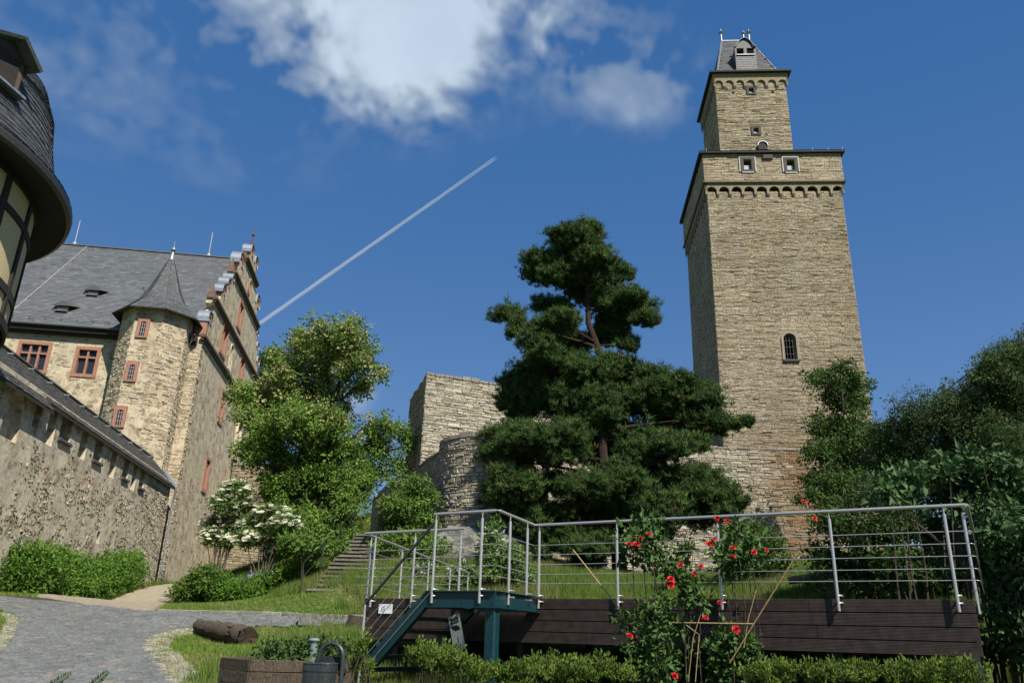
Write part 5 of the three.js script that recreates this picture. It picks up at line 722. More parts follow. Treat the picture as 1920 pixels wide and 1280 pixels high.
// signs
function canvasTex(w, h, draw) { const c = document.createElement('canvas'); c.width = w; c.height = h; const x = c.getContext('2d'); draw(x, w, h); const t = new THREE.CanvasTexture(c); t.colorSpace = THREE.SRGBColorSpace; return t; }
{
  const t = canvasTex(128, 320, (x, w, h) => {
    x.fillStyle = '#c9d2cf'; x.fillRect(0, 0, w, h); x.strokeStyle = '#e4eae8'; x.lineWidth = 6; x.strokeRect(3, 3, w - 6, h - 6); x.fillStyle = '#14201f';
    x.fillRect(20, 24, 88, 54); x.fillStyle = '#c9d2cf'; x.beginPath(); x.ellipse(52, 52, 22, 14, -0.4, 0, 7); x.fill(); x.fillRect(72, 36, 18, 30); x.fillStyle = '#14201f'; x.fillRect(52, 44, 30, 9);
    x.fillRect(20, 94, 88, 50); x.fillStyle = '#c9d2cf'; x.beginPath(); x.moveTo(20, 144); x.lineTo(20, 118); x.lineTo(52, 144); x.fill(); x.beginPath(); x.moveTo(108, 94); x.lineTo(108, 116); x.lineTo(78, 94); x.fill();
    x.strokeStyle = '#14201f'; x.lineWidth = 11; x.beginPath(); x.moveTo(64, 200); x.lineTo(64, 286); x.moveTo(34, 252); x.lineTo(64, 290); x.lineTo(94, 252); x.stroke();
  });
  const s = thing('hanging_sign', 'narrow tilted grey sign with black pictograms and down arrow under landing', 'sign', dpt(-0.98, 1.67, 0.62).toArray(), DRY); s.rotation.order = 'YXZ'; s.rotation.z = 0.3;
  new MB().box(0, 0, 0, 0.215, 0.54, 0.008).build('plate', std({ color: lin(0.3, 0.33, 0.33), roughness: 0.5 }), s);
  const f = new THREE.PlaneGeometry(0.21, 0.53); f.translate(0, 0, 0.008); const m = new THREE.Mesh(f, new THREE.MeshStandardMaterial({ map: t, roughness: 0.5 })); m.name = 'print'; s.add(m);
  const ln = new MB(); ln.tube([V(-0.05, 0.26, 0), V(0.1, 0.5, 0)], 0.006, 5); ln.tube([V(0.06, 0.26, 0), V(0.18, 0.46, 0)], 0.006, 5); ln.build('hanger', M.iron, s);
  const t2 = canvasTex(256, 128, (x, w, h) => { x.fillStyle = '#e6ecef'; x.fillRect(0, 0, w, h); x.fillStyle = '#cdd7dc'; x.fillRect(140, 14, 100, 62); x.strokeStyle = '#3c454a'; x.lineWidth = 9; x.beginPath(); x.ellipse(84, 70, 30, 36, 0, 0, 7); x.stroke(); x.beginPath(); x.moveTo(40, 104); x.lineTo(122, 16); x.stroke(); x.fillStyle = '#aab4b8'; x.fillRect(66, 62, 36, 26); x.strokeStyle = '#b9c3c8'; x.lineWidth = 3; for (let i = 0; i < 4; i++) { x.beginPath(); x.moveTo(148, 26 + i * 12); x.lineTo(230, 26 + i * 12); x.stroke(); } });
  const w = thing('notice_sign', 'small white notice plate with ringed symbol on the terrace boards', 'sign', dpt(-2.94, 2.035, -0.05).toArray(), DRY);
  new MB().box(0, 0, 0, 0.3, 0.16, 0.008).build('plate', M.white, w); const f2 = new THREE.PlaneGeometry(0.295, 0.155); f2.translate(0, 0, 0.007); const m2 = new THREE.Mesh(f2, new THREE.MeshStandardMaterial({ map: t2, roughness: 0.45 })); m2.name = 'print'; w.add(m2);
}
// ---------- things on the lawn ----------
{
  // hexagonal timber planter
  const g0 = ground(-3.0, -11.4), pl = thing('timber_planter', 'weathered board planter box filled with low green plants', 'planter', [-2.72, g0, -11.45], 0.18);
  const rnd = rng(70), pts = [[-0.55, 0.42], [0.4, 0.42], [0.75, -0.3], [0.4, -1.0], [-0.55, -1.0], [-1.0, -0.3]], hh = 1.27 - g0;
  for (let i = 0; i < 6; i++) { const [x0, z0] = pts[i], [x1, z1] = pts[(i + 1) % 6]; for (let k = 0; k < 5; k++) { const y = hh * (k + 0.5) / 5, c = 0.85 + 0.35 * rnd(); new MB().bar(V(x0, y, z0), V(x1, y, z1), 0.05, hh / 5 - 0.008, [c, c * 0.97, c * 0.92]).build('board', M.oldwood, pl); } }
  new MB().box(0, hh - 0.12, -0.3, 1.3, 0.05, 1.0, [0.3, 0.25, 0.2]).build('soil', M.oldwood, pl);
  const can = new MB(); can.lathe(0.18, -0.3, [[0.0, hh - 0.1], [0.05, hh - 0.1], [0.055, hh + 0.2], [0.08, hh + 0.24], [0.05, hh + 0.27], [0, hh + 0.27]], 12, [1, 1, 1]); const canister = thing('garden_can', 'small grey-blue garden lamp standing among the planter leaves', 'canister', pl.position.toArray(), 0.18); can.build('can_body', std({ color: lin(0.2, 0.27, 0.28), roughness: 0.4, metalness: 0.3 }), canister);  // plain grey-blue can among the leaves, not a light source
  // litter bin with hoop
  const b0 = ground(-2.15, -10.4), bin = thing('litter_bin', 'dark grey litter bin with open front and tall hoop handle', 'bin', [-2.2, b0, -10.45], -0.25);
  const bh = 1.28 - b0, body = new MB(), sec = (r, y) => { const o = []; for (let i = 0; i <= 20; i++) { const a = (i / 20) * 6.2832; o.push(V(r * 0.19 * Math.sign(Math.cos(a)) * Math.abs(Math.cos(a)) ** 0.6, y, r * 0.16 * Math.sign(Math.sin(a)) * Math.abs(Math.sin(a)) ** 0.6)); } return o; };
  const lv = [[0.86, 0.25], [0.95, bh - 0.35], [1.0, bh - 0.12], [1.04, bh - 0.1], [1.04, bh - 0.02]]; for (let k = 0; k < lv.length - 1; k++) { const A = sec(...lv[k]), B = sec(...lv[k + 1]); for (let i = 0; i < 20; i++) body.quad(A[i + 1], A[i], B[i], B[i + 1], [1, 1, 1]); } const bt = sec(...lv[0]); for (let i = 0; i < 20; i++) body.tri(V(0, 0.25, 0), bt[i], bt[i + 1]); body.build('body', M.plastic, bin);
  const inn = new MB(); const I0 = sec(0.94, bh - 0.35), I1 = sec(0.98, bh - 0.03); for (let i = 0; i < 20; i++) { inn.quad(I0[i], I0[i + 1], I1[i + 1], I1[i]); inn.tri(V(0, bh - 0.35, 0), I0[i + 1], I0[i]); } inn.build('liner', M.dark, bin);
  const rimTop = sec(1.0, bh - 0.02); const lip = new MB(); for (let i = 0; i < 20; i++) lip.tube([rimTop[i], rimTop[i + 1]], 0.013, 6); lip.build('rim', M.plastic, bin);
  const back = new MB(); back.hexa([V(-0.2, bh - 0.1, -0.17), V(0.2, bh - 0.1, -0.17), V(0.2, bh - 0.1, -0.2), V(-0.2, bh - 0.1, -0.2)], [V(-0.14, bh + 0.06, -0.15), V(0.2, bh + 0.06, -0.15), V(0.2, bh + 0.06, -0.18), V(-0.14, bh + 0.06, -0.18)], [1, 1, 1]); back.build('lid', M.plastic, bin);
  const hp = []; hp.push(V(0.24, 0, -0.1), V(0.24, bh, -0.1)); for (let i = 1; i <= 12; i++) { const a = (i / 12) * Math.PI; hp.push(V(0.08 + 0.16 * Math.cos(a), bh + 0.04 + 0.17 * Math.sin(a), -0.1)); } hp.push(V(-0.14, bh - 0.1, -0.12)); const hoop = new MB(); hoop.tube(hp, 0.028, 12); hoop.build('hoop', M.plastic, bin);
  // fallen log
  const lg = thing('fallen_log', 'thick weathered log lying on the lawn by the cobbled road', 'log'); const A = V(-7.75, 0, -21.7), B = V(-5.85, 0, -19.6); A.y = ground(A.x, A.z) + 0.2; B.y = ground(B.x, B.z) + 0.2; const lp = [], lr = []; for (let i = 0; i <= 14; i++) { const t = i / 14; lp.push(A.clone().lerp(B, t).add(V(0.03 * n2(t * 4, 1), 0.03 * n2(t * 4, 7), 0.02 * n2(t * 4, 9)))); lr.push(lerp(0.17, 0.235, t) * (1 + 0.1 * n2(t * 5, 3)) * (i === 4 ? 0.88 : 1)); } const lm = new MB(); lm.tube(lp, lr, 22, [1, 1, 1], false, 0.24); lm.build('bark', M.oldwood, lg);
  for (const [p, d, r] of [[lp[14], B.clone().sub(A).normalize(), lr[14]], [lp[0], A.clone().sub(B).normalize(), lr[0]]]) { const e = new MB(), s = V(0, 1, 0).cross(d).normalize(), u = d.clone().cross(s); for (let i = 0; i < 22; i++) { const f = (k) => { const a = (k / 22) * 6.2832, rr = r * (0.98 + 0.07 * n2(Math.cos(a) * 3, Math.sin(a) * 3)); return p.clone().addScaledVector(s, Math.cos(a) * rr).addScaledVector(u, Math.sin(a) * rr).addScaledVector(d, 0.03 * n2(Math.cos(a) * 2, Math.sin(a) * 2 + 4)); }; { const q = 0.55 + 0.35 * n2(i * 0.7, p.x); e.tri(p.clone().addScaledVector(d, -0.05), f(i), f(i + 1), [q, q * 0.8, q * 0.66]); }; } e.build('cut_end', M.oldwood, lg); }
  const cr = new MB(); for (let j = 0; j < 7; j++) { const a = j * 0.9 + 0.4, pp = []; for (let i = 2; i < 12; i++) { const d = B.clone().sub(A).normalize(), s = V(0, 1, 0).cross(d).normalize(), u = d.clone().cross(s), rr = lr[i] * (0.99); const aa = a + 0.12 * n2(i * 0.5, j); pp.push(lp[i].clone().addScaledVector(s, Math.cos(aa) * rr).addScaledVector(u, Math.sin(aa) * rr)); } cr.tube(pp, pp.map((_, i) => 0.012 + 0.02 * Math.abs(n2(i, j))), 6); } cr.build('bark_ridge', M.oldwood, lg);
  // stump
  const sx = -4.05, sz = -22.7, sy = ground(sx, sz), sm = thing('tree_stump', 'short dark tree stump in the long grass by the terrace', 'stump', [sx, sy, sz]); const sp = [], sr = []; for (let i = 0; i <= 5; i++) { sp.push(V(0.03 * i * 0.5, -0.1 + i * 0.11, 0)); sr.push(0.27 - 0.02 * i); } const smb = new MB(); smb.tube(sp, sr, 16, [1, 1, 1], true, 0.25); smb.build('bark', M.oldwood, sm);
  // pale boulder beside the stump and a squared stone block
  const boulder = (x, z, w, h, d, label, name = 'boulder') => { const g = new THREE.IcosahedronGeometry(1, 3), ps = g.attributes.position; for (let i = 0; i < ps.count; i++) { const v = V(ps.getX(i), ps.getY(i), ps.getZ(i)), k = 1 + 0.3 * fbm3(v.x * 1.3 + x, v.y * 1.3, v.z * 1.3 + z, 4); ps.setXYZ(i, v.x * w * k, v.y * h * k, v.z * d * k); } g.computeVertexNormals(); const o = tag(meshOf(name, g, std({ color: lin(0.30, 0.28, 0.22), map: rep(plasterTex, 1), bumpMap: rep(plasterBump, 1.5), bumpScale: 0.03 })), label, 'rock'); o.position.set(x, ground(x, z) + h * 0.35, z); return o; };
  boulder(-3.35, -22.9, 0.42, 0.32, 0.35, 'pale mossy boulder beside the dark stump');
  const bl = new MB(); bl.box(0, 0.14, 0, 0.95, 0.3, 0.4, [1, 1, 1], 0.1); const block = tag(bl.build('stone_block', std({ color: lin(0.26, 0.26, 0.235), map: rep(plasterTex, 0.8), bumpMap: rep(plasterBump, 1), bumpScale: 0.03 })), 'squared grey stone block at the end of the side path', 'stone'); block.position.set(-5.2, ground(-5.2, -23.6), -23.6);
  const rs = rng(72); [[-12.6, -32.2, 0.5], [-12.3, -32.5, 0.4], [-12.75, -32.35, 0.35]].forEach(([x, z, w], i) => { const y = ground(x, z) + 0.04 + i * 0.09; const mb = new MB(); mb.hexa([V(x - w, y, z + 0.3), V(x + w, y, z + 0.34), V(x + w * 0.9, y, z - 0.3), V(x - w, y, z - 0.25)], [V(x - w * 0.9, y + 0.08, z + 0.26), V(x + w * 0.92, y + 0.09, z + 0.3), V(x + w * 0.8, y + 0.07, z - 0.26), V(x - w * 0.92, y + 0.08, z - 0.22)], [0.24, 0.225, 0.19]); tag(mb.build('stone_slab', M.stone), ['broad bottom slab of the little stone stack by the low hedge', 'middle slab of the little stone stack by the low hedge', 'top slab of the little stone stack by the low hedge'][i], 'stone', 'stacked slabs by the low hedge'); });
  // stone garden steps climbing under the tree, with a thin handrail
  const gs = thing('garden_steps', 'worn stone steps climbing the bank below the leafy tree', 'steps'); const s0 = V(-5.5, 2.75, -26.4), s1 = V(-5.0, 5.2, -31.6), n = 15, d = s1.clone().sub(s0).setY(0).normalize(), sdv = V(-d.z, 0, d.x), rq = rng(73); for (let i = 0; i < n; i++) { const c = s0.clone().lerp(s1, i / n), k = 0.7 + 0.6 * rq(), w = 0.58 + rq() * 0.16, q = (a, b, y) => c.clone().addScaledVector(sdv, a).addScaledVector(d, b).setY(c.y + y); new MB().hexa([q(-w, -0.03, -0.3), q(w, -0.03, -0.3), q(w, 0.42, -0.3), q(-w, 0.42, -0.3)], [q(-w, 0, 0.16), q(w, 0, 0.15), q(w, 0.42, 0.17), q(-w, 0.42, 0.16)], [0.11 * k, 0.1 * k, 0.08 * k]).hexa([q(-w * 1.03, -0.09, 0.1), q(w * 1.02, -0.09, 0.1), q(w * 1.02, 0.36, 0.1), q(-w * 1.03, 0.36, 0.1)], [q(-w * 1.03, -0.08 + rq() * 0.06, 0.175), q(w * 1.02, -0.07 + rq() * 0.06, 0.165), q(w * 1.02, 0.36, 0.18), q(-w * 1.03, 0.36, 0.175)], [0.14 * k, 0.128 * k, 0.1 * k]).build('step', M.stone, gs); }
  const hr = thing('steps_handrail', 'thin grey metal handrail beside the garden steps', 'railing'), L = sdv.clone().multiplyScalar(-0.95), hm = new MB(); const ra = s0.clone().add(L).add(V(0, 0.95, 0)), rb = s1.clone().add(L).add(V(0, 0.95, 0)); if (ra.x > s0.x) { ra.addScaledVector(L, -2); rb.addScaledVector(L, -2); } hm.tube([ra, rb], 0.014, 8); hm.tube([ra.clone().add(V(0, -0.45, 0)), rb.clone().add(V(0, -0.45, 0))], 0.014, 8); hm.build('rail', M.iron, hr); for (const t of [0, 0.33, 0.66, 1]) { const p = ra.clone().lerp(rb, t), q = p.clone(); q.y -= 1.1; const mb = new MB(); mb.tube([q, p], 0.018, 8); mb.build('post', M.iron, hr); }
  // short log bench behind the terrace
  const lb = thing('split_log', 'pale split log lying on the grass behind the terrace', 'log'); const la = V(8.0, 0, -23.4), lc = V(9.6, 0, -23.0); la.y = ground(la.x, la.z) + 0.45; lc.y = ground(lc.x, lc.z) + 0.5; const lbm = new MB(); lbm.tube([la, la.clone().lerp(lc, 0.5), lc], 0.11, 10, [2.4, 2.3, 2.1]); lbm.build('wood', M.oldwood, lb);
}

// ---------- plants ----------
// leaf clusters: small folded blades spread over a short twig
function leafCluster(n, L, W, spread, seed, o = {}) {
  const mb = new MB(), r = rng(seed);
  for (let i = 0; i < n; i++) {
    const dir = V(r() - 0.5, r() - 0.35 + (o.up ?? 0), r() - 0.5).normalize(), base = dir.clone().multiplyScalar(spread * (0.15 + 0.75 * r())).add(V((r() - 0.5) * spread * 0.5, (r() - 0.5) * spread * 0.5, (r() - 0.5) * spread * 0.5));
    const ax = dir.clone().add(V((r() - 0.5) * 1.2, (r() - 0.5) * 0.8 - (o.droop ?? 0.2), (r() - 0.5) * 1.2)).normalize(), nn = V(r() - 0.5, 0.6 + r(), r() - 0.5).normalize(), s = ax.clone().cross(nn).normalize(), up = s.clone().cross(ax).normalize();
    const l = L * (0.7 + 0.6 * r()), w = W * (0.7 + 0.6 * r()), k = 0.82 + 0.36 * r(), c = o.tint ? o.tint(r, k) : [k, k, k];
    const a = base, m1 = base.clone().addScaledVector(ax, l * 0.45).addScaledVector(up, -w * 0.12), tip = base.clone().addScaledVector(ax, l).addScaledVector(up, -l * (o.curl ?? 0.18)), e1 = base.clone().addScaledVector(ax, l * 0.45).addScaledVector(s, w / 2).addScaledVector(up, w * 0.1), e2 = base.clone().addScaledVector(ax, l * 0.45).addScaledVector(s, -w / 2).addScaledVector(up, w * 0.1);
    mb.tri(a, e1, m1, c); mb.tri(m1, e1, tip, c); mb.tri(a, m1, e2, c); mb.tri(m1, tip, e2, c);
  }
  return mb.geo();
}
function needleTuft(n, L, W, seed) {
  const mb = new MB(), r = rng(seed);
  for (let i = 0; i < n; i++) { const d = V(r() - 0.5, 0.15 + r() * 0.9, r() - 0.5).normalize(), b = V((r() - 0.5) * L * 0.9, (r() - 0.5) * L * 0.3, (r() - 0.5) * L * 0.9), s = d.clone().cross(V(r() - 0.5, r() - 0.5, r() - 0.5)).normalize(), l = L * (0.7 + 0.6 * r()), k = 0.8 + 0.4 * r(); mb.tri(b.clone().addScaledVector(s, W / 2), b.clone().addScaledVector(s, -W / 2), b.clone().addScaledVector(d, l), [k, k, k]); }
  return mb.geo();
}
const mtx = new THREE.Matrix4(), qq = new THREE.Quaternion(), eu = new THREE.Euler(), one = V(1, 1, 1), colr = new THREE.Color();
function scatter(name, geo, mat, spots, parent) {   // spots: [pos, euler, scale, [r,g,b]]
  const m = new THREE.InstancedMesh(geo, mat, spots.length); spots.forEach(([p, e, s, c], i) => { qq.setFromEuler(eu.set(...e)); mtx.compose(p, qq, one.set(s, s, s)); m.setMatrixAt(i, mtx); m.setColorAt(i, colr.setRGB(...c)); });
  m.castShadow = m.receiveShadow = true; m.name = parent ? name : numbered(name); (parent ?? scene).add(m); if (parent) m.userData.kind = 'stuff'; return m;
}
// clumps in the outer parts of a set of ellipsoids with ragged outline and gaps
function crownSpots(blobs, per, seed, color, o = {}) {
  const r = rng(seed), out = [];
  const all = blobs.slice(); if (o.kids) for (const [x, y, z, a, b, c] of blobs) for (let k = 0; k < o.kids; k++) { const q = 0.45 + 0.35 * r(), t = r() * 6.2832; all.push([x + Math.cos(t) * a * 0.9, y + (r() - 0.5) * b * 2.0, z + Math.abs(Math.sin(t)) * c * (r() < 0.7 ? 0.9 : -0.9), a * q, b * q * 1.1, c * q]); }
  for (const [x, y, z, a, b, c] of all) {
    const n = Math.round(per * Math.pow(a * b * c, 2 / 3));
    for (let i = 0; i < n; i++) {
      const u = r() * 2 - 1, t = r() * 6.2832, s = Math.sqrt(1 - u * u), rr = Math.pow(r(), o.fill ?? 0.42), d = V(s * Math.cos(t), u, s * Math.sin(t)), lump = 1 + 0.28 * n3(d.x * 2.2 + x, d.y * 2.2 + y, d.z * 2.2 + z);
      const p = V(x + d.x * a * rr * lump, y + d.y * b * rr * lump, z + d.z * c * rr * lump);
      if (o.jit) { const k = o.layer ? o.jit * Math.min(1.1, a) : o.jit, ky = o.layer ? 0.58 : 1; p.x += (r() + r() - 1) * k; p.y += (r() + r() - 1) * k * ky; p.z += (r() + r() - 1) * k; }
      if (n3(p.x * (o.gapf ?? 1.3), p.y * (o.gapf ?? 1.3), p.z * (o.gapf ?? 1.3)) < (o.gap ?? -0.45)) continue;
      if (o.floor && p.y < ground(p.x, p.z) + 0.02) continue;
      out.push([p, o.upright ? [(r() - 0.5) * o.upright, r() * 6.28, (r() - 0.5) * o.upright] : [r() * 6.28, r() * 6.28, r() * 6.28], (o.size ?? 1) * (0.6 + 0.85 * r()), color(r, p, d)]);
    }
  }
  return out;
}
function limbs(parent, base, top, blobs, r0, seed, mat, o = {}) {
  const rnd = rng(seed), tr = new MB(), n = 10, pts = [], rad = [];
  for (let i = 0; i <= n; i++) { const t = i / n; pts.push(base.clone().lerp(top, t).add(V((o.bend ?? 0.25) * n2(t * 2.2, seed) * Math.sin(Math.PI * t), 0, (o.bend ?? 0.25) * n2(t * 2.2, seed + 5) * Math.sin(Math.PI * t)))); rad.push(r0 * (1 - 0.86 * t) * (i === 0 ? 1.35 : 1)); }
  tr.tube(pts, rad, 12, [1, 1, 1], true, 0.12); tr.build('trunk', mat, parent);
  const br = new MB();
  for (const [x, y, z, a, b] of blobs) {
    const tip = V(x, y - b * 0.2, z), hgt = clamp((y - (o.rise ?? 0.28) * Math.hypot(x - base.x, z - base.z) - base.y) / (top.y - base.y), 0.12, 0.96), k = Math.floor(hgt * n), s = pts[k].clone().lerp(pts[Math.min(n, k + 1)], hgt * n - k), L = s.distanceTo(tip), rr = Math.min(rad[k] * 0.55, 0.02 + L * 0.016), cp = [];
    for (let i = 0; i <= 5; i++) { const t = i / 5; cp.push(s.clone().lerp(tip, t).add(V(0.12 * L * n2(t * 3, x) * t * 0.5, (o.sag ?? 0.06) * L * Math.sin(Math.PI * t), 0.12 * L * n2(t * 3, z) * t * 0.5))); }
    br.tube(cp, cp.map((_, i) => rr * (1 - 0.78 * i / 5)), 6, [1, 1, 1], true);
    for (let j = 0; j < 4; j++) { const e = tip.clone().add(V((rnd() - 0.5) * a * 1.5, (rnd() - 0.2) * b * 1.1, (rnd() - 0.5) * a * 1.5)), m = cp[3].clone().lerp(e, 0.5).add(V(0, 0.03 * L, 0)); br.tube([cp[3 - (j % 2)], m, e], [rr * 0.4, rr * 0.25, rr * 0.1], 5); }
  }
  br.build('branches', mat, parent);
  return pts;
}
const vary = (c1, c2, amp = 0.3) => (r) => mul(mixc(c1, c2, r()), 1 - amp / 2 + amp * r());
const G = {
  needle: needleTuft(26, 0.2, 0.022, 1), fine: needleTuft(20, 0.16, 0.02, 2),
  oak: leafCluster(9, 0.17, 0.085, 0.24, 3), small: leafCluster(11, 0.085, 0.05, 0.13, 4), dogwood: leafCluster(9, 0.12, 0.068, 0.17, 5, { droop: 0.6, curl: 0.25 }),
  box: leafCluster(13, 0.04, 0.02, 0.075, 6, { up: 0.5, droop: -0.3 }), rose: leafCluster(8, 0.07, 0.048, 0.1, 7, { droop: 0.35 }), olive: leafCluster(12, 0.085, 0.03, 0.16, 8, { droop: 0.1 }), hedge: leafCluster(10, 0.11, 0.065, 0.16, 9), young: leafCluster(10, 0.15, 0.075, 0.22, 10),
};
// Scots pine
{
  const B = [[3.14,19.23,-32.45,0.58,0.35,0.53], [2.2,17.63,-30.6,0.69,0.39,0.62], [3.21,17.52,-30.81,0.51,0.44,0.55], [2.86,17.71,-32.14,0.76,0.41,0.67], [1.25,17.09,-31.51,0.78,0.38,0.67], [0.77,16.41,-31.63,0.48,0.27,0.43], [2.2,16.29,-31.11,0.73,0.4,0.65], [3.76,16.62,-30.75,0.77,0.37,0.65], [4.89,17.13,-32.56,0.46,0.26,0.41], [3.15,16.29,-32.73,1.16,0.42,0.91], [4.96,15.24,-30.63,0.44,0.22,0.38], [4.43,15.19,-31.67,1.03,0.36,0.8], [5.36,14.25,-30.82,0.44,0.22,0.38], [4.45,15.0,-32.79,0.87,0.28,0.66], [-0.15,14.63,-31.64,0.52,0.36,0.5], [0.25,13.63,-30.92,0.36,0.24,0.35], [1.4,15.31,-32.21,0.72,0.3,0.58], [1.83,13.69,-30.34,0.82,0.34,0.67], [0.87,12.95,-30.46,0.71,0.39,0.63], [2.91,13.79,-32.72,0.65,0.32,0.56], [4.2,14.11,-32.73,0.81,0.3,0.64], [4.87,13.24,-31.39,0.33,0.2,0.31], [1.2,12.36,-30.36,0.71,0.34,0.61], [1.6,12.29,-31.81,1.03,0.45,0.85], [0.61,12.04,-32.24,0.76,0.45,0.7], [3.15,12.07,-31.7,1.03,0.54,0.9], [4.64,12.64,-32.72,0.87,0.47,0.77], [5.8,12.2,-32.22,0.77,0.35,0.64], [6.58,11.65,-31.66,0.95,0.41,0.78], [7.78,11.18,-31.51,0.76,0.5,0.73], [7.52,10.5,-32.19,1.01,0.51,0.88], [6.31,10.74,-32.2,0.96,0.6,0.9], [4.87,11.0,-32.23,1.05,0.64,0.98], [3.03,10.54,-31.61,1.03,0.63,0.95], [1.52,10.84,-32.05,0.98,0.54,0.88], [0.42,10.71,-32.74,0.69,0.51,0.69], [9.09,9.75,-30.62,0.41,0.2,0.35], [8.39,9.96,-31.35,0.69,0.37,0.61], [0.0,9.21,-31.13,0.77,0.49,0.72], [-0.79,8.96,-32.32,0.46,0.28,0.42], [0.94,8.7,-30.22,0.89,0.51,0.81], [2.3,8.61,-30.56,0.82,0.57,0.79], [3.88,9.37,-32.49,1.06,0.65,0.98], [5.45,9.29,-31.93,0.99,0.64,0.94], [6.64,9.0,-30.92,0.84,0.4,0.71], [-0.24,8.16,-30.95,0.66,0.48,0.66], [0.16,7.02,-30.37,0.72,0.56,0.74], [1.86,7.46,-31.7,0.57,0.45,0.59], [2.72,7.09,-30.64,0.92,0.57,0.86], [4.21,7.41,-31.06,0.97,0.63,0.92], [5.85,7.85,-32.01,1.01,0.6,0.93], [7.08,7.75,-31.27,0.86,0.5,0.78], [7.72,6.95,-30.51,0.84,0.41,0.72], [8.33,6.54,-30.6,0.64,0.3,0.54], [-0.01,6.18,-31.49,0.79,0.5,0.74], [1.23,5.92,-31.27,0.94,0.5,0.83], [3.01,6.17,-32.71,1.03,0.52,0.89], [4.66,6.35,-32.17,1.07,0.51,0.91], [6.08,6.39,-30.73,0.97,0.49,0.85], [7.68,6.23,-31.72,0.88,0.33,0.7], [0.13,5.31,-32.35,0.7,0.38,0.62], [1.66,5.08,-31.37,0.87,0.36,0.71], [2.95,5.04,-30.97,0.87,0.34,0.69], [0.74,4.49,-31.05,0.64,0.27,0.53], [3.13,4.33,-31.83,0.51,0.28,0.45], [6.02,5.61,-31.66,0.58,0.23,0.47]], pine = thing('pine_tree', 'tall dark Scots pine with layered pads of needles in front of the castle walls', 'tree');
  limbs(pine, V(4.45, 3.1, -31.5), V(3.1, 19.0, -31.5), B.filter((_, i) => i % 2), 0.29, 21, M.pineBark, { rise: 0.12, sag: 0.05, bend: 0.5 });
  scatter('crown', G.needle, NEEDLE, crownSpots(B, 1100, 22, (r) => { const k = 0.7 + 0.6 * r(); return mul(r() < 0.04 ? [0.10, 0.075, 0.03] : mixc([0.034, 0.076, 0.020], [0.075, 0.128, 0.030], r()), k); }, { gap: -0.34, gapf: 1.9, fill: 0.64, upright: 2.0, floor: true, kids: 4, jit: 0.7, layer: true }), pine);
}
// flowering leafy tree on the bank
{
  const B = [[-9.9,16.15,-38.54,0.9,0.55,0.87], [-8.55,16.35,-38.57,0.87,0.48,0.81], [-11.18,16.34,-41.42,0.97,0.74,1.03], [-9.55,16.04,-41.33,1.18,0.73,1.15], [-7.67,15.1,-38.93,0.63,0.55,0.71], [-6.89,14.22,-39.24,0.53,0.48,0.61], [-8.17,14.25,-39.46,0.86,0.56,0.85], [-10.39,14.56,-40.61,1.23,0.87,1.26], [-11.57,14.5,-39.66,1.1,0.71,1.09], [-12.24,13.32,-39.66,1.22,0.72,1.16], [-13.35,12.79,-39.74,0.78,0.47,0.75], [-11.19,13.2,-41.09,1.36,0.89,1.35], [-9.51,13.14,-40.22,0.88,0.72,0.96], [-7.83,13.72,-40.34,0.66,0.36,0.61], [-12.71,11.51,-39.29,0.94,0.72,0.99], [-11.09,11.06,-38.42,1.29,0.97,1.36], [-9.66,11.14,-38.56,1.17,0.83,1.2], [-9.02,11.91,-39.86,0.66,0.5,0.69], [-6.88,11.78,-40.18,0.76,0.39,0.69], [-5.93,11.73,-40.74,0.66,0.36,0.61], [-5.41,11.09,-41.49,0.45,0.4,0.51], [-7.15,11.05,-41.51,1.08,0.63,1.02], [-8.23,10.33,-40.11,1.16,0.64,1.08], [-9.95,10.24,-40.58,1.35,0.88,1.34], [-11.5,9.88,-40.38,1.24,0.88,1.28], [-12.36,9.77,-38.75,0.77,0.85,0.97], [-10.43,8.73,-39.92,1.62,0.87,1.49], [-8.56,8.9,-39.81,1.32,0.86,1.31], [-7.19,9.55,-40.84,1.06,0.73,1.08], [-6.08,10.0,-41.52,0.68,0.59,0.76], [-11.52,8.01,-40.56,1.09,0.82,1.14], [-9.53,7.77,-41.16,1.38,0.9,1.37], [-7.83,7.89,-39.97,1.16,0.79,1.17], [-9.68,6.58,-38.4,1.03,0.7,1.04], [-8.45,6.51,-39.44,1.33,0.72,1.23], [-10.33,15.3,-41.02,0.84,0.55,0.84], [-8.79,15.73,-38.74,0.79,0.41,0.72]], t = thing('leafy_tree', 'large light green leafy tree with pale tips on the bank beside the gable', 'tree');
  limbs(t, V(-9.2, 5.0, -40.2), V(-8.5, 16, -40), B, 0.3, 31, M.bark, { rise: 0.7, bend: 0.8 });
  const yTop = 10.5; scatter('crown', G.oak, LEAF, crownSpots(B, 300, 32, (r, p) => { const bl = r() < sstep(9.5, 14.5, p.y) * 0.42; return bl ? mul([0.36, 0.36, 0.14], 0.75 + 0.5 * r()) : mul(mixc([0.085, 0.18, 0.022], [0.17, 0.265, 0.045], r()), 0.75 + 0.5 * r()); }, { gap: -0.14, gapf: 1.15, fill: 0.62, size: 0.9, kids: 2, jit: 0.55 }), t);
}
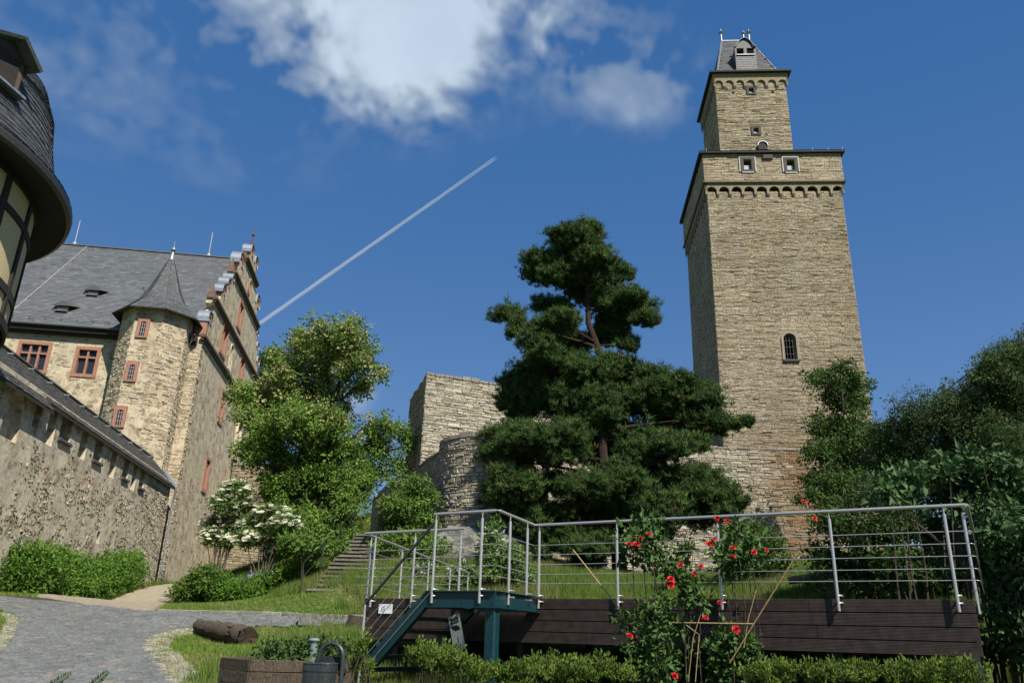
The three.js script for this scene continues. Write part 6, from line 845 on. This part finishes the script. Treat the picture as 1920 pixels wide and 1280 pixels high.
{
  const B = [[-21.38,24.1,-67.05,1.12,1.12,1.12], [-21.33,21.74,-65.82,0.92,1.38,1.15], [-21.84,18.37,-66.52,0.94,2.34,1.64], [-20.07,22.42,-65.58,0.91,1.37,1.14], [-21.43,15.39,-65.5,0.74,1.85,1.3], [-21.28,20.14,-67.74,1.42,1.89,1.66]], t = thing('dark_tree', 'dark green tree behind the gable showing between wall and leafy tree', 'tree');
  limbs(t, V(-22.5, 5, -66), V(-21.5, 24, -66), B, 0.4, 41, M.bark); scatter('crown', G.oak, LEAF, crownSpots(B, 220, 42, vary([0.035, 0.085, 0.018], [0.06, 0.12, 0.024], 0.4), { size: 1.25, gap: -0.3 }), t);
}
function bush(name, label, blobs, geo, mat, per, seed, color, o = {}) {
  const t = thing(name, label, o.category ?? 'shrub', [0, 0, 0], 0, o.group), st = new MB(), r = rng(seed + 3);
  for (const [x, y, z, a, b] of blobs) for (let i = 0; i < (o.stems ?? 2); i++) { const e = V(x + (r() - 0.5) * a, y + (r() - 0.3) * b, z + (r() - 0.5) * a), s = o.root ? V(o.root[0] + (r() - 0.5) * 0.5, 0, o.root[1] + (r() - 0.5) * 0.4) : V(x + (r() - 0.5) * a, 0, z + (r() - 0.5) * a * 0.6); s.y = ground(s.x, s.z) - 0.05; const m = s.clone().lerp(e, 0.55).add(V((r() - 0.5) * 0.2, 0.12, (r() - 0.5) * 0.2)); st.tube([s, m, e], [o.stem ?? 0.025, (o.stem ?? 0.025) * 0.7, 0.006], 6); }
  st.build('stems', o.bark ?? M.bark, t); scatter('foliage', geo, mat, crownSpots(blobs, per, seed, color, o), t); return t;
}
bush('bank_shrub', 'tangled light green thicket on the bank beside the garden steps', [[-3.62,6.83,-29.92,0.74,0.45,0.59], [-2.97,6.37,-30.13,0.49,0.45,0.47], [-3.97,6.07,-29.67,0.73,0.45,0.59], [-3.25,5.62,-30.05,0.74,0.33,0.54], [-4.24,5.42,-30.19,0.58,0.33,0.46], [-3.64,4.86,-29.66,0.94,0.31,0.63], [-2.68,4.46,-28.83,0.72,0.32,0.52], [-4.31,4.62,-29.02,0.53,0.28,0.4], [-6.75,4.46,-29.08,0.91,0.41,0.66], [-7.78,4.62,-29.94,0.55,0.38,0.47], [-6.06,4.43,-29.44,0.46,0.29,0.37]], G.hedge, LEAF, 620, 51, vary([0.08, 0.165, 0.022], [0.14, 0.235, 0.04], 0.4), { gap: -0.35, floor: true });
bush('blossom_shrub', 'pale blossoming shrub at the foot of the round tower stump', [[-0.43,4.9,-27.38,0.34,0.49,0.41], [-0.59,4.28,-27.26,0.38,0.38,0.38], [-0.31,3.85,-27.2,0.3,0.26,0.28], [-0.74,3.83,-27.06,0.26,0.19,0.22], [0.21,4.21,-27.26,0.41,0.38,0.39], [-1.51,3.56,-27.08,0.49,0.23,0.36], [-2.82,3.67,-27.97,0.51,0.27,0.39], [0.49,3.65,-27.53,0.5,0.23,0.36]], G.hedge, LEAF, 600, 53, (r) => (r() < 0.12 ? [0.5, 0.5, 0.4] : mul([0.10, 0.19, 0.04], 0.7 + 0.6 * r())), { floor: true });
// flowering elders
function elder(label, blobs, seed, root) {
  const t = bush('elder_bush', label, blobs, G.hedge, LEAF, 560, seed, vary([0.08, 0.165, 0.03], [0.13, 0.22, 0.05], 0.4), { stems: 2, stem: 0.028, bark: M.elderBark ?? (M.elderBark = std({ color: lin(0.2, 0.175, 0.13), map: rep(barkTex, 2) })), root, gap: -0.4, group: 'white flowering elders by the gable' });
  const um = new MB(), r = rng(seed); for (let i = 0; i < 26; i++) { const a = i * 2.4, q = Math.sqrt(i / 26) * 0.085, p = V(Math.cos(a) * q, 0.012 * (r() - 0.5) - q * q * 2, Math.sin(a) * q); const s = 0.02; um.tri(p.clone().add(V(-s, 0, -s * 0.6)), p.clone().add(V(0, 0.006, s)), p.clone().add(V(s, 0, -s * 0.6))); }
  const sp = []; for (const [x, y, z, a, b, c] of blobs) { const n = Math.round(110 * a * b + 20); for (let i = 0; i < n; i++) { const th = r() * 6.28, u = -0.35 + 1.35 * r(), s = Math.sqrt(1 - u * u), fz = Math.abs(Math.sin(th)); sp.push([V(x + Math.cos(th) * s * a * 1.05, y + u * b * 1.08, z + (r() < 0.75 ? fz : -fz) * s * c * 1.05), [(r() - 0.2) * 0.9, r() * 6, (r() - 0.5) * 0.8], 0.95 + 0.7 * r(), [0.74, 0.74, 0.58]]); } }
  const f = scatter('blossom', um.geo(), PETAL, sp, t); f.userData.label = 'flat creamy white flower heads'; return t;
}
elder('white flowering elder bush close against the gable wall', [[-13.1,8.02,-38.59,0.72,0.39,0.55], [-13.48,7.24,-38.55,0.72,0.5,0.61], [-12.75,7.34,-39.02,0.61,0.45,0.53], [-13.85,6.33,-39.33,0.86,0.51,0.69], [-13.08,6.4,-39.7,0.74,0.57,0.66], [-13.96,5.76,-38.77,0.57,0.4,0.48], [-13.38,5.56,-39.04,0.63,0.34,0.48]], 55, [-13.6, -39.2]);
elder('white flowering elder bush with bare pale stems in front of the leafy tree', [[-10.21,6.48,-35.28,0.8,0.33,0.56], [-10.91,5.93,-35.56,0.76,0.41,0.59], [-9.42,5.87,-34.76,0.74,0.44,0.59], [-10.42,5.5,-35.68,0.87,0.46,0.66], [-9.09,5.23,-34.94,0.5,0.4,0.45], [-11.06,5.31,-35.21,0.56,0.36,0.46], [-9.87,4.84,-35.71,0.67,0.31,0.49]], 57, [-10.2, -35.2]);
bush('rounded_shrub', 'round olive green shrub at the end of the low hedge by the gravel', [[-11.03,3.29,-31.0,0.82,0.53,0.68], [-11.68,2.85,-31.03,0.63,0.44,0.54]], G.small, LEAF, 1500, 60, vary([0.06, 0.125, 0.014], [0.10, 0.17, 0.022], 0.4), { floor: true, gap: -0.7, stems: 1 });
bush('low_hedge', 'low bright green hedge along the lawn below the elders', [[-10.3,3.01,-30.83,0.76,0.43,0.6], [-9.24,2.94,-29.95,0.78,0.37,0.58], [-8.79,3.16,-30.95,0.8,0.43,0.61], [-7.85,3.33,-30.25,0.78,0.46,0.62], [-7.27,3.58,-31.0,0.74,0.47,0.61], [-6.67,3.55,-30.8,0.55,0.41,0.48], [-7.42,3.69,-29.9,0.67,0.31,0.49]], G.small, LEAF, 1500, 61, vary([0.07, 0.165, 0.014], [0.115, 0.225, 0.024], 0.4), { floor: true, gap: -0.7, stems: 1 });
bush('leafy_hedge', 'broad green hedge against the covered wall by the road', [[-16.2,3.34,-28.0,0.8,0.95,0.85], [-16.34,3.35,-29.1,0.8,0.95,0.85], [-16.49,3.3,-30.2,0.8,0.95,0.85], [-16.63,3.26,-31.3,0.8,0.95,0.85], [-16.77,3.23,-32.4,0.8,0.95,0.85], [-16.91,3.27,-33.5,0.8,0.95,0.85], [-17.06,3.38,-34.6,0.8,0.95,0.85], [-17.2,3.54,-35.7,0.8,0.95,0.85], [-17.34,3.73,-36.8,0.8,0.95,0.85], [-17.49,3.9,-37.9,0.8,0.95,0.85], [-17.63,4.05,-39.0,0.8,0.95,0.85]], G.hedge, LEAF, 700, 63, vary([0.075, 0.17, 0.018], [0.12, 0.235, 0.026], 0.4), { floor: true, gap: -0.45, category: 'hedge' });
bush('wall_weed', 'small weedy shrub at the foot of the grey downpipe', [[-17.9, 3.75, -43.6, 0.45, 0.5, 0.4], [-17.2, 3.5, -43.2, 0.3, 0.25, 0.3]], G.small, LEAF, 420, 65, vary([0.05, 0.11, 0.015], [0.08, 0.15, 0.02], 0.4), { floor: true, gap: -0.5 });
// irises among the low shrubs
{
  const r = rng(66), ir = thing('iris_clump', 'clump of blue violet irises between the low shrubs and the elder', 'flowers'); const sp = [], lv = new MB(); for (let i = 0; i < 90; i++) { const x = lerp(-12.2, -9.6, r()), z = lerp(-33.6, -34.6, r()), y = ground(x, z); sp.push([V(x, y + 0.55 + 0.3 * r(), z), [r() * 6, r() * 6, r() * 6], 0.9 + 0.5 * r(), mul([0.27, 0.28, 0.50], 0.7 + 0.6 * r())]); lv.tri(V(x - 0.02, y, z), V(x + 0.02, y, z), V(x + (r() - 0.5) * 0.2, y + 0.6, z), [0.07, 0.14, 0.04]); }
  scatter('petals', leafCluster(7, 0.1, 0.06, 0.05, 67), PETAL, sp, ir); lv.build('leaves', LEAF, ir);
}
{
  const B = [[16.7,14.86,-38.09,0.6,0.38,0.49], [16.18,14.29,-38.3,0.88,0.47,0.67], [17.56,14.23,-38.87,0.79,0.51,0.65], [14.75,13.98,-37.12,0.42,0.21,0.32], [16.76,13.5,-39.18,1.07,0.62,0.85], [17.28,12.9,-37.99,0.61,0.55,0.58], [17.52,13.85,-37.04,0.27,0.14,0.2], [15.98,12.04,-39.01,1.07,0.67,0.87], [16.79,11.45,-37.87,0.99,0.66,0.83], [15.0,10.36,-37.72,0.92,0.6,0.76], [16.85,10.45,-39.1,1.2,0.8,1.0], [17.84,10.52,-38.29,0.9,0.68,0.79], [15.29,9.05,-37.51,1.25,0.55,0.9], [17.13,9.22,-38.12,1.07,0.67,0.87], [14.43,8.21,-37.46,1.03,0.38,0.71], [16.49,8.29,-38.82,1.14,0.46,0.8]], t = thing('young_tree', 'slender green tree standing in front of the keep wall', 'tree'); limbs(t, V(16.2, 5.4, -38), V(16.6, 15, -38), B, 0.14, 71, M.bark, { rise: 0.5 }); scatter('crown', G.young, LEAF, crownSpots(B, 420, 72, vary([0.045, 0.105, 0.018], [0.085, 0.15, 0.028], 0.4), { gap: -0.2, gapf: 1.2, kids: 1, jit: 0.3 }), t);
}
{
  const B = [[10.58,7.08,-19.79,0.66,0.39,0.52], [10.17,6.61,-20.21,0.54,0.36,0.45], [11.3,7.38,-19.77,0.66,0.42,0.54], [12.75,8.18,-20.88,0.65,0.45,0.55], [12.23,7.9,-19.06,0.6,0.45,0.52], [12.69,8.47,-19.03,0.48,0.36,0.42], [13.28,9.11,-19.54,0.28,0.19,0.23], [13.23,7.36,-21.02,0.91,0.66,0.78], [11.51,6.59,-19.94,0.84,0.61,0.73], [10.8,6.14,-20.52,0.85,0.62,0.74], [10.06,6.02,-20.75,0.7,0.53,0.61], [12.05,5.69,-18.64,0.74,0.74,0.74], [8.62,4.94,-18.51,0.55,0.41,0.48], [14.61,8.11,-21.37,1.02,1.02,1.02], [13.65,7.93,-18.92,1.07,1.07,1.07], [13.46,6.21,-19.69,1.11,0.95,1.03]], t = thing('olive_green_tree', 'spreading dull green tree with fine leaves at the edge of the sky', 'tree'); limbs(t, V(11.2, 2.6, -20), V(11.4, 8.2, -20), B, 0.2, 81, M.bark, { rise: 0.5 }); scatter('crown', G.olive, LEAF, crownSpots(B, 1300, 82, (r) => (r() < 0.1 ? mul([0.10, 0.085, 0.04], 0.8 + 0.4 * r()) : mul(mixc([0.040, 0.08, 0.02], [0.072, 0.125, 0.032], r()), 0.75 + 0.5 * r())), { gap: -0.5, size: 0.95, kids: 3, jit: 0.4 }), t);
}
bush('dogwood_shrub', 'large shrub with broad drooping leaves beside the terrace end', [[8.02,4.24,-12.87,0.51,0.35,0.43], [7.58,3.69,-12.72,0.42,0.36,0.39], [7.61,3.22,-12.21,0.49,0.43,0.46], [7.73,2.73,-12.85,0.48,0.46,0.47], [7.84,2.18,-12.79,0.53,0.42,0.47], [7.7,4.45,-12.68,0.4,0.26,0.33], [7.56,4.38,-13.24,0.45,0.27,0.36], [6.88,4.36,-12.78,0.39,0.23,0.31], [6.33,4.1,-12.62,0.42,0.21,0.31], [5.85,3.84,-12.39,0.33,0.19,0.26], [7.31,4.09,-13.37,0.47,0.21,0.34], [7.67,3.07,-13.08,0.31,0.31,0.31], [8.72,4.0,-13.37,0.54,0.54,0.54], [8.13,2.94,-12.37,0.61,0.61,0.61], [8.03,1.95,-12.53,0.63,0.52,0.58], [7.89,1.72,-13.44,0.33,0.22,0.28]], G.dogwood, GLOSSY, 560, 83, vary([0.040, 0.095, 0.030], [0.075, 0.14, 0.045], 0.4), { gap: -0.5, stems: 2, stem: 0.02, floor: true });
bush('shade_shrub', 'dark leafy thicket behind the terrace railing', [[8.25,4.52,-20.55,0.54,0.33,0.44], [8.76,4.3,-20.22,0.63,0.39,0.51], [9.57,4.45,-20.2,0.67,0.43,0.55], [10.86,4.68,-21.14,0.71,0.49,0.6], [11.63,4.39,-21.38,0.66,0.57,0.61], [7.97,3.81,-20.73,0.46,0.34,0.4], [8.82,3.59,-20.91,0.69,0.38,0.53], [9.45,3.53,-19.94,0.7,0.4,0.55], [10.45,3.45,-20.16,0.69,0.44,0.56], [11.17,3.36,-20.32,0.54,0.45,0.5], [9.07,3.05,-20.4,0.78,0.25,0.51], [7.7,3.12,-20.21,0.39,0.24,0.32]], G.hedge, LEAF, 520, 85, vary([0.035, 0.08, 0.016], [0.07, 0.13, 0.025], 0.5), { gap: -0.45, floor: true });
bush('wall_foot_shrub', 'green thicket at the foot of the pale curtain wall behind the roses', [[7.77,5.01,-26.34,0.68,0.38,0.53], [8.24,4.62,-25.74,0.63,0.37,0.5], [7.3,4.27,-25.74,0.66,0.33,0.5], [8.28,3.96,-25.51,0.67,0.3,0.48], [7.88,3.78,-26.44,0.76,0.27,0.52], [5.85,4.46,-26.38,0.37,0.26,0.32], [5.51,3.96,-26.49,0.41,0.22,0.32]], G.hedge, LEAF, 520, 87, vary([0.055, 0.11, 0.02], [0.10, 0.17, 0.03], 0.4), { gap: -0.4, floor: true });
// climbing rose with bamboo canes
let roseBush;
{
  const B = [[1.87,3.12,-11.2,0.2,0.08,0.14], [1.96,2.98,-10.9,0.23,0.11,0.17], [1.72,2.87,-10.92,0.23,0.11,0.17], [1.97,2.72,-10.78,0.23,0.12,0.17], [1.81,2.68,-11.11,0.22,0.09,0.16], [2.1,2.55,-11.12,0.2,0.11,0.16], [2.33,2.47,-10.88,0.17,0.09,0.13], [3.01,3.11,-10.92,0.15,0.09,0.12], [3.2,2.96,-11.1,0.25,0.11,0.18], [2.85,2.76,-10.91,0.2,0.09,0.15], [3.24,2.72,-11.05,0.25,0.11,0.18], [3.33,2.84,-10.86,0.19,0.09,0.14], [3.05,2.58,-11.19,0.22,0.08,0.15], [2.45,2.32,-11.14,0.21,0.1,0.15], [2.02,2.09,-10.8,0.23,0.09,0.16], [1.86,1.96,-11.07,0.24,0.11,0.17], [2.14,1.87,-11.12,0.21,0.11,0.16], [1.91,1.73,-10.85,0.27,0.14,0.2], [1.75,1.57,-10.93,0.24,0.14,0.19], [2.07,1.45,-11.18,0.26,0.18,0.22], [2.41,2.21,-10.97,0.17,0.09,0.13], [2.53,2.18,-10.92,0.16,0.08,0.12], [2.91,1.67,-11.17,0.21,0.13,0.17], [3.12,1.61,-10.92,0.21,0.13,0.17], [2.97,1.44,-11.19,0.25,0.13,0.19], [2.74,1.5,-11.08,0.18,0.11,0.15], [3.25,1.41,-11.21,0.2,0.12,0.16], [1.65,1.86,-11.15,0.11,0.08,0.1], [1.91,1.23,-10.76,0.27,0.16,0.21], [2.89,1.22,-11.05,0.28,0.15,0.21]], t = bush('rose_bush', 'tall climbing rose with red blooms against the terrace front', B, G.rose, GLOSSY, 1150, 91, vary([0.035, 0.085, 0.018], [0.075, 0.14, 0.03], 0.5), { gap: -0.3, gapf: 3.2, stems: 1, stem: 0.008, floor: true, fill: 0.65, jit: 0.09, category: 'rose' });
  const bl = new MB(), r = rng(92); for (let i = 0; i < 16; i++) { const a = i * 2.4, k = i / 16, el = 1.35 - k * 1.5, rr = 0.022 + 0.02 * k; const d = V(Math.cos(a) * Math.cos(el), Math.sin(el), Math.sin(a) * Math.cos(el)), s = V(-Math.sin(a), 0, Math.cos(a)), b = d.clone().multiplyScalar(rr * 0.3), e = d.clone().multiplyScalar(rr * 1.5).add(V(0, 0.008, 0)), c = 0.75 + 0.4 * r(); const L = b.clone().lerp(e, 0.6).addScaledVector(s, rr * 0.75), Rr = b.clone().lerp(e, 0.6).addScaledVector(s, -rr * 0.75); bl.tri(b, L, e, [c, c, c]); bl.tri(b, e, Rr, [c, c, c]); }
  const red = new THREE.MeshStandardMaterial({ color: lin(0.5, 0.008, 0.014), roughness: 0.7, side: THREE.DoubleSide, vertexColors: true }), g = bl.geo();
  for (const p of [[1.64,2.75,-10.24], [1.69,2.82,-10.22], [1.78,2.86,-10.16], [1.55,2.75,-10.3], [2.0,2.26,-10.03], [2.0,2.32,-10.03], [2.25,2.39,-9.89], [2.33,2.47,-9.84], [2.12,2.49,-9.97], [2.53,3.02,-9.72], [2.63,2.99,-9.67], [2.49,2.78,-9.75], [2.5,2.06,-9.74], [2.35,1.89,-9.83], [1.53,1.67,-10.31], [2.65,1.77,-9.66], [3.0,2.64,-9.45], [2.88,2.62,-9.52], [2.67,2.67,-9.64], [3.81,3.35,-10.31], [3.9,3.13,-10.25], [2.66,2.57,-9.65], [2.0,1.25,-10.03], [2.43,2.72,-9.78]]) { const m = new THREE.Mesh(g, red); m.name = 'rose_bloom'; m.position.set(...p); m.rotation.set(0.5 + r() * 0.7, r() * 6, r() * 0.6); m.scale.setScalar(0.6 + r() * 0.4); m.castShadow = true; t.add(m); }
  roseBush = t;
}
[[[0.96,2.82,-11.74], [1.67,1.88,-11.33]], [[1.61,1.86,-11.36], [3.09,1.86,-10.49]], [[3.65,2.74,-10.17], [2.82,1.4,-10.66]], [[2.36,1.83,-10.92], [2.5,1.72,-10.84], [2.43,1.16,-10.88]], [[2.53,1.98,-10.82], [2.43,1.68,-10.88], [2.35,1.16,-10.93]], [[3.16,2.27,-10.46], [3.05,1.92,-10.52], [2.98,1.58,-10.56]]].forEach((pts, i) => { const p = pts.map((q) => V(...q)), mb = new MB(); mb.tube(p, i < 3 ? 0.009 : 0.006, 8); if (i > 2) { mb.build('cane_stem', M.cane, roseBush); return; } tag(mb.build('bamboo_cane', M.cane), ['bare cane slanting down to the left end of the crossbar among the roses', 'level bamboo crossbar tied across the rose canes', 'long bamboo cane leaning up to the right of the roses'][i], 'cane'); });
// box hedge in front of the terrace
bush('box_hedge', 'low yellow green box hedge in front of the terrace', [[-0.88,1.39,-9.37,0.19,0.15,0.17], [-0.68,1.34,-9.84,0.24,0.18,0.21], [-0.42,1.3,-9.48,0.21,0.15,0.18], [-0.22,1.23,-9.77,0.17,0.11,0.14], [0.25,1.26,-9.36,0.23,0.12,0.18], [0.54,1.3,-9.84,0.24,0.16,0.2], [0.77,1.27,-9.41,0.23,0.14,0.18], [1.05,1.3,-9.51,0.23,0.15,0.19], [1.3,1.26,-9.42,0.21,0.11,0.16], [2.76,1.29,-9.35,0.24,0.1,0.17], [3.18,1.33,-9.73,0.28,0.13,0.21], [3.46,1.3,-9.68,0.27,0.12,0.19], [3.69,1.33,-9.5,0.28,0.12,0.2], [4.07,1.34,-9.71,0.29,0.14,0.21], [4.38,1.34,-9.72,0.29,0.12,0.21], [4.69,1.34,-9.74,0.3,0.14,0.22], [4.83,1.37,-9.42,0.29,0.14,0.21], [5.09,1.36,-9.41,0.26,0.12,0.19], [-0.01,1.21,-9.45,0.21,0.1,0.15], [-1.51,1.2,-9.74,0.1,0.1,0.1], [-1.53,1.46,-9.39,0.05,0.11,0.08], [-1.6,1.26,-9.59,0.1,0.14,0.12]], G.box, LEAF, 2600, 95, vary([0.08, 0.14, 0.017], [0.145, 0.205, 0.032], 0.45), { gap: -0.55, gapf: 3, upright: 1.2, stems: 3, stem: 0.01, fill: 0.6, category: 'hedge' });
bush('planter_plants', 'low dark green bedding plants in the timber planter', [[-3.0, 1.32, -11.7, 0.42, 0.14, 0.4], [-2.45, 1.34, -11.8, 0.4, 0.16, 0.4], [-2.7, 1.36, -12.1, 0.5, 0.14, 0.3]], G.rose, LEAF, 1200, 97, vary([0.04, 0.085, 0.02], [0.07, 0.13, 0.03], 0.5), { stems: 0 });
// fern fronds in the near corner
for (const [tx, ty, tz, ln, label] of [[-2.97, 1.30, -6.0, 0.95, 'fern frond tip in the lower corner, left of the two'], [-2.74, 1.315, -6.05, 0.7, 'fern frond tip in the lower corner, right of the two']]) {
  const t = thing('fern', label, 'fern'), b = V(tx - 0.62 * ln, ground(tx - 0.62 * ln, tz), tz - 0.1), crv = new THREE.QuadraticBezierCurve3(b, V(tx - 0.42 * ln, ty * 0.82, tz), V(tx, ty, tz)), rib = crv.getPoints(12), mb = new MB(), rb = new MB(); rb.tube(rib, rib.map((_, i) => 0.006 * (1.1 - i / 12)), 5, [0.06, 0.08, 0.03]); rb.build('rib', LEAF, t);
  for (let i = 14; i < 60; i++) { const k = i / 60, a = crv.getPoint(k), d = crv.getTangent(k), l = 0.13 * Math.pow(1 - k, 0.7) + 0.012, sd = V(-d.y, d.x, 0).normalize(); for (const s of [-1, 1]) { const ax = sd.clone().multiplyScalar(s).addScaledVector(d, 0.45).add(V(0, 0, 0.25 * Math.sin(i * 2.1 + s))).normalize(), e = a.clone().addScaledVector(ax, l), m = a.clone().addScaledVector(ax, l * 0.4), w = d.clone().multiplyScalar(0.0065 + l * 0.03), c = mul([0.05, 0.10, 0.02], 0.8 + 0.4 * ((i * 7 + s * 3) % 5) / 5); mb.tri(a, m.clone().add(w), e, c); mb.tri(a, e, m.clone().sub(w), c); } } mb.build('leaflets', LEAF, t);
}
// lawn grass
{
  const tuft = (n, h, seed) => { const mb = new MB(), r = rng(seed); for (let i = 0; i < n; i++) { const x = (r() - 0.5) * 0.16, z = (r() - 0.5) * 0.16, a = r() * 6.28, w = 0.006, l = h * (0.5 + 0.7 * r()), b = V(Math.cos(a) * l * 0.45, l, Math.sin(a) * l * 0.45), s = V(-Math.sin(a) * w, 0, Math.cos(a) * w), k = 0.8 + 0.4 * r(); mb.tri(V(x, 0, z).add(s), V(x, 0, z).sub(s), V(x, 0, z).add(b), [k, k, k]); } return mb.geo(); };
  const r = rng(99), long = [], short = [], deckIn = (x, z) => { const p = V(x - DECK[0], 0, z - DECK[2]).applyAxisAngle(V(0, 1, 0), -DRY); return p.z < 0.1 && p.z > -8.5 && p.x < 6.3 && p.x > -3.45 + (p.z + 0.1) * 0.371; };
  for (let i = 0; i < 150000; i++) {
    const d = 9 + 36 * Math.pow(r(), 0.8), a = lerp(-36, 40, r()) * R, x = d * Math.sin(a), z = -d * Math.cos(a);
    if (z > -8 || inPoly(ROAD, x, z) || inPoly(GRAVEL, x, z) || deckIn(x, z)) continue; if (z < -44) continue;
    const y = ground(x, z) + 0.03 * fbm2(x * 0.7, z * 0.7, 3) - 0.01, dry = sstep(0.0, 0.4, fbm2(x * 0.35 + 5, z * 0.35)), lg = (x > -4.6 + 0.6 * n2(z, x) && z < -12.5) || (z < -26.5 && x > -7.5) || z < -34;
    const c = mul(mixc([0.125, 0.205, 0.03], [0.21, 0.215, 0.075], dry * 0.7 + (r() < 0.08 ? 0.5 : 0)), 0.75 + 0.5 * r());
    (lg ? long : short).push([V(x, y, z), [(r() - 0.5) * 0.3, r() * 6.28, (r() - 0.5) * 0.3], 0.7 + 0.7 * r(), c]);
  }
  const a = scatter('lawn_grass', tuft(12, 0.085, 1), LEAF, short), b = scatter('long_grass', tuft(12, 0.24, 2), LEAF, long);
  a.userData = { kind: 'stuff', label: 'short mown lawn grass between road and terrace' }; b.userData = { kind: 'stuff', label: 'long meadow grass on the bank and round the terrace' };
}
// ---------- aircraft contrail far up in the sky ----------
{
  const [A, B] = [[-0.3107653721431798,0.3357358997297276,-0.8892166716326123], [-0.02484485112145205,0.5496316000810927,-0.8350376264367078]], D = 1800, n = 60, pa = V(...A).multiplyScalar(D), pb = V(...B).multiplyScalar(D), side = pb.clone().sub(pa).normalize().cross(V(0, 0.5, -1)).normalize();
  const g = thing('contrail', 'thin white aircraft trail slanting across the blue sky', 'contrail');
  const mat = new THREE.MeshStandardMaterial({ color: lin(0.85, 0.88, 0.92), roughness: 1, transparent: true, opacity: 0.2 });
  for (const s of [-1, 1]) { const pts = [], rad = []; for (let i = 0; i <= n; i++) { const t = i / n; pts.push(pa.clone().lerp(pb, t).addScaledVector(side, s * (1.5 + 0.5 * t)).add(V(0, 1.6 + 0.5 * n2(t * 14, s * 4), 0))); rad.push((2.9 - 1.7 * t) * (1 + 0.1 * n2(t * 12, s * 9)) * (i === n ? 0.1 : 1)); } const mb = new MB(); mb.tube(pts, rad, 8, [1, 1, 1], false); mb.build('vapour_trail', mat, g); }
}
scene.traverse((o) => { if (o.isMesh) { o.castShadow = true; o.receiveShadow = true; } });
renderer.render(scene, camera);
